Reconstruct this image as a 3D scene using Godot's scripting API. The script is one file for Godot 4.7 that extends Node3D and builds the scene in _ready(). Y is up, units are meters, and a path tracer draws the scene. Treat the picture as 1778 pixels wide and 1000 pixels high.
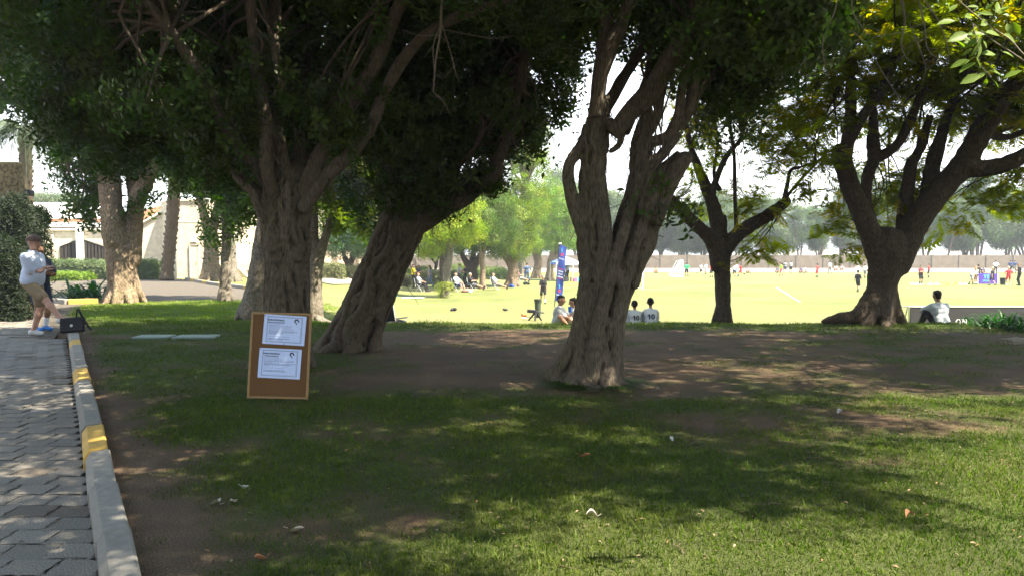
extends Node3D
# A shaded lawn under ficus trees beside a sports field.

const EYE := 1.5                 # metres above the lawn
const LENS := 1343.0             # focal length in picture widths of 1778
const TILT := 0.04465            # the camera looks down by this angle
const FIELD := -1.07             # level of the sports field

var noise := FastNoiseLite.new()
var fine := FastNoiseLite.new()
var bark_noise := FastNoiseLite.new()
var rng := RandomNumberGenerator.new()
var used := {}
var M := {}

# ---------------------------------------------------------------- mesh building
class MB:
	var v := PackedVector3Array()
	var c := PackedColorArray()
	var ix := PackedInt32Array()
	var tint := Color.WHITE
	func vert(p: Vector3) -> int:
		v.append(p)
		c.append(tint)
		return v.size() - 1
	func tri(a: int, b: int, d: int) -> void:
		ix.append(a); ix.append(b); ix.append(d)
	func quad(a: int, b: int, d: int, e: int) -> void:
		tri(a, b, d); tri(a, d, e)
	func face(pts: Array) -> void:            # flat polygon fan, clockwise seen from outside
		var first := v.size()
		for p in pts:
			vert(p)
		for i in range(1, pts.size() - 1):
			tri(first, first + i, first + i + 1)
	func normals() -> PackedVector3Array:
		var n := PackedVector3Array()
		n.resize(v.size())
		for t in range(0, ix.size(), 3):
			var a := ix[t]
			var b := ix[t + 1]
			var d := ix[t + 2]
			var m := (v[d] - v[a]).cross(v[b] - v[a])
			n[a] += m; n[b] += m; n[d] += m
		for i in n.size():
			n[i] = n[i].normalized() if n[i].length_squared() > 1e-20 else Vector3.UP
		return n
	func ruffle(f: FastNoiseLite, amount: float, stretch := Vector3.ONE) -> void:
		var n := normals()
		for i in v.size():
			v[i] += n[i] * f.get_noise_3dv(v[i] * stretch) * amount
	func mesh(offset := Vector3.ZERO) -> ArrayMesh:
		var a := []
		a.resize(Mesh.ARRAY_MAX)
		var n := normals()
		if offset != Vector3.ZERO:
			for i in v.size():
				v[i] -= offset
		a[Mesh.ARRAY_VERTEX] = v
		a[Mesh.ARRAY_NORMAL] = n
		a[Mesh.ARRAY_COLOR] = c
		a[Mesh.ARRAY_INDEX] = ix
		var m := ArrayMesh.new()
		m.add_surface_from_arrays(Mesh.PRIMITIVE_TRIANGLES, a)
		return m
	# box with chamfered edges; xf places its centre
	func box(xf: Transform3D, size: Vector3, b := 0.0) -> void:
		var h := size * 0.5
		for axis in 3:
			for s in [-1.0, 1.0]:
				var u := (axis + 1) % 3
				var w := (axis + 2) % 3
				var q := []
				for k in [[-1, -1], [1, -1], [1, 1], [-1, 1]]:
					var p := Vector3.ZERO
					p[axis] = s * h[axis]
					p[u] = k[0] * (h[u] - b)
					p[w] = k[1] * (h[w] - b)
					q.append(xf * p)
				if s > 0:
					q.reverse()
				face(q)
		if b <= 0.0:
			return
		for axis in 3:
			var u := (axis + 1) % 3
			var w := (axis + 2) % 3
			for su in [-1.0, 1.0]:
				for sw in [-1.0, 1.0]:
					var q := []
					for k in [[-1, 0], [1, 0], [1, 1], [-1, 1]]:
						var p := Vector3.ZERO
						p[axis] = k[0] * (h[axis] - b)
						p[u] = su * (h[u] - (0.0 if k[1] == 0 else b))
						p[w] = sw * (h[w] - (b if k[1] == 0 else 0.0))
						q.append(xf * p)
					if su * sw < 0:
						q.reverse()
					face(q)
		for sx in [-1.0, 1.0]:
			for sy in [-1.0, 1.0]:
				for sz in [-1.0, 1.0]:
					var q := []
					for k in 3:
						var p := Vector3(sx * (h.x - b), sy * (h.y - b), sz * (h.z - b))
						p[k] += b * [sx, sy, sz][k]
						q.append(xf * p)
					if sx * sy * sz > 0:
						q.reverse()
					face(q)
	# tapering round bar along pts
	func tube(pts: PackedVector3Array, radii: PackedFloat32Array, sides := 8, cap := true, flat := 1.0) -> void:
		var n := pts.size()
		if n < 2:
			return
		var up := Vector3.UP
		var d0 := (pts[1] - pts[0]).normalized()
		if absf(d0.y) > 0.9:
			up = Vector3.RIGHT
		var side := d0.cross(up).normalized()
		var first := v.size()
		for i in n:
			var d := (pts[mini(i + 1, n - 1)] - pts[maxi(i - 1, 0)]).normalized()
			side = (side - d * side.dot(d)).normalized()
			var other := d.cross(side)
			for k in sides:
				var a := TAU * k / sides
				vert(pts[i] + (side * cos(a) + other * sin(a) * flat) * radii[i])
		for i in n - 1:
			for k in sides:
				var a := first + i * sides + k
				var b := first + i * sides + (k + 1) % sides
				quad(a, a + sides, b + sides, b)
		if cap:
			for e in [0, n - 1]:
				var m := vert(pts[e])
				for k in sides:
					var a: int = first + e * sides + k
					var b: int = first + e * sides + (k + 1) % sides
					if e == 0:
						tri(m, a, b)
					else:
						tri(m, b, a)
	func bar(a: Vector3, b: Vector3, r: float, sides := 6, r2 := -1.0) -> void:
		tube(PackedVector3Array([a, b]), PackedFloat32Array([r, r if r2 < 0 else r2]), sides)
	# a polygon in the xy plane given depth along z, both ends closed
	func prism(poly: PackedVector2Array, z0: float, z1: float, xf := Transform3D()) -> void:
		var area := 0.0
		for i in poly.size():
			area += poly[i].cross(poly[(i + 1) % poly.size()])
		if area < 0.0:
			poly = poly.duplicate()
			poly.reverse()
		var t := Geometry2D.triangulate_polygon(poly)
		for e in 2:
			var first := v.size()
			for p in poly:
				vert(xf * Vector3(p.x, p.y, z1 if e else z0))
			for k in range(0, t.size(), 3):
				var a := poly[t[k]]
				var cw := (poly[t[k + 1]] - a).cross(poly[t[k + 2]] - a) > 0
				if cw == (e == 1):
					tri(first + t[k], first + t[k + 2], first + t[k + 1])
				else:
					tri(first + t[k], first + t[k + 1], first + t[k + 2])
		var m := poly.size()
		for i in m:
			var a := poly[i]
			var b := poly[(i + 1) % m]
			face([xf * Vector3(a.x, a.y, z0), xf * Vector3(a.x, a.y, z1), xf * Vector3(b.x, b.y, z1), xf * Vector3(b.x, b.y, z0)])
	# surface of turning: profile of (radius, height)
	func lathe(profile: PackedVector2Array, sides: int, xf := Transform3D()) -> void:
		var first := v.size()
		for p in profile:
			for k in sides:
				var a := TAU * k / sides
				vert(xf * Vector3(cos(a) * p.x, p.y, sin(a) * p.x))
		for i in profile.size() - 1:
			for k in sides:
				var a := first + i * sides + k
				var b := first + i * sides + (k + 1) % sides
				quad(a, b, b + sides, a + sides)
	# a pointed leaf folded along its midrib, 4 triangles
	func leaf(base: Vector3, dir: Vector3, up: Vector3, long: float, wide: float, fold := 0.25) -> void:
		var s := dir.cross(up).normalized()
		var n := s.cross(dir).normalized()
		var a := vert(base)
		var l := vert(base + dir * long * 0.42 - s * wide * 0.5 + n * wide * fold)
		var r := vert(base + dir * long * 0.42 + s * wide * 0.5 + n * wide * fold)
		var m := vert(base + dir * long * 0.5)
		var e := vert(base + dir * long - n * long * 0.08)
		tri(a, m, l); tri(a, r, m); tri(l, m, e); tri(m, r, e)

# ---------------------------------------------------------------- organic solids: tapered capsules, smoothly joined, meshed as surface nets
func blob_mesh(mb: MB, caps: Array, h: float, k: float) -> void:
	var lo := Vector3.INF
	var hi := -Vector3.INF
	for q in caps:
		var r: float = maxf(q[2], q[3]) + k * 0.5 + 2.5 * h
		for p in [q[0], q[1]]:
			lo = lo.min(p - Vector3.ONE * r)
			hi = hi.max(p + Vector3.ONE * r)
	var nx := int((hi.x - lo.x) / h) + 2
	var ny := int((hi.y - lo.y) / h) + 2
	var nz := int((hi.z - lo.z) / h) + 2
	var F := PackedFloat32Array()
	F.resize(nx * ny * nz)
	F.fill(1000.0)
	var ik := 1.0 / k
	var k4 := k * 0.25
	for q in caps:
		var a: Vector3 = q[0]
		var b: Vector3 = q[1]
		var ra: float = q[2]
		var rd: float = q[3] - q[2]
		var reach := maxf(q[2], q[3]) + k * 0.6 + 1.9 * h
		var reach2 := reach * reach
		var l := (a.min(b) - Vector3.ONE * reach - lo) / h
		var u := (a.max(b) + Vector3.ONE * reach - lo) / h
		var ba := b - a
		var il := 1.0 / maxf(ba.length_squared(), 1e-9)
		var x0 := maxi(0, int(l.x))
		var x1 := mini(nx - 1, int(u.x) + 1)
		var rel := Vector3.ZERO
		for z in range(maxi(0, int(l.z)), mini(nz - 1, int(u.z) + 1) + 1):
			rel.z = lo.z + z * h - a.z
			for y in range(maxi(0, int(l.y)), mini(ny - 1, int(u.y) + 1) + 1):
				rel.y = lo.y + y * h - a.y
				var row := (z * ny + y) * nx
				for x in range(x0, x1 + 1):
					rel.x = lo.x + x * h - a.x
					var t := clampf(rel.dot(ba) * il, 0.0, 1.0)
					var d2 := (rel - ba * t).length_squared()
					if d2 > reach2:
						continue
					var d := sqrt(d2) - ra - rd * t
					var f := F[row + x]
					var e := (k - absf(f - d)) * ik
					if e > 0.0:
						F[row + x] = minf(f, d) - e * e * k4
					elif d < f:
						F[row + x] = d
	var V := PackedInt32Array()
	V.resize(nx * ny * nz)
	V.fill(-1)
	var sx := 1
	var sy := nx
	var sz := nx * ny
	var near := 1.8 * h
	var ends := [0, sx, sy, sx + sy, sz, sx + sz, sy + sz, sx + sy + sz]
	var edges := [[0, 1], [2, 3], [4, 5], [6, 7], [0, 2], [1, 3], [4, 6], [5, 7], [0, 4], [1, 5], [2, 6], [3, 7]]
	var corner := []
	for i in 8:
		corner.append(Vector3(i & 1, (i >> 1) & 1, i >> 2))
	var w := PackedFloat32Array()
	w.resize(8)
	for z in nz - 1:
		for y in ny - 1:
			var row := (z * ny + y) * nx
			for x in nx - 1:
				var i := row + x
				if absf(F[i]) > near:
					continue
				var inside := 0
				for j in 8:
					w[j] = F[i + ends[j]]
					if w[j] < 0.0:
						inside += 1
				if inside == 0 or inside == 8:
					continue
				var p := Vector3.ZERO
				var n := 0
				for e in edges:
					var a: float = w[e[0]]
					var b: float = w[e[1]]
					if (a < 0.0) != (b < 0.0):
						var ca: Vector3 = corner[e[0]]
						p += ca.lerp(corner[e[1]], a / (a - b))
						n += 1
				V[i] = mb.vert(lo + (Vector3(x, y, z) + p / n) * h)
	for z in range(1, nz - 1):
		for y in range(1, ny - 1):
			var row := (z * ny + y) * nx
			for x in range(1, nx - 1):
				var i := row + x
				if V[i] < 0:
					continue
				var f := F[i] < 0.0
				if f != (F[i + sx] < 0.0):
					_net(mb, V, i, i - sy, i - sy - sz, i - sz, f)
				if f != (F[i + sy] < 0.0):
					_net(mb, V, i, i - sz, i - sx - sz, i - sx, f)
				if f != (F[i + sz] < 0.0):
					_net(mb, V, i, i - sx, i - sx - sy, i - sy, f)

func _net(mb: MB, V: PackedInt32Array, a: int, b: int, c: int, d: int, f: bool) -> void:
	if V[a] < 0 or V[b] < 0 or V[c] < 0 or V[d] < 0:
		return
	if f:
		mb.quad(V[a], V[d], V[c], V[b])
	else:
		mb.quad(V[a], V[b], V[c], V[d])

# ---------------------------------------------------------------- nodes, names, labels
func numbered(called: String) -> String:
	var n: int = used.get(called, 0)
	used[called] = n + 1
	return called if n == 0 else "%s_%03d" % [called, n]

func tag(o: Node3D, label: String, category: String, group := "") -> Node3D:
	o.set_meta("label", label)
	if category != "":
		o.set_meta("category", category)
	if group != "":
		o.set_meta("group", group)
	return o

func thing(called: String, label: String, category: String, at := Vector3.ZERO, turn := 0.0, group := "") -> Node3D:
	var o := Node3D.new()
	o.name = numbered(called)
	add_child(o)
	o.position = at
	o.rotation.y = turn
	return tag(o, label, category, group)

func part(called: String, mesh: Mesh, mat: Material, parent: Node3D, at := Transform3D()) -> MeshInstance3D:
	var o := MeshInstance3D.new()
	o.name = called
	o.mesh = mesh
	o.material_override = mat
	o.transform = at
	parent.add_child(o, true)
	return o

func single(called: String, mesh: Mesh, mat: Material, label: String, category: String, at := Vector3.ZERO, turn := 0.0, group := "") -> MeshInstance3D:
	var o := part(numbered(called), mesh, mat, self)
	o.position = at
	o.rotation.y = turn
	tag(o, label, category, group)
	return o

func structure(called: String, mesh: Mesh, mat: Material) -> MeshInstance3D:
	var o := part(numbered(called), mesh, mat, self)
	o.set_meta("kind", "structure")
	return o

# world-space mesh as a part of a thing that stands at its base
func wpart(called: String, mb: MB, mat: Material, parent: Node3D) -> MeshInstance3D:
	return part(called, mb.mesh(parent.position), mat, parent)

class Copies:
	var t: Array[Transform3D] = []
	var c: Array[Color] = []
	func add(xf: Transform3D, col := Color.WHITE) -> void:
		t.append(xf)
		c.append(col)

func spread(called: String, mesh: Mesh, mat: Material, copies: Copies, parent: Node3D, offset := Vector3.ZERO) -> MultiMeshInstance3D:
	var mm := MultiMesh.new()
	mm.transform_format = MultiMesh.TRANSFORM_3D
	mm.use_colors = true
	mm.mesh = mesh
	mm.instance_count = copies.t.size()
	for i in copies.t.size():
		var x := copies.t[i]
		x.origin -= offset
		mm.set_instance_transform(i, x)
		mm.set_instance_color(i, copies.c[i])
	var o := MultiMeshInstance3D.new()
	o.name = called if parent != self else numbered(called)
	o.multimesh = mm
	o.material_override = mat
	o.set_meta("kind", "stuff")
	parent.add_child(o, true)
	return o

# ---------------------------------------------------------------- where things are
func at(px: float, py: float, depth: float) -> Vector3:
	var d := Vector3((px - 889.0) / LENS, (500.0 - py) / LENS, -1.0).rotated(Vector3.RIGHT, -TILT)
	return Vector3(0, EYE, 0) + d * (depth / -d.z)

func drop(x: float, z: float) -> float:
	var d := -z
	var edge := -6.5 - 0.15 * (d - 16.0)
	return smoothstep(16.2, 21.4, d) * smoothstep(0.0, 5.0, x - edge)

func ground(x: float, z: float) -> float:
	var d := -z
	var y := FIELD * drop(x, z)
	y += smoothstep(104.5, 112.0, d) * 0.35
	if d < 40.0 and x > -30.0 and x < 30.0:
		var calm := 1.0
		if on_path(x, z, 0.5):
			calm = 0.0
		y += calm * (noise.get_noise_2d(x * 2.2, z * 2.2) * 0.035 + noise.get_noise_2d(x * 9.0, z * 9.0) * 0.012) * (1.0 - smoothstep(22.0, 30.0, d))
	return y

func foot(x: float, z: float) -> Vector3:
	return Vector3(x, ground(x, z), z)

func on_ground(px: float, depth: float) -> Vector3:
	return foot((px - 889.0) / LENS * depth, -depth)

func kerb_x(d: float) -> float:          # the kerb's face towards the paving
	return -1.97 - 0.588 * (d - 3.6)

func on_path(x: float, z: float, margin := 0.0) -> bool:
	var d := -z
	if d > 13.6:
		return Geometry2D.is_point_in_polygon(Vector2(x, d), road_shape) if margin == 0.0 else x < -7.0 - 0.4 * maxf(0.0, d - 14.0)
	return x < kerb_x(d) + margin * 0.2

var road_shape := PackedVector2Array([Vector2(-40, 0.5), Vector2(-0.2, 0.5), Vector2(-8.2, 13.8), Vector2(-9.6, 16.5), Vector2(-11.2, 19.6), Vector2(-12.6, 22.6), Vector2(-11.6, 24.2), Vector2(-8.6, 25.0), Vector2(-7.6, 28.0), Vector2(-9.9, 31.0), Vector2(-13.6, 36.0), Vector2(-17.9, 43.0), Vector2(-20.0, 46.0), Vector2(-40, 46.0)])

func grassiness(x: float, z: float) -> float:
	var d := -z
	var n := noise.get_noise_2d(x * 5.0 + 31.0, z * 5.0) * 0.5 + noise.get_noise_2d(x * 17.0, z * 17.0 + 90.0) * 0.35 + fine.get_noise_2d(x * 4.0, z * 4.0) * 0.2
	var g := 0.75
	g -= 0.95 * (1.0 - smoothstep(0.2, 0.95 - 0.3 * smoothstep(5.0, 9.0, d) + 0.5 * noise.get_noise_2d(d * 9.0, 7.0), x - kerb_x(d)))      # worn strip along the kerb
	var px := 889.0 + x / maxf(d, 1.0) * LENS
	if d > 7.0 and d < 16.0:                                                         # bare shade under the ficus
		var bare := smoothstep(520.0, 660.0, px) * smoothstep(7.2, 9.2, d) * (1.0 - smoothstep(14.6, 15.7, d))
		bare *= 1.0 - 0.45 * smoothstep(1150.0, 1500.0, px)
		g -= 0.66 * bare
	g -= 0.55 * exp(-((x - 2.4) * (x - 2.4) / 1.6 + (d - 6.9) * (d - 6.9) / 0.8))
	g -= 0.5 * exp(-((x + 0.8) * (x + 0.8) / 0.5 + (d - 4.2) * (d - 4.2) / 0.1))
	g -= 0.5 * exp(-((x - 3.0) * (x - 3.0) / 0.6 + (d - 5.5) * (d - 5.5) / 0.04))
	g += 0.35 * exp(-((x - 1.9) * (x - 1.9) / 4.0 + (d - 4.4) * (d - 4.4) / 2.0))
	if d > 15.0:
		g += 0.3 * smoothstep(15.0, 16.2, d)
	return clampf(g + n * 1.1, 0.0, 1.0)

# ---------------------------------------------------------------- materials
func ramp(a: Color, b: Color, mid := 0.5, m := Color(-1, 0, 0)) -> Gradient:
	var g := Gradient.new()
	g.set_color(0, a)
	g.set_color(1, b)
	if m.r >= 0:
		g.add_point(mid, m)
	return g

func tex(freq: float, kind: int, g: Gradient, size := 512, octaves := 4, as_normal := false, bump := 4.0, sd := 1) -> NoiseTexture2D:
	var n := FastNoiseLite.new()
	n.seed = sd
	n.noise_type = kind
	n.frequency = freq
	n.fractal_octaves = octaves
	if kind == FastNoiseLite.TYPE_CELLULAR:
		n.cellular_return_type = FastNoiseLite.RETURN_DISTANCE2_SUB
	var t := NoiseTexture2D.new()
	t.width = size
	t.height = size
	t.seamless = true
	t.noise = n
	t.as_normal_map = as_normal
	t.bump_strength = bump
	if g:
		t.color_ramp = g
	return t

func mat(called: String, color: Color, rough := 0.85, tx: Texture2D = null, scale := Vector3.ONE, vertex := false, bump: Texture2D = null, depth := 1.0) -> StandardMaterial3D:
	var m := StandardMaterial3D.new()
	m.resource_name = called
	m.albedo_color = color.linear_to_srgb()
	m.roughness = rough
	m.metallic_specular = 0.35
	m.vertex_color_use_as_albedo = vertex
	if tx:
		m.albedo_texture = tx
	if bump:
		m.heightmap_enabled = true
		m.heightmap_texture = bump
		m.heightmap_scale = depth
	if tx or bump:
		m.uv1_triplanar = true
		m.uv1_scale = scale
	M[called] = m
	return m

func leafy(called: String, color: Color, through := Color(0.8, 1.0, 0.35), rough := 0.45) -> StandardMaterial3D:
	var m := mat(called, color, rough, null, Vector3.ONE, true)
	m.backlight_enabled = true
	m.backlight = through
	m.metallic_specular = 0.36
	m.cull_mode = BaseMaterial3D.CULL_DISABLED
	return m

func make_materials() -> void:
	var soft := tex(0.012, FastNoiseLite.TYPE_SIMPLEX, ramp(Color(0.62, 0.62, 0.62), Color(1, 1, 1)))
	var faint := tex(0.012, FastNoiseLite.TYPE_SIMPLEX, ramp(Color(0.86, 0.855, 0.85), Color(1, 1, 1)), 512, 5, false, 4.0, 2)
	var grain := tex(0.06, FastNoiseLite.TYPE_SIMPLEX, ramp(Color(0.5, 0.49, 0.48), Color(1, 1, 1)), 512, 5, false, 4.0, 3)
	var blot := tex(0.02, FastNoiseLite.TYPE_SIMPLEX, ramp(Color(0.45, 0.44, 0.42), Color(1, 1, 1), 0.5, Color(0.85, 0.84, 0.8)), 512, 5, false, 4.0, 5)
	var streak := tex(0.03, FastNoiseLite.TYPE_SIMPLEX, ramp(Color(0.38, 0.36, 0.34), Color(1, 0.99, 0.97), 0.45, Color(0.8, 0.77, 0.74)), 512, 5, false, 4.0, 7)
	var relief := tex(0.03, FastNoiseLite.TYPE_SIMPLEX, null, 512, 5, false, 4.0, 8)
	var crack := tex(0.025, FastNoiseLite.TYPE_CELLULAR, null, 512, 3, false, 4.0, 9)
	var grit := tex(0.09, FastNoiseLite.TYPE_SIMPLEX, null, 512, 4, false, 4.0, 11)
	mat("soil", Color(1, 1, 1), 0.95, grain, Vector3.ONE * 1.7, true, grit, 1.0)
	mat("field", Color(1, 1, 1), 0.9, soft, Vector3.ONE * 0.31, true, grit, 1.0)
	mat("paver", Color(1, 1, 1), 0.8, grain, Vector3.ONE * 2.3, true, grit, 0.12)
	M.paver.uv1_world_triplanar = true
	mat("joint_sand", Color(0.17, 0.145, 0.115), 0.95, grain, Vector3.ONE * 2.0, false, grit, 1.0)
	mat("kerb_grey", Color(0.235, 0.22, 0.19), 0.9, faint, Vector3.ONE * 2.1, true, grit, 0.12)
	M.kerb_grey.uv1_world_triplanar = true
	mat("kerb_yellow", Color(0.50, 0.31, 0.065), 0.75, faint, Vector3.ONE * 1.7, true, grit, 0.1)
	M.kerb_yellow.uv1_world_triplanar = true
	mat("ficus_bark", Color(0.150, 0.126, 0.096), 0.9, streak, Vector3(2.6, 0.45, 2.6), true, relief, 0.9)
	mat("grey_bark", Color(0.24, 0.215, 0.18), 0.9, streak, Vector3(1.6, 0.5, 1.6), true, relief, 0.5)
	mat("rough_bark", Color(0.30, 0.235, 0.17), 0.95, streak, Vector3(1.2, 0.5, 1.2), true, crack, 2.0)
	mat("dark_bark", Color(0.085, 0.066, 0.05), 0.95, streak, Vector3(1.6, 0.5, 1.6), true, relief, 1.2)
	mat("palm_bark", Color(0.23, 0.18, 0.125), 0.95, streak, Vector3(2.0, 3.0, 2.0), true, relief, 2.0)
	mat("dead_twig", Color(0.16, 0.13, 0.095), 0.9)
	leafy("ficus_leaf", Color(0.050, 0.082, 0.013), Color(0.7, 0.95, 0.15), 0.4)
	leafy("bright_leaf", Color(0.14, 0.205, 0.026), Color(0.9, 1.0, 0.25))
	leafy("feather_leaf", Color(0.19, 0.215, 0.026), Color(1.4, 1.45, 0.25), 0.6)
	leafy("mid_leaf", Color(0.085, 0.135, 0.035), Color(0.9, 1.0, 0.3), 0.6)
	leafy("far_leaf", Color(0.14, 0.175, 0.10), Color(0.7, 0.9, 0.4), 0.7)  # paler than real leaves: part of the distance haze is in the colour
	leafy("palm_leaf", Color(0.10, 0.13, 0.075), Color(0.7, 0.9, 0.4), 0.5)
	leafy("hedge_leaf", Color(0.085, 0.115, 0.05), Color(0.7, 0.9, 0.3), 0.6)
	leafy("lily_leaf", Color(0.035, 0.085, 0.025), Color(0.6, 1.0, 0.2), 0.4)
	leafy("blade", Color(0.078, 0.108, 0.015), Color(0.8, 1.0, 0.25), 0.6)
	leafy("litter", Color(0.8, 0.8, 0.8), Color(0.2, 0.16, 0.1), 0.9)
	mat("plaster", Color(0.68, 0.57, 0.42), 0.95, faint, Vector3.ONE * 0.35, true)
	mat("plaster_trim", Color(0.74, 0.67, 0.55), 0.9, faint, Vector3.ONE * 0.5, true)
	mat("terracotta", Color(0.34, 0.155, 0.085), 0.9, faint, Vector3.ONE * 0.8, true)
	mat("roof_white", Color(0.74, 0.73, 0.70), 0.8, faint, Vector3.ONE * 0.3)
	mat("slat_dark", Color(0.055, 0.048, 0.043), 0.7, streak, Vector3(2, 0.5, 2), true)
	mat("door_cream", Color(0.60, 0.53, 0.36), 0.6)
	mat("olive_wall", Color(0.17, 0.135, 0.07), 0.95, blot, Vector3.ONE * 0.5, true)
	mat("far_wall", Color(0.165, 0.138, 0.105), 0.95, faint, Vector3.ONE * 0.12, true)
	mat("dirt", Color(0.40, 0.34, 0.27), 0.95, grain, Vector3.ONE * 0.4, true)
	mat("asphalt", Color(0.15, 0.145, 0.14), 0.9, grain, Vector3.ONE * 1.2, true, grit, 0.8)
	mat("white_paint", Color(0.80, 0.80, 0.79), 0.5)
	mat("field_line", Color(0.66, 0.68, 0.60), 0.9, grain, Vector3.ONE * 1.5)
	mat("cork", Color(0.25, 0.125, 0.047), 0.9, grain, Vector3.ONE * 7.0, false, grit, 0.15)
	mat("pine_frame", Color(0.32, 0.20, 0.085), 0.6, faint, Vector3(6, 1.5, 6))
	mat("metal", Color(0.5, 0.5, 0.5), 0.35)
	M.metal.metallic = 0.9
	mat("black", Color(0.012, 0.012, 0.014), 0.6)
	mat("charcoal", Color(0.045, 0.043, 0.045), 0.7)
	mat("ink", Color(0.03, 0.032, 0.06), 0.8)
	mat("cover_teal", Color(0.33, 0.42, 0.36), 0.7, grain, Vector3.ONE * 3.0)
	mat("stone", Color(0.30, 0.27, 0.22), 0.95, blot, Vector3.ONE * 2.0, false, grit, 0.8)

func plain(color: Color, rough := 0.85) -> StandardMaterial3D:      # cloth, paint and plastic, one material per colour
	var key := "plain " + color.to_html() + str(rough)
	if not M.has(key):
		var m := mat(key, color, rough)
		m.resource_name = "colour"
	return M[key]

# ---------------------------------------------------------------- the scene
func _ready() -> void:
	var cam := Camera3D.new()
	cam.name = "camera"
	cam.fov = rad_to_deg(2.0 * atan(500.0 / LENS))
	cam.position = Vector3(0, EYE, 0)
	cam.rotation.x = -TILT
	cam.near = 0.1
	cam.far = 6000.0
	add_child(cam)
	cam.current = true
	var sky_look := ProceduralSkyMaterial.new()
	sky_look.sky_top_color = Color(0.60, 0.69, 0.80)
	sky_look.sky_horizon_color = Color(0.90, 0.90, 0.89)
	sky_look.sky_curve = 0.25
	sky_look.sky_energy_multiplier = 0.85
	sky_look.ground_bottom_color = Color(0.35, 0.33, 0.28)
	sky_look.ground_horizon_color = Color(0.7, 0.7, 0.68)
	sky_look.sun_angle_max = 25.0
	var env := Environment.new()
	env.background_mode = Environment.BG_SKY
	env.sky = Sky.new()
	env.sky.sky_material = sky_look
	env.tonemap_mode = Environment.TONE_MAPPER_LINEAR
	env.tonemap_exposure = 6.0
	env.sdfgi_enabled = true
	env.ssao_enabled = true
	env.ssil_enabled = true
	env.fog_enabled = true
	env.fog_density = 0.0006
	env.fog_light_color = Color(0.92, 0.95, 1.0)
	var we := WorldEnvironment.new()
	we.name = "surroundings"
	we.environment = env
	add_child(we)
	var sun := DirectionalLight3D.new()
	sun.name = "sun"
	sun.light_energy = 1.45
	sun.light_angular_distance = 0.5
	sun.light_color = Color(1.0, 0.96, 0.88)
	sun.shadow_enabled = true
	add_child(sun)
	sun.look_at_from_position(Vector3(0.80, 1.35, 0.38), Vector3.ZERO)
	noise.seed = 4
	noise.noise_type = FastNoiseLite.TYPE_SIMPLEX_SMOOTH
	noise.frequency = 0.1
	noise.fractal_octaves = 3
	fine.seed = 9
	fine.noise_type = FastNoiseLite.TYPE_SIMPLEX_SMOOTH
	fine.frequency = 0.8
	bark_noise.seed = 21
	bark_noise.noise_type = FastNoiseLite.TYPE_SIMPLEX_SMOOTH
	bark_noise.frequency = 0.5
	bark_noise.fractal_octaves = 3
	make_materials()
	make_ground()
	make_paving()
	make_kerb()
	island_kerb("kerb", "kerb of the far grass island with yellow stones, beyond the road", [Vector2(-18.3, 43.4), Vector2(-14.0, 36.3), Vector2(-10.2, 31.2), Vector2(-8.0, 28.4)], 2)
	island_kerb("kerb", "grey kerb round the bed of lilies at the rough trunk", [Vector2(-14.9, 24.0), Vector2(-13.2, 22.9), Vector2(-12.5, 23.3)], 1)
	make_lawn()
	make_field_marks()
	make_buildings()
	make_trees()
	make_details()
	make_people()

# ---------------------------------------------------------------- the setting
func make_ground() -> void:
	var xs := PackedFloat32Array()
	var x := -1600.0
	while x < 1600.0:
		xs.append(x)
		var a := absf(x - 2.0)
		x += 0.14 if a < 13.0 else 0.14 + (a - 13.0) * (0.04 if a < 60.0 else 0.1)
	var zs := PackedFloat32Array()
	var d := -60.0
	while d < 2400.0:
		zs.append(d)
		d += (2.0 if d < 0.0 else (0.14 if d < 17.5 else (0.25 if d < 30.0 else (2.0 if d < 116.0 else 150.0))))
	var mb := MB.new()
	var soil := Color(0.140, 0.088, 0.049)
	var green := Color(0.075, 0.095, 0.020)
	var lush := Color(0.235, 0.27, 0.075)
	for dd in zs:
		for xx in xs:
			var y := ground(xx, -dd)
			if on_path(xx, -dd) and dd < 46.0:
				y -= 0.10
			var g := grassiness(xx, -dd)
			var col := soil.lerp(green, smoothstep(0.15, 0.75, g))
			var n := noise.get_noise_2d(xx * 8.0, dd * 8.0)
			col = col.lerp(Color(0.20, 0.145, 0.095), 0.7 * (1.0 - smoothstep(0.0, 1.3, xx - kerb_x(dd))) * (1.0 - smoothstep(0.1, 0.6, g)) * (1.0 if dd < 13.0 else 0.0))
			col = col * (1.0 + 0.35 * n + 0.25 * fine.get_noise_2d(xx * 6.0, dd * 6.0))
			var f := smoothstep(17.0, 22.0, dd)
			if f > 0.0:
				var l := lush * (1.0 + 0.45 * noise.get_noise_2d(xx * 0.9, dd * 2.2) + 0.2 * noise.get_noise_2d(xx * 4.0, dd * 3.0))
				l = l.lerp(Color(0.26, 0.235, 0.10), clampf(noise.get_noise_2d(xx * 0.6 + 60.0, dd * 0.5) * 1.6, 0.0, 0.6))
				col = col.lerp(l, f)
			if dd > 104.0:
				col = Color(0.36, 0.30, 0.24) * (1.0 + 0.3 * n)
			col.a = 1.0
			mb.tint = col
			mb.vert(Vector3(xx, y, -dd))
	var w := xs.size()
	for j in zs.size() - 1:
		for i in w - 1:
			var a := j * w + i
			mb.quad(a, a + w, a + w + 1, a + 1)
	structure("ground", mb.mesh(), M.soil)

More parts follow.
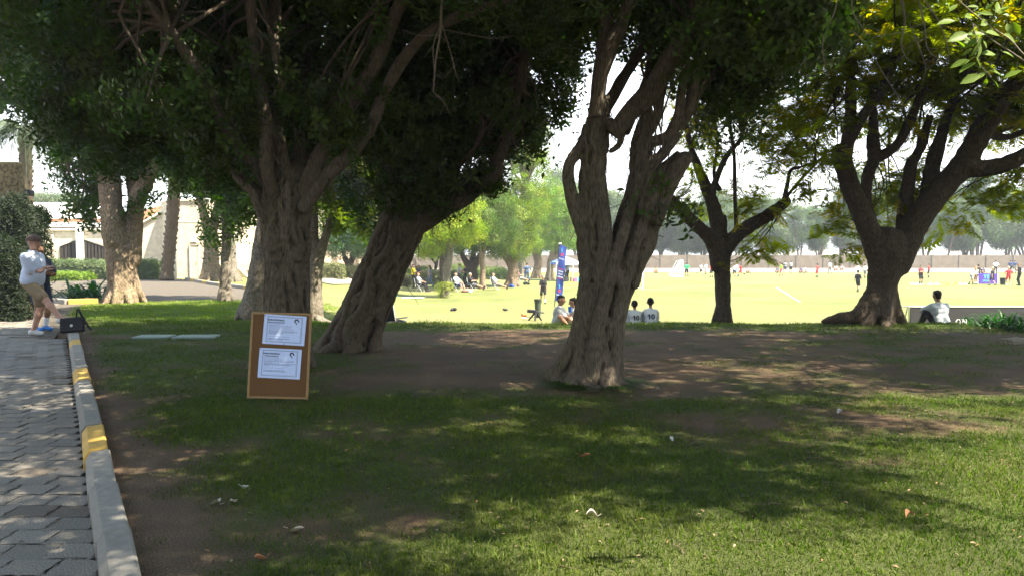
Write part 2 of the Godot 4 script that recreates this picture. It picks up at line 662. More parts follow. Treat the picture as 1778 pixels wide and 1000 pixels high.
func sheet(poly: PackedVector2Array, lift: float, step: float) -> MB:       # a sheet that follows the ground, over a polygon of (x, depth)
	var mb := MB.new()
	var lo := poly[0]
	var hi := poly[0]
	for p in poly:
		lo = lo.min(p)
		hi = hi.max(p)
	var x := lo.x
	while x < hi.x:
		var d := lo.y
		while d < hi.y:
			if Geometry2D.is_point_in_polygon(Vector2(x + step * 0.5, d + step * 0.5), poly):
				var q := []
				for k in [[0, 0], [0, 1], [1, 1], [1, 0]]:
					var xx: float = x + k[0] * step
					var dd: float = d + k[1] * step
					q.append(mb.vert(Vector3(xx, ground(xx, -dd) + lift, -dd)))
				mb.quad(q[0], q[1], q[2], q[3])
			d += step
		x += step
	return mb

func pxx(px: float, d: float) -> float:
	return (px - 889.0) / LENS * d

func pyy(py: float, d: float) -> float:
	return at(889.0, py, d).y

func make_paving() -> void:
	var bed := MB.new()
	var t := Geometry2D.triangulate_polygon(road_shape)
	for p in road_shape:
		bed.vert(Vector3(p.x, -0.001, -p.y))
	for k in range(0, t.size(), 3):
		var a := road_shape[t[k]]
		if (road_shape[t[k + 1]] - a).cross(road_shape[t[k + 2]] - a) < 0:
			bed.tri(t[k], t[k + 2], t[k + 1])
		else:
			bed.tri(t[k], t[k + 1], t[k + 2])
	var road := structure("paved_path", bed.mesh(), M.joint_sand)
	# interlocking stones with wavy sides; a few variants, each laid a little uneven
	rng.seed = 11
	var stones: Array[ArrayMesh] = []
	for variant in 7:
		var mb := MB.new()
		var tone := rng.randf_range(0.72, 1.12)
		mb.tint = Color(0.285, 0.258, 0.218) * tone
		if variant == 5:
			mb.tint = Color(0.18, 0.15, 0.12)
		if variant == 6:
			mb.tint = Color(0.20, 0.205, 0.20)
		mb.tint.a = 1.0
		var outline := PackedVector2Array()
		var hx := 0.1205
		var hz := 0.1005
		for side in [0, 1, 2, 3]:
			for k in 8:
				var u := k / 8.0
				var wave := sin(u * TAU * 2.0) * 0.009
				var p: Vector2 = [Vector2(lerpf(-hx, hx, u), -hz + wave), Vector2(hx - wave, lerpf(-hz, hz, u)), Vector2(lerpf(hx, -hx, u), hz - wave), Vector2(-hx + wave, lerpf(hz, -hz, u))][side]
				outline.append(p + Vector2(rng.randf_range(-1, 1), rng.randf_range(-1, 1)) * 0.0022)
		var top := []
		var rim := []
		var low := []
		for p in outline:
			top.append(Vector3(p.x * 0.955, 0.0, p.y * 0.945))
			rim.append(Vector3(p.x, -0.005, p.y))
			low.append(Vector3(p.x, -0.06, p.y))
		mb.face(top)
		for k in outline.size():
			var n := (k + 1) % outline.size()
			mb.face([rim[k], rim[n], top[n], top[k]])
			mb.face([low[k], low[n], rim[n], rim[k]])
		stones.append(mb.mesh())
	var rest := Copies.new()
	var made := 0
	for row in 150:
		var d := 2.6 + row * 0.203
		var edge := kerb_x(d) - 0.02 if d < 13.4 else -8.6 - 0.55 * (d - 13.4)
		var skip := 0.0 + 0.06 * maxf(0.0, noise.get_noise_2d(d * 14.0, 3.0))
		for col in 34:
			var x := floorf((edge - skip) / 0.243) * 0.243 - (col - 1) * 0.243 - (0.1215 if row % 2 else 0.0)
			var px := 889.0 + x / d * LENS
			if px < -900 or x < -22.0:
				break
			if d < 13.4 and x > kerb_x(d) - 0.005:
				continue
			var gone := rng.randf()
			var y := 0.008 + rng.randf_range(-0.003, 0.003) + noise.get_noise_2d(x * 6.0, d * 6.0) * 0.008
			var xf := Transform3D(Basis.from_euler(Vector3(rng.randf_range(-0.008, 0.008), rng.randf_range(-0.03, 0.03) + (PI if rng.randf() < 0.5 else 0.0), rng.randf_range(-0.008, 0.008))), Vector3(x, y, -d))
			var kind := rng.randi() % 5 if rng.randf() > 0.09 else 5 + rng.randi() % 2
			if gone < (0.16 if col == 0 else 0.010):
				continue
			if px > -40 and made < 300 and d > 3.4:
				part("paver", stones[kind], M.paver, road, xf)
				made += 1
			elif d < 24.0:
				rest.add(xf)
	spread("paver_field", stones[1], M.paver, rest, road)

func make_kerb() -> void:
	rng.seed = 23
	var kerb := thing("kerb", "raised concrete kerb of grey and yellow stones between paving and lawn", "kerb", foot(kerb_x(8.0), -8.0))
	var dir := Vector3(-0.588, 0, -1.0).normalized()
	var turn := Basis(Vector3.UP, atan2(dir.x, dir.z))
	var section := PackedVector2Array([Vector2(0.0, -0.12), Vector2(0.0, 0.095), Vector2(0.035, 0.142), Vector2(0.140, 0.150), Vector2(0.152, 0.140), Vector2(0.152, -0.12)])
	var length := 0.885
	var start := 5.63 - 4.5 * length * 0.862
	for k in 16:
		var mid: float = start + (k + 0.5) * length * 0.862
		var yellow: bool = (k % 4) == 0
		var mb := MB.new()
		mb.tint = Color(1, 1, 1) * rng.randf_range(0.86, 1.08)
		mb.tint.a = 1.0
		var n := section.size()
		var h := length * 0.5 - 0.006
		var rings := [[-h, 0.955], [-h + 0.018, 1.0], [-0.1, 1.0], [0.13, 1.0], [h - 0.018, 1.0], [h, 0.955]]
		var pts := []
		for r in rings:
			var ring := []
			for p in section:
				var q: Vector2 = (p - Vector2(0.09, 0.02)) * r[1] + Vector2(0.09, 0.02)
				ring.append(Vector3(q.x, q.y + rng.randf_range(-0.003, 0.003), r[0]))
			pts.append(ring)
		for i in rings.size() - 1:
			for j in n - 1:
				mb.face([pts[i][j], pts[i + 1][j], pts[i + 1][j + 1], pts[i][j + 1]])
		var lid0: Array = pts[0].duplicate()
		mb.face(lid0)
		var lid1: Array = pts[rings.size() - 1].duplicate()
		lid1.reverse()
		mb.face(lid1)
		var x := kerb_x(mid)
		var o := part("kerb_stone", mb.mesh(), M.kerb_yellow if yellow else M.kerb_grey, kerb)
		# local x points to the lawn, local z runs away along the kerb
		var bz := dir
		var bx := Vector3(-bz.z, 0, bz.x)
		o.transform = Transform3D(Basis(bx, Vector3.UP, -bz), Vector3(x, rng.randf_range(-0.012, 0.01), -mid) - kerb.position) * Transform3D(Basis.from_euler(Vector3(rng.randf_range(-0.012, 0.012), rng.randf_range(-0.02, 0.02), 0)), Vector3.ZERO)
		if yellow:
			o.set_meta("label", "kerb stone painted yellow")

func island_kerb(called: String, label: String, path: Array, first: int) -> void:
	var base: Vector3 = foot(path[0].x, -path[0].y)
	var t := thing(called, label, "kerb", base)
	var k := first
	for i in path.size() - 1:
		var a: Vector2 = path[i]
		var b: Vector2 = path[i + 1]
		var n := int(ceil((b - a).length() / 1.0))
		for j in n:
			var p := a.lerp(b, j / float(n))
			var q := a.lerp(b, (j + 1) / float(n))
			var m := (p + q) * 0.5
			var mb := MB.new()
			mb.box(Transform3D(), Vector3(0.18, 0.24, (q - p).length() - 0.015), 0.02)
			part("kerb_stone", mb.mesh(), M.kerb_yellow if k % 4 == 0 else M.kerb_grey, t, Transform3D(Basis(Vector3.UP, atan2(q.x - p.x, -(q.y - p.y))), Vector3(m.x, 0.03, -m.y) - base))
			k += 1

func make_lawn() -> void:
	rng.seed = 5
	var tufts: Array[ArrayMesh] = []
	for variant in 5:
		var mb := MB.new()
		for b in 52:
			var r := sqrt(rng.randf()) * 0.15
			var a := rng.randf() * TAU
			var p := Vector3(cos(a) * r, -0.004, sin(a) * r)
			var hgt := rng.randf_range(0.010, 0.034) * (1.35 if variant == 3 else 1.0)
			var lean := Vector3(rng.randf_range(-1, 1), 0, rng.randf_range(-1, 1)) * hgt * rng.randf_range(0.5, 1.3)
			var side := Vector3(cos(a * 3.0), 0, sin(a * 3.0)) * rng.randf_range(0.0015, 0.0032)
			var dry := rng.randf()
			mb.tint = Color(2.6, 1.85, 2.2) * rng.randf_range(0.8, 1.3) if dry < 0.10 else Color(0.85, 1.05, 0.7).lerp(Color(1.35, 1.15, 0.9), rng.randf()) * rng.randf_range(0.7, 1.25)
			mb.tint.a = 1.0
			var v0 := mb.vert(p - side)
			var v1 := mb.vert(p + side)
			var v2 := mb.vert(p + lean * 0.4 + Vector3.UP * hgt * 0.65 - side * 0.7)
			var v3 := mb.vert(p + lean * 0.4 + Vector3.UP * hgt * 0.65 + side * 0.7)
			var v4 := mb.vert(p + lean + Vector3.UP * hgt * rng.randf_range(0.6, 1.0))
			mb.tri(v0, v2, v1); mb.tri(v1, v2, v3); mb.tri(v2, v4, v3)
		tufts.append(mb.mesh())
	var sets: Array[Copies] = [Copies.new(), Copies.new(), Copies.new(), Copies.new(), Copies.new()]
	var d := 3.0
	while d < 27.0:
		var step := 0.088 if d < 8.0 else (0.15 if d < 14.0 else 0.22)
		var x := -0.72 * d - 0.6
		while x < 0.72 * d + 0.6:
			var xx := x + rng.randf_range(-0.5, 0.5) * step
			var dd := d + rng.randf_range(-0.5, 0.5) * step
			x += step
			if on_path(xx, -dd) or (dd < 13.6 and xx < kerb_x(dd) + 0.24):
				continue
			var g := grassiness(xx, -dd)
			if dd > 16.8:
				g = maxf(g, 0.8)
			if rng.randf() > 0.92 * smoothstep(0.12, 0.95, g) + 0.03:
				continue
			var s := rng.randf_range(0.7, 1.25) * lerpf(0.7, 1.1, g) * (1.0 + 0.9 * maxf(0.0, fine.get_noise_2d(xx * 3.0, dd * 3.0))) * (1.0 if dd < 14.0 else 1.5)
			var v := rng.randi() % 5
			if v == 3 and rng.randf() < 0.75:
				v = 0
			var hue := noise.get_noise_2d(xx * 7.0, dd * 7.0)
			var c := Color(0.9, 1.0, 0.85).lerp(Color(1.3, 1.12, 0.9), clampf(0.5 + hue, 0.0, 1.0)) * rng.randf_range(0.75, 1.3)
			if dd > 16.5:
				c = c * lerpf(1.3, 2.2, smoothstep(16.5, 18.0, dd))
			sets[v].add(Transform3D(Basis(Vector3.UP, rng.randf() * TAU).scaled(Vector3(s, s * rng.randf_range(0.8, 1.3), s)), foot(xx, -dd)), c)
		d += step
	for v in 5:
		spread("lawn_grass", tufts[v], M.blade, sets[v], self)
	# dark creeping plants round the foot of the trees and in small drifts
	var weed := MB.new()
	for b in 34:
		var r := sqrt(rng.randf()) * 0.13
		var a := rng.randf() * TAU
		weed.tint = Color(0.55, 0.95, 0.6) * rng.randf_range(0.7, 1.2)
		weed.tint.a = 1.0
		weed.leaf(Vector3(cos(a) * r, rng.randf_range(0.008, 0.035), sin(a) * r), Vector3(cos(a * 7.0), rng.randf_range(-0.1, 0.35), sin(a * 7.0)).normalized(), Vector3.UP, rng.randf_range(0.014, 0.026), 0.013, 0.1)
	var drifts := Copies.new()
	for k in 330:
		var c: Vector3 = [at(1030, 665, 8.75), at(1010, 672, 8.6), at(1060, 668, 8.8)][k % 3]
		var p := foot(c.x + rng.randfn() * 0.24, c.z + rng.randfn() * 0.16)
		drifts.add(Transform3D(Basis(Vector3.UP, rng.randf() * TAU), p), Color.WHITE * rng.randf_range(0.7, 1.3))
	spread("creeping_weed", weed.mesh(), M.blade, drifts, self)
	# small dry leaves and chips that nobody would count
	var chip := MB.new()
	chip.leaf(Vector3.ZERO, Vector3(1, 0.08, 0), Vector3.UP, 0.05, 0.022, 0.3)
	var chips := Copies.new()
	for k in 2300:
		var dd := 3.2 + 13.0 * pow(rng.randf(), 0.8)
		var xx := rng.randf_range(-0.72, 0.72) * dd
		if on_path(xx, -dd) and rng.randf() < 0.8:
			continue
		var s := rng.randf_range(0.25, 0.8)
		var tone: Color = [Color(0.24, 0.17, 0.10), Color(0.16, 0.11, 0.07), Color(0.25, 0.19, 0.13), Color(0.22, 0.12, 0.055)][rng.randi() % 4]
		chips.add(Transform3D(Basis.from_euler(Vector3(rng.randf_range(-0.3, 0.3), rng.randf() * TAU, rng.randf_range(-0.3, 0.3))).scaled(Vector3.ONE * s), foot(xx, -dd) + Vector3.UP * 0.014), tone)
	spread("leaf_litter", chip.mesh(), M.litter, chips, self)
	var stick := MB.new()
	stick.tube(PackedVector3Array([Vector3(-0.10, 0, 0), Vector3(-0.03, 0.012, 0.012), Vector3(0.05, 0.004, -0.008), Vector3(0.11, 0.014, 0.01)]), PackedFloat32Array([0.004, 0.0045, 0.0035, 0.002]), 5)
	stick.bar(Vector3(0.02, 0.007, 0), Vector3(0.06, 0.016, 0.05), 0.003, 4, 0.0015)
	var sticks := Copies.new()
	for k in 120:
		var dd := 3.4 + 12.0 * pow(rng.randf(), 0.8)
		var xx := rng.randf_range(-0.62, 0.72) * dd
		if on_path(xx, -dd):
			continue
		sticks.add(Transform3D(Basis(Vector3.UP, rng.randf() * TAU).scaled(Vector3.ONE * rng.randf_range(0.3, 0.85)), foot(xx, -dd) + Vector3.UP * 0.008), Color(0.15, 0.11, 0.075) * rng.randf_range(0.6, 1.3))
	spread("fallen_twigs", stick.mesh(), M.litter, sticks, self)

func make_field_marks() -> void:
	var pairs := [[Vector2(1349, 499), Vector2(1391, 525), 0.10], [Vector2(1120, 503), Vector2(1345, 491), 0.08]]
	for p in pairs:
		var a := on_ground(p[0].x, (EYE - FIELD) * LENS / (p[0].y - 440.0))
		var b := on_ground(p[1].x, (EYE - FIELD) * LENS / (p[1].y - 440.0))
		var mb := MB.new()
		var s = (b - a).cross(Vector3.UP).normalized() * p[2] * 0.5
		var n := 24
		for i in n + 1:
			var c := a.lerp(b, i / float(n))
			for e in [-1.0, 1.0]:
				var q: Vector3 = c + s * e
				mb.vert(Vector3(q.x, ground(q.x, q.z) + 0.016, q.z))
		for i in n:
			mb.quad(2 * i, 2 * i + 2, 2 * i + 3, 2 * i + 1)
		structure("pitch_line", mb.mesh(), M.field_line)

# ---------------------------------------------------------------- buildings and walls
func wall_block(mb: MB, a: Vector3, b: Vector3, y0: float, y1: float, thick: float, bevel := 0.0) -> void:
	var d := b - a
	d.y = 0
	var turn := Basis(Vector3.UP, atan2(-d.z, d.x))
	var mid := (a + b) * 0.5
	mb.box(Transform3D(turn, Vector3(mid.x, (y0 + y1) * 0.5, mid.z)), Vector3(d.length(), y1 - y0, thick), bevel)

func louvre_window(parent: Node3D, a: Vector3, b: Vector3, y0: float, ya: float, yb: float, out: Vector3) -> void:
	# an opening with a sloped head, filled with dark upright slats; ya and yb are the head heights at a and b
	var w := Node3D.new()
	w.name = "window"
	parent.add_child(w, true)
	var d := b - a
	var len := d.length()
	var u := d / len
	var back := MB.new()
	back.face([a + Vector3.UP * y0 + out * 0.004, a + Vector3.UP * ya + out * 0.004, b + Vector3.UP * yb + out * 0.004, b + Vector3.UP * y0 + out * 0.004])
	part("painted_recess", back.mesh(parent.position), plain(Color(0.012, 0.011, 0.01)), w)  # flat black sheet on the wall, painting the dark inside of an opening
	var n := int(len / 0.22)
	for i in n:
		var f := (i + 0.5) / n
		var top := lerpf(ya, yb, f) - 0.05
		var s := MB.new()
		var p := a + u * (len * f) + out * 0.05
		s.box(Transform3D(Basis(u, Vector3.UP, out), p + Vector3.UP * (y0 + top) * 0.5), Vector3(0.13, top - y0, 0.05))
		part("slat", s.mesh(parent.position), M.slat_dark, w)
	var fr := MB.new()
	fr.bar(a + Vector3.UP * y0 + out * 0.05, a + Vector3.UP * ya + out * 0.05, 0.05, 4)
	fr.bar(b + Vector3.UP * y0 + out * 0.05, b + Vector3.UP * yb + out * 0.05, 0.05, 4)
	fr.bar(a + Vector3.UP * ya + out * 0.05, b + Vector3.UP * yb + out * 0.05, 0.05, 4)
	part("frame", fr.mesh(parent.position), M.slat_dark, w)

func make_buildings() -> void:
	# low wing with white roof, terracotta band and louvred windows, seen across the road
	var D := 50.0
	var base := Vector3(pxx(160.0, D), 0, -D)
	var wing := thing("building_wing", "low cream building wing with white roof and dark louvred windows behind the hedge", "building", base)
	var out := Vector3(0, 0, 1)
	var wall := MB.new()
	wall_block(wall, Vector3(pxx(-80.0, D), 0, -D - 0.2), Vector3(pxx(284.0, D), 0, -D - 0.2), -0.3, pyy(401.0, D), 0.4)
	wpart("wall", wall, M.plaster, wing)
	var trim := MB.new()
	wall_block(trim, Vector3(pxx(-80.0, D), 0, -D - 0.15), Vector3(pxx(252.0, D), 0, -D - 0.15), pyy(401.0, D), pyy(397.0, D), 0.6, 0.02)
	wpart("trim", trim, M.plaster_trim, wing)
	var band := MB.new()
	wall_block(band, Vector3(pxx(-80.0, D), 0, -D - 1.5), Vector3(pxx(262.0, D), 0, -D - 1.5), pyy(397.0, D), pyy(380.0, D + 1.5), 0.3)
	wpart("terracotta_band", band, M.terracotta, wing)
	var roof := MB.new()
	var r0 := at(-90, 388, D + 0.9)
	var r1 := at(205, 388, D + 0.9)
	var r2 := at(205, 352, D + 14.0)
	var r3 := at(-90, 352, D + 14.0)
	roof.face([r0, r3, r2, r1])
	roof.face([r0 + Vector3.DOWN * 0.25, r1 + Vector3.DOWN * 0.25, r2 + Vector3.DOWN * 0.25, r3 + Vector3.DOWN * 0.25])
	roof.face([r0, r1, r1 + Vector3.DOWN * 0.25, r0 + Vector3.DOWN * 0.25])
	roof.face([r1, r2, r2 + Vector3.DOWN * 0.25, r1 + Vector3.DOWN * 0.25])
	wpart("roof", roof, M.roof_white, wing)
	var col := MB.new()
	wall_block(col, Vector3(pxx(131.0, D - 0.4), 0, -D + 0.2), Vector3(pxx(140.5, D - 0.4), 0, -D + 0.2), -0.1, pyy(395.0, D - 0.4), 0.35, 0.03)
	wpart("column", col, M.white_paint, wing)
	for px in [93.0, 215.0]:
		var pil := MB.new()
		wall_block(pil, Vector3(pxx(px - 1.5, D), 0, -D + 0.03), Vector3(pxx(px + 1.5, D), 0, -D + 0.03), 0.0, pyy(402.0, D), 0.1)
		wpart("pilaster", pil, M.plaster, wing)
	for w in [[52.0, 78.0, 415.0, 427.0], [105.0, 131.0, 429.0, 419.0], [140.5, 182.0, 415.0, 429.0]]:
		louvre_window(wing, Vector3(pxx(w[0], D), 0, -D), Vector3(pxx(w[1], D), 0, -D), pyy(461.0, D), pyy(w[2], D), pyy(w[3], D), out)
	# gable with a sloping white coping beside the palm
	var gable := MB.new()
	var gx0: float = pxx(196.0, 48.0)
	var gx1: float = pxx(284.0, 48.0)
	gable.prism(PackedVector2Array([Vector2(gx0, -0.2), Vector2(gx1, -0.2), Vector2(gx1, pyy(362.0, 48.0)), Vector2(pxx(246.0, 48.0), pyy(392.0, 48.0)), Vector2(gx0, pyy(398.0, 48.0))]), -48.4, -48.0)
	wpart("gable_wall", gable, M.plaster, wing)
	var cope := MB.new()
	cope.bar(Vector3(pxx(244.0, 48.0), pyy(391.0, 48.0), -47.95), Vector3(gx1 + 0.4, pyy(361.0, 48.0), -47.95), 0.10, 4)
	wpart("coping", cope, M.plaster_trim, wing)
	var slope := MB.new()
	slope.face([Vector3(pxx(240.0, 49.5), pyy(386.0, 49.5), -49.5), Vector3(pxx(240.0, 49.5), pyy(366.0, 49.5), -50.0), Vector3(pxx(288.0, 49.5), pyy(352.0, 49.5), -50.0), Vector3(pxx(288.0, 49.5), pyy(374.0, 49.5), -49.5)])
	wpart("roof_slope", slope, M.terracotta, wing)
	# square block with the door
	var B := 46.0
	var bb := Vector3(pxx(320.0, B), 0, -B)
	var block := thing("building_block", "tall plain cream building block with a pale door and wall lamp", "building", bb)
	var bw := MB.new()
	var bx0: float = pxx(306.0, B)
	var bx1: float = pxx(364.0, B)
	var by: float = pyy(346.0, B)
	bw.prism(PackedVector2Array([Vector2(bx0, B), Vector2(pxx(280.0, 48.2), 48.2), Vector2(pxx(280.0, 48.2), 56.0), Vector2(bx1, 56.0), Vector2(bx1, B)]), 0.0, by + 0.3, Transform3D(Basis(Vector3.RIGHT, Vector3(0, 0, -1), Vector3.UP), Vector3(0, -0.3, 0)))
	wpart("wall", bw, M.plaster, block)
	var para := MB.new()
	para.box(Transform3D(Basis(), Vector3((bx0 + bx1) * 0.5, by - 0.06, -B + 0.02)), Vector3(bx1 - bx0 + 0.1, 0.14, 0.12), 0.02)
	wpart("parapet", para, M.plaster_trim, block)
	var line := MB.new()
	line.box(Transform3D(Basis(), Vector3((bx0 + bx1) * 0.5, pyy(386.0, B), -B + 0.006)), Vector3(bx1 - bx0, 0.03, 0.02))
	wpart("groove", line, M.plaster_trim, block)
	var door := MB.new()
	door.box(Transform3D(Basis(), Vector3(pxx(338.0, B), 0.98, -B + 0.03)), Vector3(0.46, 1.94, 0.06), 0.01)
	var dn := wpart("door", door, M.door_cream, block)
	var hd := MB.new()
	hd.bar(Vector3(pxx(340.5, B), 0.95, -B + 0.09), Vector3(pxx(342.5, B), 0.95, -B + 0.09), 0.018)
	part("handle", hd.mesh(block.position), M.charcoal, dn)
	var frame := MB.new()
	for s in [-1.0, 1.0]:
		frame.box(Transform3D(Basis(), Vector3(pxx(338.0, B) + s * 0.26, 1.0, -B + 0.04)), Vector3(0.05, 2.05, 0.09))
	frame.box(Transform3D(Basis(), Vector3(pxx(338.0, B), 2.0, -B + 0.045)), Vector3(0.57, 0.05, 0.09))
	wpart("door_frame", frame, M.plaster_trim, block)
	var lamp := MB.new()
	lamp.box(Transform3D(Basis(), Vector3(pxx(338.0, B), 2.25, -B + 0.07)), Vector3(0.3, 0.2, 0.14), 0.03)
	wpart("wall_lamp", lamp, M.white_paint, block)
	# long hall with sloped-head windows and pilasters
	var H := 56.0
	var hall := thing("assembly_hall", "long cream hall with sloped louvred windows and shallow pilasters behind the trees", "building", Vector3(pxx(520.0, H), 0, -H))
	var hw := MB.new()
	wall_block(hw, Vector3(pxx(362.0, H), 0, -H - 3.0), Vector3(pxx(652.0, H), 0, -H - 3.0), -0.6, pyy(352.0, H), 6.0)
	wpart("wall", hw, M.plaster, hall)
	var hr := MB.new()
	wall_block(hr, Vector3(pxx(360.0, H), 0, -H - 3.0), Vector3(pxx(654.0, H), 0, -H - 3.0), pyy(352.0, H), pyy(348.0, H), 6.4, 0.04)
	wpart("parapet", hr, M.plaster_trim, hall)
	for w in [[404.0, 415.5, 421.0, 430.0], [424.5, 450.0, 432.0, 419.0], [468.0, 492.0, 419.0, 432.0]]:
		louvre_window(hall, Vector3(pxx(w[0], H), 0, -H), Vector3(pxx(w[1], H), 0, -H), pyy(457.0, H), pyy(w[2], H), pyy(w[3], H), out)
	for px in [420.0, 556.0, 590.0, 627.0]:
		var pil := MB.new()
		wall_block(pil, Vector3(pxx(px - 3.0, H), 0, -H + 0.1), Vector3(pxx(px + 3.0, H), 0, -H + 0.1), -0.4, pyy(356.0, H), 0.3, 0.02)
		wpart("pilaster", pil, M.plaster, hall)
	# ramp wall with handrail before the hall
	var R := 47.5
	var ramp_wall := thing("ramp_wall", "low cream ramp wall with sloping white coping between door and hall", "wall", Vector3(pxx(395.0, R), 0, -R))
	var rw := MB.new()
	rw.prism(PackedVector2Array([Vector2(pxx(354.0, R), -0.1), Vector2(pxx(432.0, R), -0.1), Vector2(pxx(404.0, R), pyy(457.0, R)), Vector2(pxx(354.0, R), pyy(457.0, R))]), -R - 0.2, -R)
	wpart("wall", rw, M.plaster, ramp_wall)
	var rw2 := MB.new()
	wall_block(rw2, Vector3(pxx(404.0, R + 2.0), 0, -R - 2.0), Vector3(pxx(443.0, R + 2.0), 0, -R - 2.0), -0.1, pyy(456.0, R + 2.0), 0.2)
	wpart("back_wall", rw2, M.plaster, ramp_wall)
	var rc := MB.new()
	rc.bar(Vector3(pxx(404.0, R), pyy(456.0, R), -R + 0.02), Vector3(pxx(431.0, R), 0.02, -R + 0.02), 0.07, 4)
	wpart("coping", rc, M.white_paint, ramp_wall)
	var hb := MB.new()
	for k in 5:
		var f := k / 4.0
		var p := Vector3(lerpf(pxx(362.0, R), pxx(372.0, R), f), pyy(457.0, R), -R - 0.1)
		hb.bar(p, p + Vector3.UP * 0.45, 0.018)
	hb.bar(Vector3(pxx(361.0, R), pyy(445.0, R), -R - 0.1), Vector3(pxx(373.0, R), pyy(445.0, R), -R - 0.1), 0.02)
	wpart("handrail", hb, M.metal, ramp_wall)
	var fence := MB.new()
	for k in 12:
		var p := Vector3(lerpf(pxx(428.0, 46.0), pxx(446.0, 46.0), k / 11.0), 0, -46.0)
		fence.bar(p, p + Vector3.UP * 0.5, 0.016, 4)
	fence.bar(Vector3(pxx(428.0, 46.0), 0.45, -46), Vector3(pxx(446.0, 46.0), 0.45, -46), 0.016, 4)
	single("low_railing", fence.mesh(Vector3(pxx(437.0, 46.0), 0, -46)), M.charcoal, "short dark metal railing at the foot of the ramp", "railing", Vector3(pxx(437.0, 46.0), 0, -46))
	# olive house wall at the edge of the paving
	var ol := thing("olive_house", "olive plastered house corner rising behind the dark clipped hedge", "building", Vector3(pxx(5.0, 27.0), 0, -27))
	var ow := MB.new()
	ow.box(Transform3D(Basis(), Vector3(pxx(34.0, 27.0) - 3.0, pyy(281.0, 27.0) * 0.5, -27.2)), Vector3(6.0, pyy(281.0, 27.0), 0.4), 0.03)
	wpart("wall", ow, M.olive_wall, ol)
	var gutter := MB.new()
	gutter.box(Transform3D(Basis(), Vector3(pxx(43.0, 26.6), pyy(334.0, 26.6), -26.9)), Vector3(0.24, 0.2, 0.3), 0.03)
	wpart("flood_lamp", gutter, M.black, ol)
	var gw := thing("garden_wall", "low ochre garden wall under the dark creeper beside the paving", "wall", Vector3(pxx(15.0, 17.5), 0, -17.5))
	var gm := MB.new()
	gm.box(Transform3D(Basis(), Vector3(pxx(38.0, 17.5) - 2.0, 0.6, -17.7)), Vector3(4.0, 1.2, 0.3), 0.02)
	wpart("wall", gm, M.olive_wall, gw)
	# boundary wall beyond the field, in panels between piers
	var W := 114.0
	var far := thing("boundary_wall", "long brown boundary wall of plain panels beyond the sports field", "wall", Vector3(25, ground(25, -W), -W))
	rng.seed = 3
	var wx := -26.0
	while wx < 100.0:
		var p := MB.new()
		p.tint = Color.WHITE * rng.randf_range(0.88, 1.08)
		var y0 := ground(wx, -W) - 0.2
		p.box(Transform3D(Basis(), Vector3(wx + 2.0, (y0 + 1.22) * 0.5, -W)), Vector3(3.96, 1.22 - y0, 0.2), 0.02)
		wpart("panel", p, M.far_wall, far)
		var pier := MB.new()
		pier.box(Transform3D(Basis(), Vector3(wx, (y0 + 1.27) * 0.5, -W + 0.02)), Vector3(0.3, 1.27 - y0, 0.32), 0.02)
		wpart("pier", pier, M.far_wall, far)
		wx += 4.0
	# pale low buildings far away behind the row of trees
	rng.seed = 77
	for k in 7:
		var px := 1330.0 + k * 62.0
		var dd := 190.0
		var hb2 := MB.new()
		var c := Vector3(pxx(px, dd), 0, -dd)
		hb2.box(Transform3D(Basis(), c + Vector3(0, 1.0, 0)), Vector3(rng.randf_range(5.0, 8.0), 2.0 + rng.randf_range(0.6, 1.6), 4.0))
		var f := thing("far_shed", "pale flat building far away between hazy trunks, " + ["first", "second", "third", "fourth", "fifth", "sixth", "seventh"][k] + " right of the slender flame tree", "building", c, 0.0, "pale buildings beyond the boundary wall")
		wpart("wall", hb2, M.roof_white, f)
	# earth bank along the far wall and the pale path on the slope
	var bank := MB.new()
	var xs := -20.0
	var nb := 0
	while xs < 100.0:
		for j in 4:
			var dd: float = [104.2, 107.0, 110.5, 113.8][j]
			bank.tint = Color.WHITE * (1.0 + 0.25 * noise.get_noise_2d(xs * 6.0, dd * 9.0))
			bank.vert(Vector3(xs, ground(xs, -dd) + 0.03 + (0.12 * noise.get_noise_2d(xs * 3.0, dd * 7.0) if j in [1, 2] else 0.0), -dd))
		nb += 1
		xs += 1.5
	for i in nb - 1:
		for j in 3:
			var a := i * 4 + j
			bank.quad(a, a + 1, a + 5, a + 4)
	structure("dirt_bank", bank.mesh(), M.dirt)
	var lane := MB.new()
	var lp := [Vector2(-13.0, 41.0), Vector2(-9.2, 39.0), Vector2(-8.6, 46.0), Vector2(-9.5, 58.0), Vector2(-8.0, 78.0), Vector2(-11.5, 78.0), Vector2(-15.0, 58.0), Vector2(-15.5, 48.0)]
	lane = sheet(PackedVector2Array(lp), 0.05, 0.5)
	structure("sandy_lane", lane.mesh(), M.dirt)

# ---------------------------------------------------------------- trees
func curve(pts: Array, per := 5) -> Array:          # [Vector3, radius] list -> smooth [PackedVector3Array, PackedFloat32Array]
	var p := PackedVector3Array()
	var r := PackedFloat32Array()
	var n := pts.size()
	for i in n - 1:
		var a: Vector3 = pts[maxi(i - 1, 0)][0]
		var b: Vector3 = pts[i][0]
		var c: Vector3 = pts[i + 1][0]
		var d: Vector3 = pts[mini(i + 2, n - 1)][0]
		for k in per:
			var t := k / float(per)
			p.append(b.cubic_interpolate(c, a, d, t))
			r.append(lerpf(pts[i][1], pts[i + 1][1], t))
	p.append(pts[n - 1][0])
	r.append(pts[n - 1][1])
	return [p, r]

# a limb given by picture points [px, py, depth, radius]
func limb_pts(list: Array) -> Array:
	var out := []
	for q in list:
		out.append([at(q[0], q[1], q[2]), q[3]])
	return out

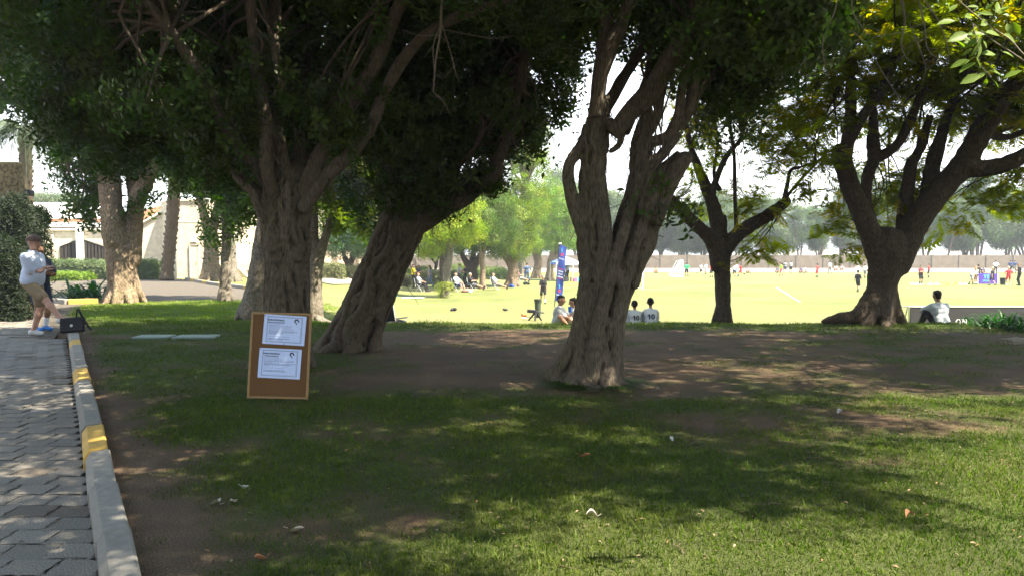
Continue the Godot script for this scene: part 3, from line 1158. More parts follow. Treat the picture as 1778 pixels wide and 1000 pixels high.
func limb(called: String, list: Array, bark: Material, parent: Node3D, rough := 0.16, sides := 12) -> void:
	var c := curve(list, 7)
	var mb := MB.new()
	mb.tube(c[0], c[1], sides)
	for i in mb.v.size():
		mb.c[i] = Color.WHITE * (1.0 + 0.3 * bark_noise.get_noise_3dv(mb.v[i] * Vector3(3, 1.2, 3)))
	mb.ruffle(bark_noise, float(c[1][0]) * rough * 2.2, Vector3(5, 2.0, 5))
	wpart(called, mb, bark, parent)

func add_caps(caps: Array, list: Array, per := 4) -> void:
	var c := curve(list, per)
	for i in c[0].size() - 1:
		caps.append([c[0][i], c[0][i + 1], c[1][i], c[1][i + 1]])

func add_core(caps: Array, list: Array) -> void:      # the core that the strands wrap
	var thin := []
	for q in list:
		thin.append([q[0], q[1] * 0.83])
	add_caps(caps, thin)

# root strands that run down the outside of a trunk, twisting and merging, and flare where they enter the ground
func strands(caps: Array, spine: Array, count: int, size: Vector2, flare: float, twist: float, from := 0.0, to := 1.0, front := true) -> void:
	var c := curve(spine, 6)
	var p: PackedVector3Array = c[0]
	var r: PackedFloat32Array = c[1]
	var n := p.size()
	for s in count:
		var a := TAU * (s + rng.randf_range(-0.35, 0.35)) / count
		if front and rng.randf() < 0.3:
			a = PI * 0.5 + rng.randf_range(-1.2, 1.2)
		var wob := rng.randf() * 100.0
		var thick := rng.randf_range(size.x, size.y)
		var t1 := rng.randf_range(0.55, 1.0) * (to - from) + from
		var last := Vector3.INF
		var lr := 0.0
		var sunk := rng.randf_range(0.82, 1.0)
		var steps := int((n - 1) * (t1 - from) * 1.3) + 2
		for k in steps + 1:
			var f := from + (t1 - from) * k / steps
			var u := f * (n - 1)
			var i := mini(int(u), n - 2)
			var q := p[i].lerp(p[i + 1], u - i)
			var rr := lerpf(r[i], r[i + 1], u - i)
			var d := (p[i + 1] - p[i]).normalized()
			var e1 := d.cross(Vector3(0, 0, 1)).normalized()
			var e2 := e1.cross(d).normalized()
			var b := a + twist * f + 0.5 * bark_noise.get_noise_2d(wob, f * 8.0)
			var low := maxf(0.0, 1.0 - f * 4.5) if from == 0.0 else 0.0
			var off := rr * sunk + flare * low * low * (0.5 + 0.9 * absf(sin(wob * 3.0)))
			var x := q + (e1 * cos(b) + e2 * sin(b)) * off
			if k == 0 and from == 0.0:
				x.y = ground(x.x, x.z) - 0.06
			var tr := thick * (1.0 + 0.35 * low - 0.35 * f) * (0.85 + 0.35 * bark_noise.get_noise_2d(wob + 50.0, f * 14.0))
			if last != Vector3.INF:
				caps.append([last, x, lr, tr])
			last = x
			lr = tr

func trunk_mesh(caps: Array, h: float, k: float, rough: float) -> MB:
	var mb := MB.new()
	blob_mesh(mb, caps, h, k)
	mb.ruffle(bark_noise, rough, Vector3(9, 3.0, 9))
	mb.ruffle(bark_noise, rough * 0.7, Vector3(40, 5.0, 40))
	for i in mb.v.size():
		var n := bark_noise.get_noise_3dv(mb.v[i] * Vector3(2.2, 1.0, 2.2))
		var m := fine.get_noise_3dv(mb.v[i] * 7.0)
		mb.c[i] = Color(1, 1, 1).lerp(Color(0.85, 0.98, 0.80), clampf(n * 2.0 + 0.3, 0.0, 1.0)) * (1.0 + 0.35 * n + 0.30 * m + 0.32 * fine.get_noise_3dv(mb.v[i] * Vector3(38, 16, 38)))
		if m > 0.34:
			mb.c[i] = mb.c[i].lerp(Color(1.9, 2.0, 1.8), 0.5)
		mb.c[i].a = 1.0
	return mb

func spray(kind: String) -> ArrayMesh:       # a twig with its leaves, growing along +y
	var mb := MB.new()
	if kind == "ficus":
		mb.tint = Color(1.5, 1.1, 1.2)
		mb.bar(Vector3.ZERO, Vector3(0.0, 0.34, 0.02), 0.004, 3, 0.002)
		for k in 16:
			var f := 0.05 + 0.95 * k / 16.0
			var a := k * 2.4 + rng.randf_range(-0.5, 0.5)
			var side := Vector3(cos(a), 0, sin(a))
			var dir := (side + Vector3.UP * rng.randf_range(-0.2, 0.9) + Vector3(0, 0, 0)).normalized()
			mb.tint = Color.WHITE * rng.randf_range(0.75, 1.3)
			mb.tint.a = 1.0
			mb.leaf(Vector3(0, 0.34 * f, 0.02 * f) + side * 0.02, dir, (Vector3.UP + side * 0.3).normalized(), rng.randf_range(0.075, 0.122), rng.randf_range(0.036, 0.054), 0.16)
	elif kind == "feather":                 # a twice divided leaf, flat and fern-like
		mb.tint = Color(0.9, 0.7, 0.6)
		mb.bar(Vector3.ZERO, Vector3(0, 0.46, 0), 0.004, 3, 0.0015)
		for k in 11:
			var f := 0.12 + 0.85 * k / 10.0
			var long := 0.17 * sin(PI * clampf(0.18 + 0.75 * f, 0, 1)) + 0.03
			for s in [-1.0, 1.0]:
				mb.tint = Color.WHITE * rng.randf_range(0.8, 1.25)
				mb.tint.a = 1.0
				var dir := Vector3(s * 0.85, 0.52, rng.randf_range(-0.3, 0.15)).normalized()
				mb.leaf(Vector3(0, 0.46 * f, 0), dir, Vector3(0, 0, 1), long, 0.034, 0.10)
	elif kind == "mid":                     # coarse clump for trees in the middle distance
		for k in 22:
			var a := k * 2.4
			var f := rng.randf()
			var side := Vector3(cos(a), 0, sin(a))
			var dir := (side + Vector3(rng.randf_range(-0.4, 0.4), rng.randf_range(-0.7, 0.6), rng.randf_range(-0.4, 0.4))).normalized()
			mb.tint = Color.WHITE * rng.randf_range(0.7, 1.3)
			mb.tint.a = 1.0
			mb.leaf(Vector3(0, 0.5 * f, 0) + side * rng.randf_range(0.0, 0.22), dir, Vector3(side.x * 0.4, 1, side.z * 0.4).normalized(), rng.randf_range(0.11, 0.19), rng.randf_range(0.05, 0.08), 0.15)
	elif kind == "wisp":                    # drooping thin foliage of the far trees
		for k in 26:
			var a := k * 2.4
			var side := Vector3(cos(a), 0, sin(a))
			var dir := (side * 0.5 + Vector3(0, rng.randf_range(-1.2, 0.5), 0)).normalized()
			mb.tint = Color.WHITE * rng.randf_range(0.7, 1.3)
			mb.tint.a = 1.0
			mb.leaf(Vector3(0, rng.randf() * 0.7, 0) + side * rng.randf_range(0.0, 0.35), dir, side, rng.randf_range(0.25, 0.45), rng.randf_range(0.05, 0.09), 0.1)
	elif kind == "hedge":
		for k in 20:
			var a := k * 2.4
			var side := Vector3(cos(a), 0, sin(a))
			mb.tint = Color.WHITE * rng.randf_range(0.7, 1.3)
			mb.tint.a = 1.0
			mb.leaf(side * rng.randf_range(0, 0.06) + Vector3.UP * rng.randf_range(0, 0.1), (side + Vector3.UP * rng.randf_range(-0.2, 1.2)).normalized(), Vector3.UP, rng.randf_range(0.03, 0.055), 0.022, 0.1)
	return mb.mesh()

# clumps of leaves through an egg-shaped volume, thinned into lumps with gaps
func cloud(cp: Copies, centre: Vector3, radii: Vector3, count: int, size: Vector2, lumps: float, tone: Color, droop := 0.5, seedling := 0.0, gaps := 0.0) -> void:
	var made := 0
	var tries := 0
	while made < count and tries < count * 12:
		tries += 1
		var u := Vector3(rng.randfn(), rng.randfn(), rng.randfn()).normalized() * pow(rng.randf(), 0.42)
		var p := centre + u * radii
		var n := noise.get_noise_3d(p.x * lumps + seedling, p.y * lumps * 1.3, p.z * lumps)
		if n < gaps - 0.06 * rng.randf():
			continue
		var out := (u * radii.normalized()).normalized()
		var dir := (out + Vector3(rng.randf_range(-1, 1), rng.randf_range(-0.6, 0.5) - droop, rng.randf_range(-1, 1)) * 0.8).normalized()
		var b := Basis(Quaternion(Vector3.UP, dir)) * Basis(Vector3.UP, rng.randf() * TAU)
		var s := rng.randf_range(size.x, size.y)
		var c := tone * rng.randf_range(0.7, 1.3)
		c.r *= rng.randf_range(0.85, 1.25)
		c.a = 1.0
		cp.add(Transform3D(b.scaled(Vector3.ONE * s), p), c)
		made += 1

# fern-like leaves in flat layers
func layers(cp: Copies, centre: Vector3, radii: Vector3, count: int, size: Vector2, tone: Color, gaps := -0.1) -> void:
	var made := 0
	var tries := 0
	while made < count and tries < count * 10:
		tries += 1
		var u := Vector3(rng.randfn(), rng.randfn(), rng.randfn()).normalized() * pow(rng.randf(), 0.4)
		var p := centre + u * radii
		p.y = centre.y + (floorf((p.y - centre.y) / 0.55) + 0.5) * 0.55 + rng.randf_range(-0.24, 0.24) - 0.10 * u.length_squared()
		if noise.get_noise_3d(p.x * 11.0, p.y * 14.0, p.z * 11.0) < gaps:
			continue
		var yaw := rng.randf() * TAU
		var flat := Basis(Vector3.UP, yaw) * Basis(Vector3.RIGHT, -PI * 0.5 + rng.randf_range(-0.9, 0.45))
		var s := rng.randf_range(size.x, size.y)
		var c := tone * rng.randf_range(0.7, 1.25)
		if rng.randf() < 0.16:
			c = c * Color(1.7, 1.15, 0.8)
		c.a = 1.0
		cp.add(Transform3D((flat * Basis(Vector3.UP, rng.randf_range(-0.4, 0.4))).scaled(Vector3.ONE * s), p), c)
		made += 1

# thin boughs from a limb's end out into the leaves
func boughs(mb: MB, limb_end: Array, centre: Vector3, radii: Vector3, count: int, r: float, sag := 0.1) -> void:
	for k in count:
		var u := Vector3(rng.randfn(), rng.randfn(), rng.randfn()).normalized() * pow(rng.randf(), 0.4)
		var e := centre + u * radii
		var from: Vector3 = limb_end[0].lerp(limb_end[1], rng.randf())
		var l := (e - from).length()
		var pts := []
		for j in 4:
			var f := j / 3.0
			pts.append([from.lerp(e, f) + Vector3(rng.randf_range(-1, 1), rng.randf_range(-0.5, 1), rng.randf_range(-1, 1)) * l * 0.14 * sin(PI * f) + Vector3.UP * l * sag * sin(PI * f), r * (1.0 - 0.8 * f)])
		var c := curve(pts, 3)
		mb.tube(c[0], c[1], 5, false)
		for j in 3:
			var s: Vector3 = (pts[2][0] as Vector3).lerp(e, rng.randf())
			mb.bar(s, s + Vector3(rng.randf_range(-1, 1), rng.randf_range(-0.3, 0.8), rng.randf_range(-1, 1)) * l * 0.22, r * 0.22, 4, r * 0.08)

func hairs(mb: MB, list: Array, count: int, spreadout: float, long: Vector2, r: float) -> void:     # thin hanging air roots around a limb
	var c := curve(list, 5)
	var p: PackedVector3Array = c[0]
	for k in count:
		var i := rng.randi() % p.size()
		var o := Vector3(rng.randf_range(-1, 1), rng.randf_range(-0.2, 0.4), rng.randf_range(-0.2, 1.0)).normalized() * (float(c[1][i]) * 0.95 + rng.randf() * spreadout)
		var s := p[i] + o
		var l := rng.randf_range(long.x, long.y)
		var bend := Vector3(rng.randf_range(-1, 1), -1.6, rng.randf_range(-0.6, 0.6)).normalized()
		var pts := PackedVector3Array()
		var rad := PackedFloat32Array()
		for j in 4:
			pts.append(s + bend * l * j / 3.0 + Vector3(rng.randf_range(-1, 1), rng.randf_range(-1, 1), rng.randf_range(-1, 1)) * l * 0.09 * j)
			rad.append(r * (1.0 - 0.22 * j))
		mb.tube(pts, rad, 4, false)

var SPRAY := {}

func make_trees() -> void:
	rng.seed = 101
	for k in ["ficus", "feather", "mid", "wisp", "hedge"]:
		SPRAY[k] = spray(k)
	ficus_with_board()
	leaning_ficus()
	central_ficus()
	tamarind_pair()
	kerb_trees()
	lawn_trees()
	hanging_sprig()
	dead_boughs()
	far_trees()
	palms()
	hedges()
	added_shade_trees()

func named_leaves(parent: Node3D, count: int, spot: Array, tone: Color) -> void:     # the leaves near enough to tell apart
	var shapes: Array[ArrayMesh] = []
	for k in 4:
		var mb := MB.new()
		mb.tint = tone * rng.randf_range(0.8, 1.2)
		mb.tint.a = 1.0
		mb.leaf(Vector3.ZERO, Vector3.UP, Vector3(0, 0, 1), rng.randf_range(0.09, 0.13), rng.randf_range(0.042, 0.058), 0.16)
		shapes.append(mb.mesh())
	for k in count:
		var s: Array = spot[k % spot.size()]
		var c: Vector3 = s[0] + Vector3(rng.randf_range(-1, 1), rng.randf_range(-1, 1), rng.randf_range(-1, 1)) * s[1]
		var dir := Vector3(rng.randf_range(-1, 1), rng.randf_range(-1.3, 0.1), rng.randf_range(-1, 1)).normalized()
		part("leaf", shapes[k % 4], M.ficus_leaf, parent, Transform3D(Basis(Quaternion(Vector3.UP, dir)) * Basis(Vector3.UP, rng.randf() * TAU), c - parent.position))

# the fig behind the notice board: a sheaf of fused roots with many upright stems
func ficus_with_board() -> void:
	rng.seed = 201
	var Z := 10.3
	var t := thing("ficus_tree", "dark fig tree of fused roots and many upright stems, directly behind the notice board", "tree", foot(pxx(496, Z), -Z))
	var caps := []
	var spine := [[at(492, 655, Z), 0.30], [at(496, 560, Z), 0.27], [at(499, 470, Z), 0.27], [at(497, 410, Z), 0.30], [at(498, 350, Z), 0.34], [at(505, 312, Z), 0.30]]
	add_core(caps, spine)
	strands(caps, spine, 18, Vector2(0.04, 0.08), 0.16, 0.3)
	strands(caps, spine, 7, Vector2(0.03, 0.055), 0.0, -1.0, 0.3, 1.0)
	for q in [[470, 425], [512, 440], [480, 480]]:                # swollen knots
		var c := at(q[0], q[1], Z - 0.24)
		caps.append([c, c + Vector3(0.03, -0.05, 0), 0.085, 0.07])
	# the lower ends of the main stems
	var stems := [
		[[480, 335, Z, 0.09], [440, 285, Z - 0.3, 0.08], [395, 225, Z - 0.6, 0.085], [352, 140, Z - 1.0, 0.07], [300, 60, Z - 1.3, 0.06], [235, -20, Z - 1.6, 0.05]],
		[[478, 345, Z - 0.2, 0.08], [462, 290, Z - 0.5, 0.085], [464, 220, Z - 0.7, 0.075], [447, 140, Z - 0.8, 0.075], [438, 60, Z - 0.9, 0.07], [432, -40, Z - 1.0, 0.06]],
		[[500, 330, Z - 0.1, 0.08], [486, 260, Z - 0.25, 0.09], [470, 170, Z - 0.3, 0.08], [474, 80, Z - 0.3, 0.075], [478, -40, Z - 0.2, 0.07]],
		[[510, 325, Z, 0.09], [522, 240, Z + 0.4, 0.08], [520, 150, Z + 0.8, 0.09], [535, 60, Z + 1.1, 0.08], [545, -60, Z + 1.4, 0.07]],
		[[520, 345, Z - 0.15, 0.09], [548, 285, Z - 0.3, 0.105], [578, 225, Z - 0.4, 0.08], [622, 160, Z - 0.5, 0.095], [662, 82, Z - 0.6, 0.09], [704, -10, Z - 0.8, 0.08], [740, -90, Z - 1.0, 0.06]],
		[[528, 360, Z - 0.25, 0.09], [566, 305, Z - 0.3, 0.085], [612, 262, Z - 0.3, 0.075], [646, 212, Z - 0.4, 0.075], [684, 128, Z - 0.5, 0.072], [732, 66, Z - 0.7, 0.068], [800, 26, Z - 1.0, 0.06], [888, -4, Z - 1.3, 0.05], [960, -30, Z - 1.6, 0.04]],
		[[470, 350, Z + 0.1, 0.08], [418, 310, Z, 0.08], [375, 250, Z + 0.2, 0.07], [340, 190, Z + 0.4, 0.06], [320, 100, Z + 0.6, 0.05]],
		[[505, 320, Z + 0.3, 0.09], [560, 200, Z + 1.2, 0.09], [600, 100, Z + 1.8, 0.07], [640, -30, Z + 2.2, 0.06]],
		[[490, 320, Z + 0.2, 0.08], [430, 200, Z + 1.0, 0.08], [385, 90, Z + 1.6, 0.07], [330, -60, Z + 2.0, 0.055]],
		[[455, 372, Z - 0.15, 0.06], [436, 330, Z - 0.3, 0.05], [420, 318, Z - 0.3, 0.045], [398, 290, Z - 0.2, 0.04], [384, 240, Z, 0.035]]]
	for s in stems:
		add_caps(caps, limb_pts(s.slice(0, 3)), 3)
	wpart("trunk", trunk_mesh(caps, 0.018, 0.009, 0.008), M.ficus_bark, t)
	for s in stems:
		limb("stem", limb_pts(s.slice(1)), M.ficus_bark, t)
	var hair := MB.new()
	for s in stems.slice(0, 7):
		hairs(hair, limb_pts(s.slice(0, 4)), 26, 0.05, Vector2(0.15, 0.5), 0.006)
	hairs(hair, spine.slice(2), 90, 0.03, Vector2(0.1, 0.35), 0.006)
	wpart("air_roots", hair, M.ficus_bark, t).set_meta("kind", "stuff")
	var cp := Copies.new()
	var bg := MB.new()
	bg.tint = Color.WHITE
	var tone := Color(0.95, 1.0, 0.95)
	# egg-shaped masses of leaves: picture centre, depth, radii in metres, number
	for b in [[300, 130, Z + 0.5, Vector3(1.5, 1.1, 1.2), 620, 0], [170, 70, Z + 0.2, Vector3(1.5, 1.1, 1.6), 600, 0], [270, 170, Z - 1.4, Vector3(0.6, 0.4, 0.4), 60, 0], [200, 210, Z + 0.6, Vector3(1.1, 0.6, 1.0), 330, 0], [420, 200, Z + 0.8, Vector3(1.0, 1.0, 0.9), 430, 1], [390, 250, Z - 0.5, Vector3(0.35, 0.3, 0.4), 60, 6], [560, 60, Z + 1.2, Vector3(1.6, 1.0, 1.2), 700, 3], [600, 190, Z + 0.9, Vector3(0.8, 0.8, 0.8), 330, 7], [650, 0, Z + 0.9, Vector3(1.6, 0.7, 1.2), 420, 4], [450, 20, Z + 0.9, Vector3(1.3, 0.8, 0.9), 330, 2], [570, 195, Z - 0.6, Vector3(0.34, 0.24, 0.3), 40, 4], [470, 165, Z - 0.9, Vector3(0.35, 0.2, 0.3), 45, 1],
			[330, -260, Z - 0.6, Vector3(3.2, 1.4, 3.0), 1500, 0], [560, -280, Z, Vector3(3.2, 1.4, 3.2), 1500, 3], [760, -180, Z - 1.2, Vector3(2.2, 1.3, 2.4), 900, 5], [60, -120, Z - 1.0, Vector3(2.2, 1.5, 2.6), 1000, 0], [480, -420, Z + 0.3, Vector3(3.4, 1.5, 3.4), 1300, 2]]:
		var c := at(b[0], b[1], b[2])
		cloud(cp, c, b[3], b[4], Vector2(0.9, 1.25), 9.0, tone, 0.55, 0.0, -0.12)
		var tip: Array = stems[b[5]]
		var e := limb_pts(tip.slice(-2))
		boughs(bg, [e[0][0], e[1][0]], c, b[3], 5 + int(b[4] / 130.0), 0.03)
	for b in [[Vector3(-1.4, 6.2, -5.4), Vector3(2.2, 1.0, 2.4), 1000, 4], [Vector3(-5.0, 6.5, -12.4), Vector3(2.2, 0.9, 1.6), 700, 0], [Vector3(-4.6, 6.4, -7.4), Vector3(2.0, 1.0, 2.0), 800, 0]]:  # leaf masses above the view, added to shade the paving
		cloud(cp, b[0], b[1], b[2], Vector2(0.9, 1.3), 8.0, tone, 0.55, 0.0, -0.2)
		boughs(bg, [limb_pts(stems[b[3]].slice(-2))[0][0], limb_pts(stems[b[3]].slice(-2))[1][0]], b[0], b[1], 5, 0.03)
	for k in 7:                             # leafy shoots along the stems
		var e := limb_pts(stems[k].slice(2, 5))
		for j in 14:
			var p: Vector3 = e[0][0].lerp(e[mini(2, e.size() - 1)][0], rng.randf())
			cloud(cp, p, Vector3(0.22, 0.2, 0.22), 2, Vector2(0.7, 1.0), 1.0, tone, 0.3, 0.0, -2.0)
	wpart("boughs", bg, M.ficus_bark, t).set_meta("kind", "stuff")
	spread("crown", SPRAY.ficus, M.ficus_leaf, cp, t, t.position)
	named_leaves(t, 60, [[at(575, 200, Z - 1.0), 0.3], [at(480, 170, Z - 1.2), 0.3], [at(330, 160, Z - 1.9), 0.45]], Color(1.2, 1.25, 1.2))

func leaning_ficus() -> void:
	rng.seed = 202
	var Z := 12.2
	var t := thing("ficus_tree", "fig tree whose ridged trunk leans far over to one side, dense with shoots", "tree", foot(pxx(610, Z), -Z))
	var caps := []
	var spine := [[at(606, 615, Z), 0.36], [at(632, 545, Z), 0.34], [at(660, 480, Z), 0.33], [at(686, 420, Z), 0.33], [at(706, 372, Z), 0.36], [at(722, 335, Z + 0.1), 0.30]]
	add_core(caps, spine)
	strands(caps, spine, 20, Vector2(0.05, 0.09), 0.16, 0.35)
	strands(caps, spine, 10, Vector2(0.025, 0.05), 0.06, 0.9, 0.0, 0.7)
	add_caps(caps, [[at(548, 606, Z - 0.1), 0.06], [at(572, 594, Z - 0.15), 0.10], [at(605, 560, Z - 0.1), 0.13], [at(632, 510, Z), 0.12], [at(648, 470, Z), 0.10]])
	var stems := [
		[[690, 420, Z - 0.1, 0.19], [712, 370, Z - 0.2, 0.16], [690, 310, Z - 0.3, 0.11], [664, 240, Z - 0.4, 0.09], [655, 150, Z - 0.4, 0.07], [640, 40, Z - 0.3, 0.06]],
		[[716, 390, Z - 0.1, 0.22], [768, 362, Z - 0.2, 0.16], [818, 334, Z - 0.2, 0.115], [856, 292, Z - 0.2, 0.085], [878, 240, Z - 0.2, 0.07], [896, 165, Z - 0.6, 0.06], [915, 90, Z - 0.7, 0.045]],
		[[712, 370, Z, 0.22], [738, 300, Z + 0.2, 0.16], [752, 220, Z + 0.4, 0.13], [765, 130, Z + 0.6, 0.10], [790, 20, Z + 0.9, 0.08]],
		[[722, 360, Z + 0.1, 0.18], [778, 300, Z + 0.6, 0.13], [826, 230, Z + 1.0, 0.10], [880, 130, Z + 1.4, 0.07], [940, 40, Z + 1.8, 0.05]],
		[[690, 370, Z + 0.2, 0.16], [672, 300, Z + 0.8, 0.11], [640, 200, Z + 1.3, 0.08], [620, 90, Z + 1.7, 0.06]],
		[[830, 322, Z - 0.4, 0.08], [862, 305, Z - 0.7, 0.06], [868, 284, Z - 0.9, 0.05]],
		[[845, 300, Z - 0.2, 0.08], [905, 282, Z, 0.06], [960, 292, Z + 0.2, 0.03]]]
	for s in stems.slice(0, 5):
		add_caps(caps, limb_pts(s.slice(0, 3)), 3)
	wpart("trunk", trunk_mesh(caps, 0.019, 0.010, 0.008), M.ficus_bark, t)
	for k in 5:
		limb("limb", limb_pts(stems[k].slice(1)), M.ficus_bark, t)
	limb("snag", limb_pts(stems[5]), M.ficus_bark, t)
	var hair := MB.new()
	hairs(hair, spine, 170, 0.02, Vector2(0.15, 0.55), 0.007)
	hairs(hair, limb_pts(stems[1]), 240, 0.10, Vector2(0.1, 0.35), 0.006)
	hairs(hair, limb_pts(stems[0]), 40, 0.05, Vector2(0.1, 0.35), 0.006)
	wpart("air_roots", hair, M.ficus_bark, t).set_meta("kind", "stuff")
	var cp := Copies.new()
	var bg := MB.new()
	for b in [[680, 240, Z + 0.1, Vector3(0.50, 0.95, 0.6), 280, 0], [745, 230, Z - 0.3, Vector3(0.75, 1.05, 0.8), 480, 2], [810, 230, Z + 0.2, Vector3(0.6, 0.7, 0.7), 330, 3], [725, 320, Z - 0.35, Vector3(0.55, 0.35, 0.4), 70, 2], [790, 320, Z - 0.4, Vector3(0.4, 0.25, 0.3), 36, 1], [850, 250, Z - 0.4, Vector3(0.3, 0.45, 0.3), 50, 1], [655, 345, Z + 0.2, Vector3(0.25, 0.4, 0.3), 24, 0], [895, 235, Z, Vector3(0.25, 0.5, 0.3), 26, 1], [855, 190, Z, Vector3(0.5, 0.8, 0.8), 320, 1], [700, 120, Z + 0.4, Vector3(1.3, 1.0, 1.2), 800, 0], [830, 100, Z + 0.4, Vector3(1.2, 0.9, 1.3), 700, 3], [925, 90, Z + 0.6, Vector3(0.8, 0.9, 1.2), 330, 1], [960, 40, Z + 0.2, Vector3(0.8, 0.7, 1.2), 260, 3], [905, 220, Z + 0.8, Vector3(0.35, 0.4, 0.6), 70, 1], [950, 185, Z + 0.9, Vector3(0.42, 0.35, 0.6), 60, 1], [650, 300, Z + 0.9, Vector3(0.45, 0.7, 0.5), 160, 4],
			[700, -150, Z + 0.2, Vector3(3.2, 1.6, 3.0), 1500, 0], [900, -160, Z + 0.6, Vector3(2.6, 1.4, 2.8), 1100, 3], [800, -330, Z + 0.6, Vector3(3.4, 1.5, 3.2), 1100, 2], [1010, -60, Z + 0.8, Vector3(1.2, 0.8, 1.6), 260, 3], [1020, -240, Z + 2.2, Vector3(3.0, 1.3, 2.8), 1100, 3], [860, -420, Z + 2.0, Vector3(3.6, 1.4, 3.2), 1000, 2]]:  # upper masses above the view, extended to shade the bare soil
		var c := at(b[0], b[1], b[2])
		cloud(cp, c, b[3], b[4], Vector2(0.9, 1.3), 9.0, Color(0.95, 1.0, 0.9), 0.65, 40.0, -0.03)
		var e := limb_pts(stems[b[5]].slice(-2))
		boughs(bg, [e[0][0], e[1][0]], c, b[3], 4 + int(b[4] / 130.0), 0.03)
	wpart("boughs", bg, M.ficus_bark, t).set_meta("kind", "stuff")
	spread("crown", SPRAY.ficus, M.ficus_leaf, cp, t, t.position)
	named_leaves(t, 40, [[at(745, 300, Z - 1.1), 0.4], [at(960, 270, Z), 0.25]], Color(1.0, 1.05, 1.05))

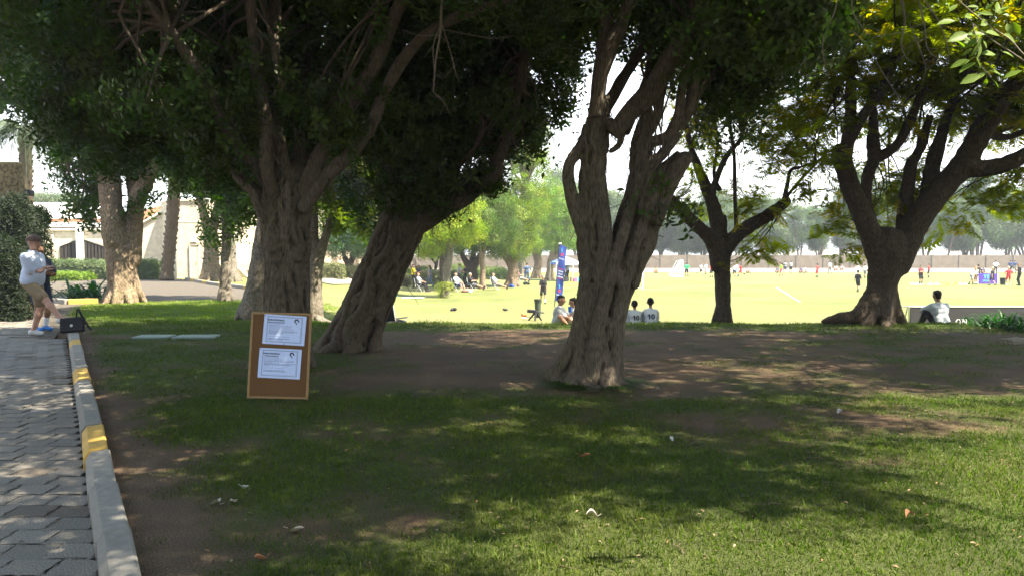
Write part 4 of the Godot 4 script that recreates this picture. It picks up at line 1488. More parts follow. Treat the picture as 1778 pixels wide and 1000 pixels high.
func central_ficus() -> void:
	rng.seed = 203
	var Z := 9.0
	var t := thing("ficus_tree", "fig tree with braided trunk and splayed roots, forking around a gap of sky", "tree", foot(pxx(1030, Z), -Z))
	var caps := []
	var spine := [[at(1026, 672, Z), 0.30], [at(1036, 600, Z), 0.26], [at(1047, 520, Z), 0.27], [at(1058, 450, Z), 0.30]]
	add_core(caps, spine)
	strands(caps, spine, 17, Vector2(0.042, 0.085), 0.26, 0.55)
	strands(caps, spine, 9, Vector2(0.025, 0.05), 0.10, -0.5, 0.0, 0.8)
	# single roots that splay over the ground
	for q in [[[984, 672, 8.75], [1002, 640, 8.8], [1015, 580, 8.8], [1030, 500, 8.78]], [[958, 652, 8.95], [985, 618, 8.9], [1004, 560, 8.85], [1018, 470, 8.8]], [[1072, 655, 9.0], [1072, 600, 8.9], [1080, 520, 8.85], [1100, 430, 8.8], [1140, 330, 8.8]], [[1028, 664, 8.72], [1034, 600, 8.7], [1050, 520, 8.7], [1075, 430, 8.72], [1095, 360, 8.75]]]:
		var l := []
		for k in q.size():
			l.append([at(q[k][0], q[k][1], q[k][2]), lerpf(0.085, 0.06, k / float(q.size() - 1))])
		add_caps(caps, l)
	var left := [[at(1040, 500, Z), 0.22], [at(1030, 430, Z), 0.185], [at(1031, 370, Z - 0.05), 0.155], [at(1030, 310, Z), 0.155], [at(1034, 245, Z), 0.17], [at(1042, 185, Z), 0.13]]
	var right := [[at(1070, 500, Z), 0.22], [at(1088, 430, Z), 0.21], [at(1104, 370, Z), 0.20], [at(1114, 310, Z), 0.165], [at(1112, 255, Z), 0.125], [at(1125, 200, Z), 0.10]]
	var burl := [[at(1095, 440, Z), 0.20], [at(1130, 385, Z + 0.05), 0.16], [at(1156, 330, Z + 0.05), 0.125], [at(1190, 275, Z), 0.095]]
	for l in [left, right, burl]:
		add_core(caps, l)
	strands(caps, left, 9, Vector2(0.028, 0.055), 0.0, 1.1, 0.1, 1.0)
	strands(caps, right, 10, Vector2(0.028, 0.055), 0.0, -0.9, 0.05, 1.0)
	add_caps(caps, [[at(1040, 480, Z - 0.2), 0.09], [at(1052, 430, Z - 0.22), 0.085], [at(1046, 350, Z - 0.2), 0.075], [at(1040, 280, Z - 0.12), 0.06]])
	# the loop of root on the outside of the near fork
	add_caps(caps, [[at(1022, 420, Z - 0.05), 0.11], [at(1002, 370, Z - 0.08), 0.085], [at(988, 318, Z - 0.08), 0.068], [at(990, 282, Z - 0.05), 0.064], [at(1016, 248, Z), 0.08], [at(1030, 215, Z), 0.08]])
	# knots and twisted cross roots
	add_caps(caps, [[at(1112, 258, Z), 0.07], [at(1136, 246, Z - 0.05), 0.065], [at(1158, 238, Z - 0.05), 0.06], [at(1172, 212, Z), 0.05]])
	add_caps(caps, [[at(1118, 300, Z - 0.1), 0.06], [at(1150, 268, Z - 0.1), 0.06], [at(1176, 236, Z - 0.05), 0.05]])
	add_caps(caps, [[at(1066, 600, Z), 0.08], [at(1082, 520, Z + 0.05), 0.09], [at(1100, 460, Z + 0.05), 0.14], [at(1122, 425, Z + 0.05), 0.11], [at(1126, 395, Z + 0.05), 0.12]])
	add_caps(caps, [[at(1060, 215, Z - 0.1), 0.07], [at(1078, 228, Z - 0.12), 0.05], [at(1076, 250, Z - 0.1), 0.035], [at(1062, 262, Z - 0.05), 0.03]])
	wpart("trunk", trunk_mesh(caps, 0.0155, 0.009, 0.007), M.ficus_bark, t)
	var stems := [
		[[1036, 220, Z, 0.11], [1040, 160, Z, 0.09], [1048, 90, Z, 0.088], [1054, 20, Z - 0.1, 0.085], [1062, -60, Z - 0.2, 0.07]],
		[[1036, 205, Z - 0.1, 0.10], [1042, 140, Z - 0.15, 0.082], [1058, 88, Z - 0.2, 0.08], [1078, 44, Z - 0.2, 0.08], [1096, -20, Z - 0.3, 0.07]],
		[[1050, 190, Z + 0.1, 0.08], [1080, 140, Z + 0.3, 0.072], [1110, 92, Z + 0.5, 0.07], [1140, 40, Z + 0.7, 0.065], [1176, -20, Z + 0.9, 0.055]],
		[[1062, 235, Z - 0.1, 0.12], [1092, 198, Z - 0.15, 0.11], [1130, 158, Z - 0.2, 0.105], [1166, 100, Z - 0.25, 0.10], [1204, 36, Z - 0.3, 0.09], [1240, -30, Z - 0.4, 0.08]],
		[[1120, 240, Z, 0.07], [1140, 205, Z, 0.055], [1146, 170, Z + 0.05, 0.045], [1156, 132, Z + 0.1, 0.04], [1160, 80, Z + 0.2, 0.03]],
		[[1160, 245, Z, 0.07], [1176, 205, Z - 0.05, 0.055], [1184, 160, Z - 0.05, 0.05], [1192, 104, Z, 0.045], [1200, 40, Z + 0.1, 0.04]],
		[[1172, 225, Z, 0.06], [1196, 195, Z - 0.05, 0.055], [1206, 150, Z - 0.05, 0.05], [1215, 100, Z, 0.042], [1212, 50, Z + 0.1, 0.035]],
		[[1196, 200, Z, 0.05], [1222, 146, Z + 0.1, 0.052], [1272, 106, Z + 0.2, 0.05], [1330, 50, Z + 0.3, 0.04], [1400, -10, Z + 0.4, 0.03]],
		[[1085, 230, Z + 0.15, 0.07], [1120, 150, Z + 0.4, 0.06], [1130, 100, Z + 0.5, 0.05], [1120, 30, Z + 0.7, 0.04]]]
	for s in stems:
		limb("stem", limb_pts(s), M.ficus_bark, t)
	limb("cut_limb", [[at(1128, 385, Z), 0.15], [at(1150, 330, Z - 0.05), 0.125], [at(1172, 300, Z - 0.1), 0.105], [at(1193, 273, Z - 0.12), 0.09]], M.ficus_bark, t)
	limb("cut_limb", [[at(1110, 330, Z), 0.10], [at(1148, 296, Z), 0.07], [at(1180, 266, Z), 0.04]], M.ficus_bark, t)
	var hair := MB.new()
	hairs(hair, left, 130, 0.02, Vector2(0.1, 0.4), 0.0055)
	hairs(hair, right, 150, 0.02, Vector2(0.1, 0.4), 0.0055)
	hairs(hair, limb_pts(stems[3].slice(0, 4)), 120, 0.03, Vector2(0.08, 0.3), 0.005)
	hairs(hair, limb_pts(stems[6].slice(0, 2)), 40, 0.04, Vector2(0.08, 0.25), 0.005)
	wpart("air_roots", hair, M.ficus_bark, t).set_meta("kind", "stuff")
	var cp := Copies.new()
	var bg := MB.new()
	for b in [[1190, 40, Z + 0.7, Vector3(0.7, 0.5, 0.7), 170, 3], [1260, 70, Z - 0.2, Vector3(0.65, 0.55, 0.9), 260, 7], [1320, 60, Z - 0.3, Vector3(0.65, 0.5, 0.9), 220, 7], [1300, 130, Z + 0.2, Vector3(0.35, 0.45, 0.4), 80, 7], [1270, 190, Z + 0.3, Vector3(0.25, 0.32, 0.3), 36, 7], [1390, 30, Z - 0.5, Vector3(0.5, 0.4, 0.8), 110, 7], [1000, 20, Z + 0.3, Vector3(0.5, 0.5, 0.8), 110, 0], [1110, 15, Z + 0.9, Vector3(0.7, 0.45, 0.6), 150, 2], [1160, 350, Z - 0.1, Vector3(0.22, 0.14, 0.2), 16, 5], [1110, 340, Z - 0.35, Vector3(0.18, 0.14, 0.1), 10, 4],
			[1150, -150, Z + 0.3, Vector3(2.4, 0.9, 2.0), 700, 3], [1290, -90, Z + 0.4, Vector3(1.1, 0.7, 1.2), 200, 7], [1500, -560, Z - 3.2, Vector3(2.0, 0.9, 2.2), 700, 3], [1250, -560, Z - 2.6, Vector3(2.0, 1.0, 2.0), 600, 3], [1020, -170, Z + 0.2, Vector3(2.0, 0.9, 2.0), 600, 0], [1130, -300, Z - 0.3, Vector3(3.0, 1.5, 2.8), 1000, 2], [900, -260, Z - 2.2, Vector3(2.2, 1.1, 2.0), 700, 1], [1150, -330, Z - 0.6, Vector3(1.6, 1.1, 1.4), 300, 3]]:
		var c := at(b[0], b[1], b[2])
		cloud(cp, c, b[3], b[4], Vector2(0.85, 1.2), 9.0, Color(1.0, 1.05, 1.0), 0.65, 80.0, -0.1)
		var e := limb_pts(stems[b[5]].slice(-2))
		boughs(bg, [e[0][0], e[1][0]], c, b[3], 3 + int(b[4] / 130.0), 0.022)
	for b in [[Vector3(2.1, 6.3, -2.3), Vector3(1.4, 0.9, 1.4), 600, 3], [Vector3(5.4, 6.3, -3.4), Vector3(1.0, 0.8, 1.0), 300, 3], [Vector3(3.7, 6.3, -3.5), Vector3(1.3, 0.8, 1.0), 400, 3], [Vector3(5.4, 6.3, -5.0), Vector3(1.6, 0.8, 1.2), 420, 7], [Vector3(6.9, 6.3, -6.4), Vector3(2.3, 0.9, 2.2), 520, 7], [Vector3(1.4, 6.3, -4.0), Vector3(2.4, 1.0, 2.2), 1300, 0], [Vector3(5.1, 6.2, -6.6), Vector3(2.0, 0.9, 1.7), 700, 7], [Vector3(2.8, 6.9, -11.8), Vector3(2.3, 0.9, 2.2), 850, 2], [Vector3(4.6, 6.6, -9.4), Vector3(1.8, 0.8, 1.8), 700, 7], [Vector3(6.4, 6.6, -10.4), Vector3(1.9, 0.8, 2.2), 900, 7], [Vector3(1.2, 6.9, -10.2), Vector3(2.0, 0.8, 2.0), 700, 2]]:  # overhead leaf masses added to shade the lawn below
		cloud(cp, b[0], b[1], b[2], Vector2(0.9, 1.3), 8.0, Color(1.0, 1.05, 1.0), 0.65, 80.0, -0.4)
		boughs(bg, [limb_pts(stems[b[3]].slice(-2))[0][0], limb_pts(stems[b[3]].slice(-2))[1][0]], b[0], b[1], 5, 0.03)
	wpart("boughs", bg, M.ficus_bark, t).set_meta("kind", "stuff")
	spread("crown", SPRAY.ficus, M.ficus_leaf, cp, t, t.position)
	named_leaves(t, 120, [[at(1290, 110, Z - 0.6), 0.45], [at(1350, 60, Z - 1.0), 0.4], [at(1260, 190, Z), 0.3], [at(1110, 345, Z - 0.45), 0.15], [at(1200, 60, Z - 0.9), 0.4]], Color(1.1, 1.2, 1.15))

# two flame trees with dark forked trunks and layered feathery leaves
func tamarind_pair() -> void:
	rng.seed = 204
	var Z := 18.6
	var t := thing("flame_tree", "slender dark flame tree with three limbs standing alone before the pitch", "tree", foot(pxx(1256, Z), -Z))
	var stems := [
		[[1256, 566, Z, 0.20], [1256, 520, Z, 0.175], [1254, 460, Z, 0.19], [1251, 425, Z, 0.24]],
		[[1244, 440, Z, 0.17], [1232, 412, Z - 0.1, 0.15], [1206, 388, Z - 0.2, 0.14], [1182, 364, Z - 0.3, 0.13], [1160, 342, Z - 0.3, 0.11]],
		[[1250, 430, Z, 0.20], [1249, 400, Z, 0.18], [1240, 362, Z, 0.16], [1227, 325, Z + 0.1, 0.13], [1213, 292, Z + 0.2, 0.10], [1200, 255, Z + 0.3, 0.07], [1190, 205, Z + 0.4, 0.05]],
		[[1256, 440, Z, 0.20], [1270, 418, Z, 0.17], [1300, 394, Z - 0.1, 0.155], [1335, 374, Z - 0.2, 0.14], [1366, 350, Z - 0.3, 0.11]],
		[[1236, 345, Z, 0.09], [1244, 312, Z - 0.1, 0.075], [1262, 272, Z - 0.2, 0.065], [1288, 238, Z - 0.2, 0.05], [1298, 180, Z - 0.1, 0.035]],
		[[1280, 410, Z, 0.05], [1277, 350, Z - 0.1, 0.05], [1275, 270, Z - 0.1, 0.045], [1266, 200, Z, 0.04], [1262, 120, Z + 0.1, 0.03]],
		[[1360, 358, Z - 0.3, 0.07], [1368, 320, Z - 0.3, 0.055], [1374, 296, Z - 0.3, 0.04], [1392, 290, Z - 0.2, 0.03], [1430, 278, Z, 0.02]],
		[[1364, 345, Z - 0.3, 0.045], [1386, 318, Z - 0.3, 0.035], [1412, 290, Z - 0.3, 0.03], [1440, 262, Z - 0.2, 0.02]],
		[[1250, 330, Z, 0.06], [1240, 300, Z + 0.3, 0.05], [1246, 250, Z + 0.6, 0.04], [1236, 180, Z + 0.8, 0.03]]]
	var caps := []
	for s in stems.slice(0, 4):
		add_caps(caps, limb_pts(s), 3)
	for k in 7:
		var a := rng.randf() * TAU
		var p := t.position + Vector3(cos(a), 0, sin(a)) * 0.30
		caps.append([p + Vector3.DOWN * 0.05, t.position + Vector3(cos(a) * 0.12, 0.6, sin(a) * 0.12), 0.05, 0.07])
	caps.append([at(1238, 440, Z - 0.1), at(1244, 465, Z - 0.1), 0.10, 0.12])
	wpart("trunk", trunk_mesh(caps, 0.028, 0.04, 0.018), M.dark_bark, t)
	for k in range(4, stems.size()):
		limb("limb", limb_pts(stems[k]), M.dark_bark, t, 0.12, 8)
	limb("cut_stub", limb_pts([[1254, 405, Z, 0.10], [1257, 388, Z - 0.1, 0.09], [1256, 374, Z - 0.1, 0.08]]), M.dark_bark, t, 0.12, 8)
	var cp := Copies.new()
	var bg := MB.new()
	for b in [[1215, 160, Z, Vector3(0.9, 0.9, 1.4), 70, 2], [1300, 165, Z, Vector3(1.1, 0.9, 1.4), 89, 4], [1365, 210, Z, Vector3(0.8, 0.75, 1.2), 79, 6], [1230, 235, Z + 0.4, Vector3(0.65, 0.35, 1.0), 33, 8], [1300, 330, Z, Vector3(0.62, 0.3, 0.8), 33, 5], [1345, 250, Z, Vector3(0.6, 0.45, 0.9), 35, 4], [1345, 395, Z - 0.2, Vector3(0.36, 0.28, 0.5), 15, 3], [1318, 415, Z - 0.1, Vector3(0.42, 0.2, 0.5), 15, 3], [1265, 452, Z - 0.2, Vector3(0.12, 0.08, 0.2), 2, 3], [1415, 245, Z, Vector3(0.7, 0.5, 1.0), 43, 7], [1210, 315, Z, Vector3(0.35, 0.3, 0.4), 11, 1], [1200, 350, Z, Vector3(0.2, 0.12, 0.3), 4, 1],
			[1290, 60, Z + 0.5, Vector3(2.8, 1.1, 2.6), 220, 4], [1230, -20, Z + 1.0, Vector3(3.0, 1.0, 3.0), 180, 8], [1260, -130, Z, Vector3(4.0, 1.0, 3.6), 260, 4], [1060, -60, Z + 0.6, Vector3(2.6, 0.8, 2.4), 140, 8]]:  # upper layers above the view, enlarged to shade the ground
		var c := at(b[0], b[1], b[2])
		layers(cp, c, b[3], int(b[4] * 1.5), Vector2(0.9, 1.4), Color(1.1, 1.1, 1.0))
		var e := limb_pts(stems[b[5]].slice(-2))
		boughs(bg, [e[0][0], e[1][0]], c, b[3], 3 + int(b[4] / 40.0), 0.022, 0.02)
	wpart("boughs", bg, M.dark_bark, t).set_meta("kind", "stuff")
	spread("crown", SPRAY.feather, M.feather_leaf, cp, t, t.position)

	rng.seed = 205
	Z = 16.6
	var u := thing("flame_tree", "massive dark flame tree with flared roots beside the seated man in white", "tree", foot(pxx(1532, Z), -Z))
	caps = []
	stems = [
		[[1522, 572, Z, 0.40], [1525, 540, Z, 0.30], [1532, 500, Z, 0.275], [1541, 455, Z, 0.34], [1542, 425, Z, 0.38]],
		[[1530, 450, Z, 0.26], [1508, 396, Z - 0.1, 0.205], [1484, 340, Z - 0.2, 0.19], [1466, 288, Z - 0.2, 0.175], [1459, 262, Z - 0.2, 0.16]],
		[[1464, 285, Z - 0.2, 0.15], [1473, 240, Z - 0.2, 0.14], [1478, 190, Z - 0.1, 0.12], [1477, 140, Z, 0.09], [1470, 80, Z, 0.07]],
		[[1474, 245, Z - 0.2, 0.14], [1496, 205, Z - 0.3, 0.11], [1530, 160, Z - 0.3, 0.095], [1560, 90, Z - 0.2, 0.08], [1590, 20, Z, 0.06]],
		[[1520, 410, Z + 0.1, 0.16], [1506, 360, Z + 0.2, 0.115], [1506, 310, Z + 0.2, 0.11], [1520, 268, Z + 0.2, 0.11], [1518, 220, Z + 0.2, 0.09], [1512, 150, Z + 0.4, 0.08]],
		[[1520, 275, Z + 0.2, 0.12], [1552, 258, Z + 0.1, 0.11], [1580, 215, Z, 0.095], [1600, 160, Z, 0.08], [1630, 80, Z, 0.06]],
		[[1558, 456, Z, 0.30], [1588, 392, Z, 0.265], [1628, 338, Z - 0.1, 0.24], [1672, 286, Z - 0.2, 0.22], [1706, 226, Z - 0.3, 0.21], [1742, 172, Z - 0.4, 0.18], [1778, 130, Z - 0.4, 0.15], [1830, 70, Z - 0.4, 0.12]],
		[[1676, 292, Z - 0.2, 0.20], [1712, 293, Z - 0.3, 0.16], [1750, 284, Z - 0.4, 0.15], [1790, 264, Z - 0.5, 0.13], [1850, 230, Z - 0.6, 0.1]],
		[[1572, 420, Z + 0.1, 0.20], [1576, 340, Z + 0.2, 0.15], [1582, 290, Z + 0.2, 0.13], [1602, 250, Z + 0.2, 0.11], [1616, 200, Z + 0.2, 0.08]],
		[[1612, 340, Z + 0.1, 0.16], [1622, 280, Z + 0.2, 0.14], [1634, 242, Z + 0.2, 0.12], [1650, 190, Z + 0.3, 0.09], [1680, 120, Z + 0.3, 0.06]],
		[[1586, 400, Z + 0.3, 0.18], [1618, 340, Z + 0.5, 0.16], [1650, 300, Z + 0.6, 0.14], [1700, 240, Z + 0.8, 0.1], [1760, 220, Z + 0.8, 0.08], [1820, 215, Z + 0.8, 0.06]],
		[[1712, 230, Z - 0.2, 0.1], [1750, 238, Z, 0.08], [1800, 220, Z, 0.06]]]
	for k in [0, 1, 4, 6, 7, 9]:
		add_caps(caps, limb_pts(stems[k]), 3)
	# buttress roots
	for q in [[[1430, 558, Z - 0.35, 0.05], [1462, 552, Z - 0.4, 0.10], [1492, 545, Z - 0.35, 0.13], [1518, 505, Z - 0.1, 0.15]], [[1574, 568, Z - 0.1, 0.06], [1560, 548, Z - 0.1, 0.11], [1546, 505, Z, 0.15]], [[1500, 572, Z - 0.6, 0.10], [1512, 550, Z - 0.4, 0.12], [1528, 505, Z - 0.1, 0.15]], [[1540, 575, Z - 0.7, 0.09], [1536, 552, Z - 0.4, 0.11], [1536, 505, Z - 0.1, 0.15]], [[1470, 556, Z + 0.3, 0.08], [1502, 540, Z + 0.2, 0.12], [1522, 500, Z, 0.15]]]:
		add_caps(caps, limb_pts(q), 4)
	caps.append([at(1548, 430, Z - 0.3), at(1556, 445, Z - 0.3), 0.10, 0.12])
	wpart("trunk", trunk_mesh(caps, 0.036, 0.06, 0.022), M.dark_bark, u)
	for k in [2, 3, 5, 8, 10, 11]:
		limb("limb", limb_pts(stems[k]), M.dark_bark, u, 0.12, 9)
	cp = Copies.new()
	bg = MB.new()
	for b in [[1450, 60, Z, Vector3(1.3, 1.2, 1.6), 172, 2], [1560, 60, Z, Vector3(1.4, 1.3, 2.0), 259, 3], [1680, 60, Z, Vector3(1.5, 1.3, 2.2), 282, 9], [1770, 90, Z, Vector3(1.2, 1.3, 2.0), 204, 6], [1430, 170, Z, Vector3(0.75, 0.7, 1.2), 78, 2], [1540, 170, Z + 0.6, Vector3(1.2, 0.8, 1.0), 117, 3], [1650, 170, Z + 0.6, Vector3(1.3, 0.7, 1.4), 133, 9], [1740, 190, Z + 0.6, Vector3(0.9, 0.6, 1.5), 94, 10], [1420, 290, Z, Vector3(0.5, 0.35, 0.9), 28, 2], [1455, 360, Z + 0.6, Vector3(0.5, 0.32, 0.7), 26, 1], [1490, 400, Z + 1.0, Vector3(0.5, 0.25, 0.6), 19, 4], [1545, 370, Z + 1.0, Vector3(0.6, 0.32, 0.7), 34, 4], [1545, 300, Z + 0.8, Vector3(0.5, 0.5, 0.8), 46, 5], [1600, 305, Z + 0.9, Vector3(0.5, 0.4, 0.8), 34, 8], [1730, 325, Z, Vector3(0.75, 0.25, 0.9), 39, 7], [1660, 362, Z + 0.3, Vector3(0.42, 0.14, 0.5), 13, 7], [1775, 320, Z, Vector3(0.5, 0.25, 0.9), 26, 7],
			[1500, -70, Z + 0.5, Vector3(3.0, 1.2, 3.2), 257, 3], [1660, -80, Z + 0.5, Vector3(3.2, 1.2, 3.4), 257, 9], [1840, -40, Z, Vector3(2.6, 1.5, 3.2), 214, 6], [1600, -60, Z - 2.6, Vector3(3.2, 1.0, 1.6), 162, 3], [1700, -190, 11.8, Vector3(2.0, 0.8, 2.4), 260, 9], [1880, 160, Z, Vector3(1.2, 1.2, 2.4), 68, 7]]:  # layers above the view, partly added to shade the bare soil
		var c := at(b[0], b[1], b[2])
		layers(cp, c, b[3], int(b[4] * 1.5), Vector2(0.9, 1.4), Color(1.0, 1.05, 1.0), -0.12)
		var e := limb_pts(stems[b[5]].slice(-2))
		boughs(bg, [e[0][0], e[1][0]], c, b[3], 3 + int(b[4] / 40.0), 0.03, 0.02)
	wpart("boughs", bg, M.dark_bark, u).set_meta("kind", "stuff")
	spread("crown", SPRAY.feather, M.feather_leaf, cp, u, u.position)

func simple_tree(called: String, label: String, kind: String, foot_at: Vector3, stems: Array, blobs: Array, bark: Material, leaf: Material, spray_kind: String, tone: Color, size: Vector2, group := "", h := 0.04, gaps := -0.1) -> Node3D:
	# stems: world lists of [point, radius]; the first is the trunk; blobs: [centre, radii, number, stem it hangs on]
	var t := thing(called, label, kind, foot_at, 0.0, group)
	var caps := []
	add_caps(caps, stems[0], 4)
	var r0: float = stems[0][0][1]
	for k in 8:
		var a := TAU * k / 8.0 + rng.randf_range(-0.3, 0.3)
		var d := Vector3(cos(a), 0, sin(a))
		var p := foot_at + d * r0 * rng.randf_range(1.0, 1.45)
		p.y = ground(p.x, p.z) - 0.06
		caps.append([p, foot_at + d * r0 * 0.6 + Vector3.UP * r0 * rng.randf_range(0.7, 1.6), r0 * 0.13, r0 * 0.26])
	for k in range(1, stems.size()):
		add_caps(caps, stems[k].slice(0, 2), 3)
	wpart("trunk", trunk_mesh(caps, h, h * 1.3, r0 * 0.08), bark, t)
	for k in range(1, stems.size()):
		limb("limb", stems[k], bark, t, 0.12, 8)
	var cp := Copies.new()
	var bg := MB.new()
	for b in blobs:
		cloud(cp, b[0], b[1], b[2], size, 5.0 if spray_kind != "mid" else 8.0, tone, 0.4, 20.0, gaps)
		boughs(bg, [stems[b[3]][-1][0], (stems[b[3]][-1][0] as Vector3).lerp(stems[b[3]][-2][0], 0.5)], b[0], b[1], 4 + mini(14, int(b[2] / 60.0)), r0 * 0.16)
	wpart("boughs", bg, bark, t).set_meta("kind", "stuff")
	spread("crown", SPRAY[spray_kind], leaf, cp, t, t.position)
	return t

func W(list: Array) -> Array:
	return limb_pts(list)

func kerb_trees() -> void:
	rng.seed = 301
	var Z := 23.5
	var stems := [
		[[214, 532, Z, 0.50], [213, 500, Z, 0.42], [208, 440, Z, 0.39], [200, 390, Z, 0.32]],
		[[201, 420, Z - 0.1, 0.35], [194, 370, Z - 0.1, 0.33], [188, 310, Z - 0.1, 0.33], [190, 250, Z - 0.1, 0.30], [198, 190, Z, 0.28], [205, 110, Z, 0.2]],
		[[226, 450, Z + 0.1, 0.30], [231, 390, Z + 0.1, 0.26], [237, 350, Z + 0.1, 0.25], [252, 315, Z, 0.24], [280, 270, Z - 0.1, 0.22], [322, 236, Z - 0.2, 0.2], [370, 190, Z - 0.3, 0.15]],
		[[236, 350, Z + 0.3, 0.22], [228, 300, Z + 0.5, 0.19], [226, 250, Z + 0.6, 0.17], [232, 180, Z + 0.6, 0.13]]]
	var ws := []
	for s in stems:
		ws.append(W(s))
	var blobs := []
	for b in [[142, 240, Z - 0.4, Vector3(0.75, 0.8, 1.0), 170, 1], [125, 170, Z, Vector3(1.1, 0.8, 1.4), 250, 1], [150, 300, Z + 0.4, Vector3(0.6, 0.5, 0.7), 80, 1], [145, 350, Z + 0.5, Vector3(0.45, 0.5, 0.5), 50, 1], [180, 140, Z, Vector3(2.2, 1.6, 2.2), 900, 1], [260, 215, Z + 0.8, Vector3(1.3, 0.9, 1.2), 330, 3], [255, 270, Z + 0.8, Vector3(0.7, 0.6, 0.7), 110, 3], [330, 160, Z, Vector3(1.6, 1.3, 1.8), 450, 2], [60, 60, Z, Vector3(2.2, 1.6, 2.4), 700, 1], [150, 0, Z, Vector3(3.2, 2.0, 3.2), 1300, 1], [20, 165, Z - 0.5, Vector3(0.8, 0.5, 1.0), 90, 1], [240, 330, Z - 0.35, Vector3(0.3, 0.5, 0.2), 22, 3]]:
		blobs.append([at(b[0], b[1], b[2]), b[3], b[4], b[5]])
	simple_tree("ficus_tree", "thick pale-barked fig tree with two rough trunks on the mound by the paving", "tree", foot(pxx(214, Z), -Z), ws, blobs, M.rough_bark, M.ficus_leaf, "ficus", Color(1.2, 1.3, 1.1), Vector2(1.7, 2.4), "", 0.036)
	rng.seed = 302
	Z = 17.6
	ws = [W([[434, 545, Z, 0.25], [441, 510, Z, 0.21], [450, 455, Z, 0.19], [458, 400, Z, 0.18], [464, 350, Z, 0.16]]), W([[462, 360, Z, 0.16], [490, 290, Z + 0.4, 0.12], [520, 200, Z + 1.0, 0.09]]), W([[455, 370, Z, 0.14], [430, 300, Z + 0.2, 0.11], [400, 220, Z + 0.4, 0.08]])]
	blobs = []
	for b in [[400, 310, Z + 0.3, Vector3(0.6, 0.4, 0.8), 60, 2], [350, 290, Z + 1.0, Vector3(0.7, 0.5, 0.8), 80, 2], [430, 350, Z + 0.6, Vector3(0.3, 0.3, 0.4), 26, 2], [500, 250, Z + 1.0, Vector3(1.4, 1.2, 1.4), 420, 1], [370, 240, Z + 1.0, Vector3(1.3, 0.9, 1.3), 350, 2], [450, 120, Z + 1.0, Vector3(3.0, 1.7, 2.4), 1100, 1]]:
		blobs.append([at(b[0], b[1], b[2]), b[3], b[4], b[5]])
	simple_tree("shade_tree", "smooth grey trunk half hidden behind the fig with the notice board", "tree", foot(pxx(428, Z), -Z), ws, blobs, M.grey_bark, M.ficus_leaf, "ficus", Color(1.3, 1.35, 1.0), Vector2(1.3, 1.9))
	rng.seed = 303
	Z = 20.6
	ws = [W([[546, 538, Z, 0.22], [546, 510, Z, 0.175], [548, 470, Z, 0.17], [550, 446, Z, 0.17]]), W([[548, 455, Z, 0.13], [545, 410, Z, 0.11], [545, 360, Z, 0.10], [540, 290, Z + 0.3, 0.08]]), W([[552, 455, Z, 0.13], [562, 420, Z, 0.12], [576, 380, Z, 0.115], [594, 345, Z, 0.10], [630, 300, Z + 0.3, 0.07]])]
	blobs = []
	for b in [[600, 330, Z, Vector3(0.75, 0.6, 0.9), 120, 2], [585, 290, Z + 0.5, Vector3(0.9, 0.9, 1.2), 200, 1], [640, 340, Z + 0.6, Vector3(0.7, 0.7, 0.8), 120, 2], [610, 385, Z + 0.4, Vector3(0.55, 0.35, 0.6), 55, 2], [660, 270, Z + 0.8, Vector3(1.4, 1.0, 1.4), 330, 2], [600, 180, Z + 0.5, Vector3(2.4, 1.4, 2.0), 700, 1], [860, 330, Z + 6.0, Vector3(0.6, 0.5, 0.6), 0, 2]]:
		blobs.append([at(b[0], b[1], b[2]), b[3], b[4], b[5]])
	var f := simple_tree("shade_tree", "forked slim grey tree with surface roots between notice board and leaning fig", "tree", foot(pxx(546, Z), -Z), ws, blobs, M.grey_bark, M.bright_leaf, "ficus", Color(1.1, 1.1, 1.0), Vector2(1.3, 1.9))
	for q in [[[552, 530, Z, 0.09], [572, 536, Z - 0.6, 0.07], [600, 543, Z - 1.2, 0.05], [640, 549, Z - 1.6, 0.03]], [[552, 524, Z, 0.09], [580, 526, Z + 0.2, 0.07], [612, 524, Z + 0.6, 0.05], [650, 520, Z + 1.2, 0.03]], [[548, 532, Z - 0.1, 0.1], [560, 541, Z - 0.8, 0.07], [584, 549, Z - 1.4, 0.05]], [[550, 528, Z, 0.09], [590, 533, Z - 0.3, 0.06], [622, 536, Z - 0.5, 0.04]]]:
		var l := []
		for p in q:
			var w := at(p[0], p[1], p[2])
			l.append([Vector3(w.x, ground(w.x, w.z) + float(p[3]) * 0.5, w.z), p[3]])
		l[0][0].y += 0.1
		limb("surface_root", l, M.grey_bark, f, 0.2, 7)
	rng.seed = 304
	Z = 24.6
	ws = [W([[389, 525, Z, 0.24], [390, 500, Z, 0.165], [392, 440, Z, 0.15], [393, 390, Z, 0.145]]), W([[393, 400, Z, 0.13], [397, 340, Z, 0.12], [394, 270, Z, 0.1]]), W([[393, 400, Z, 0.1], [382, 350, Z + 0.3, 0.09], [370, 280, Z + 0.5, 0.07]])]
	blobs = []
	for b in [[400, 270, Z, Vector3(1.5, 1.1, 1.5), 230, 1], [350, 280, Z + 0.5, Vector3(1.0, 0.8, 1.2), 110, 2], [378, 400, Z + 0.3, Vector3(0.35, 0.5, 0.4), 26, 2], [422, 375, Z, Vector3(0.5, 0.35, 0.4), 40, 1], [425, 410, Z - 0.1, Vector3(0.1, 0.4, 0.1), 6, 1]]:
		blobs.append([at(b[0], b[1], b[2]), b[3], b[4], b[5]])
	simple_tree("shade_tree", "slender straight grey tree on the grass island beside the road", "tree", foot(pxx(389, Z), -Z), ws, blobs, M.grey_bark, M.ficus_leaf, "ficus", Color(1.35, 1.4, 1.0), Vector2(1.5, 2.2))
	rng.seed = 305
	Z = 42.0
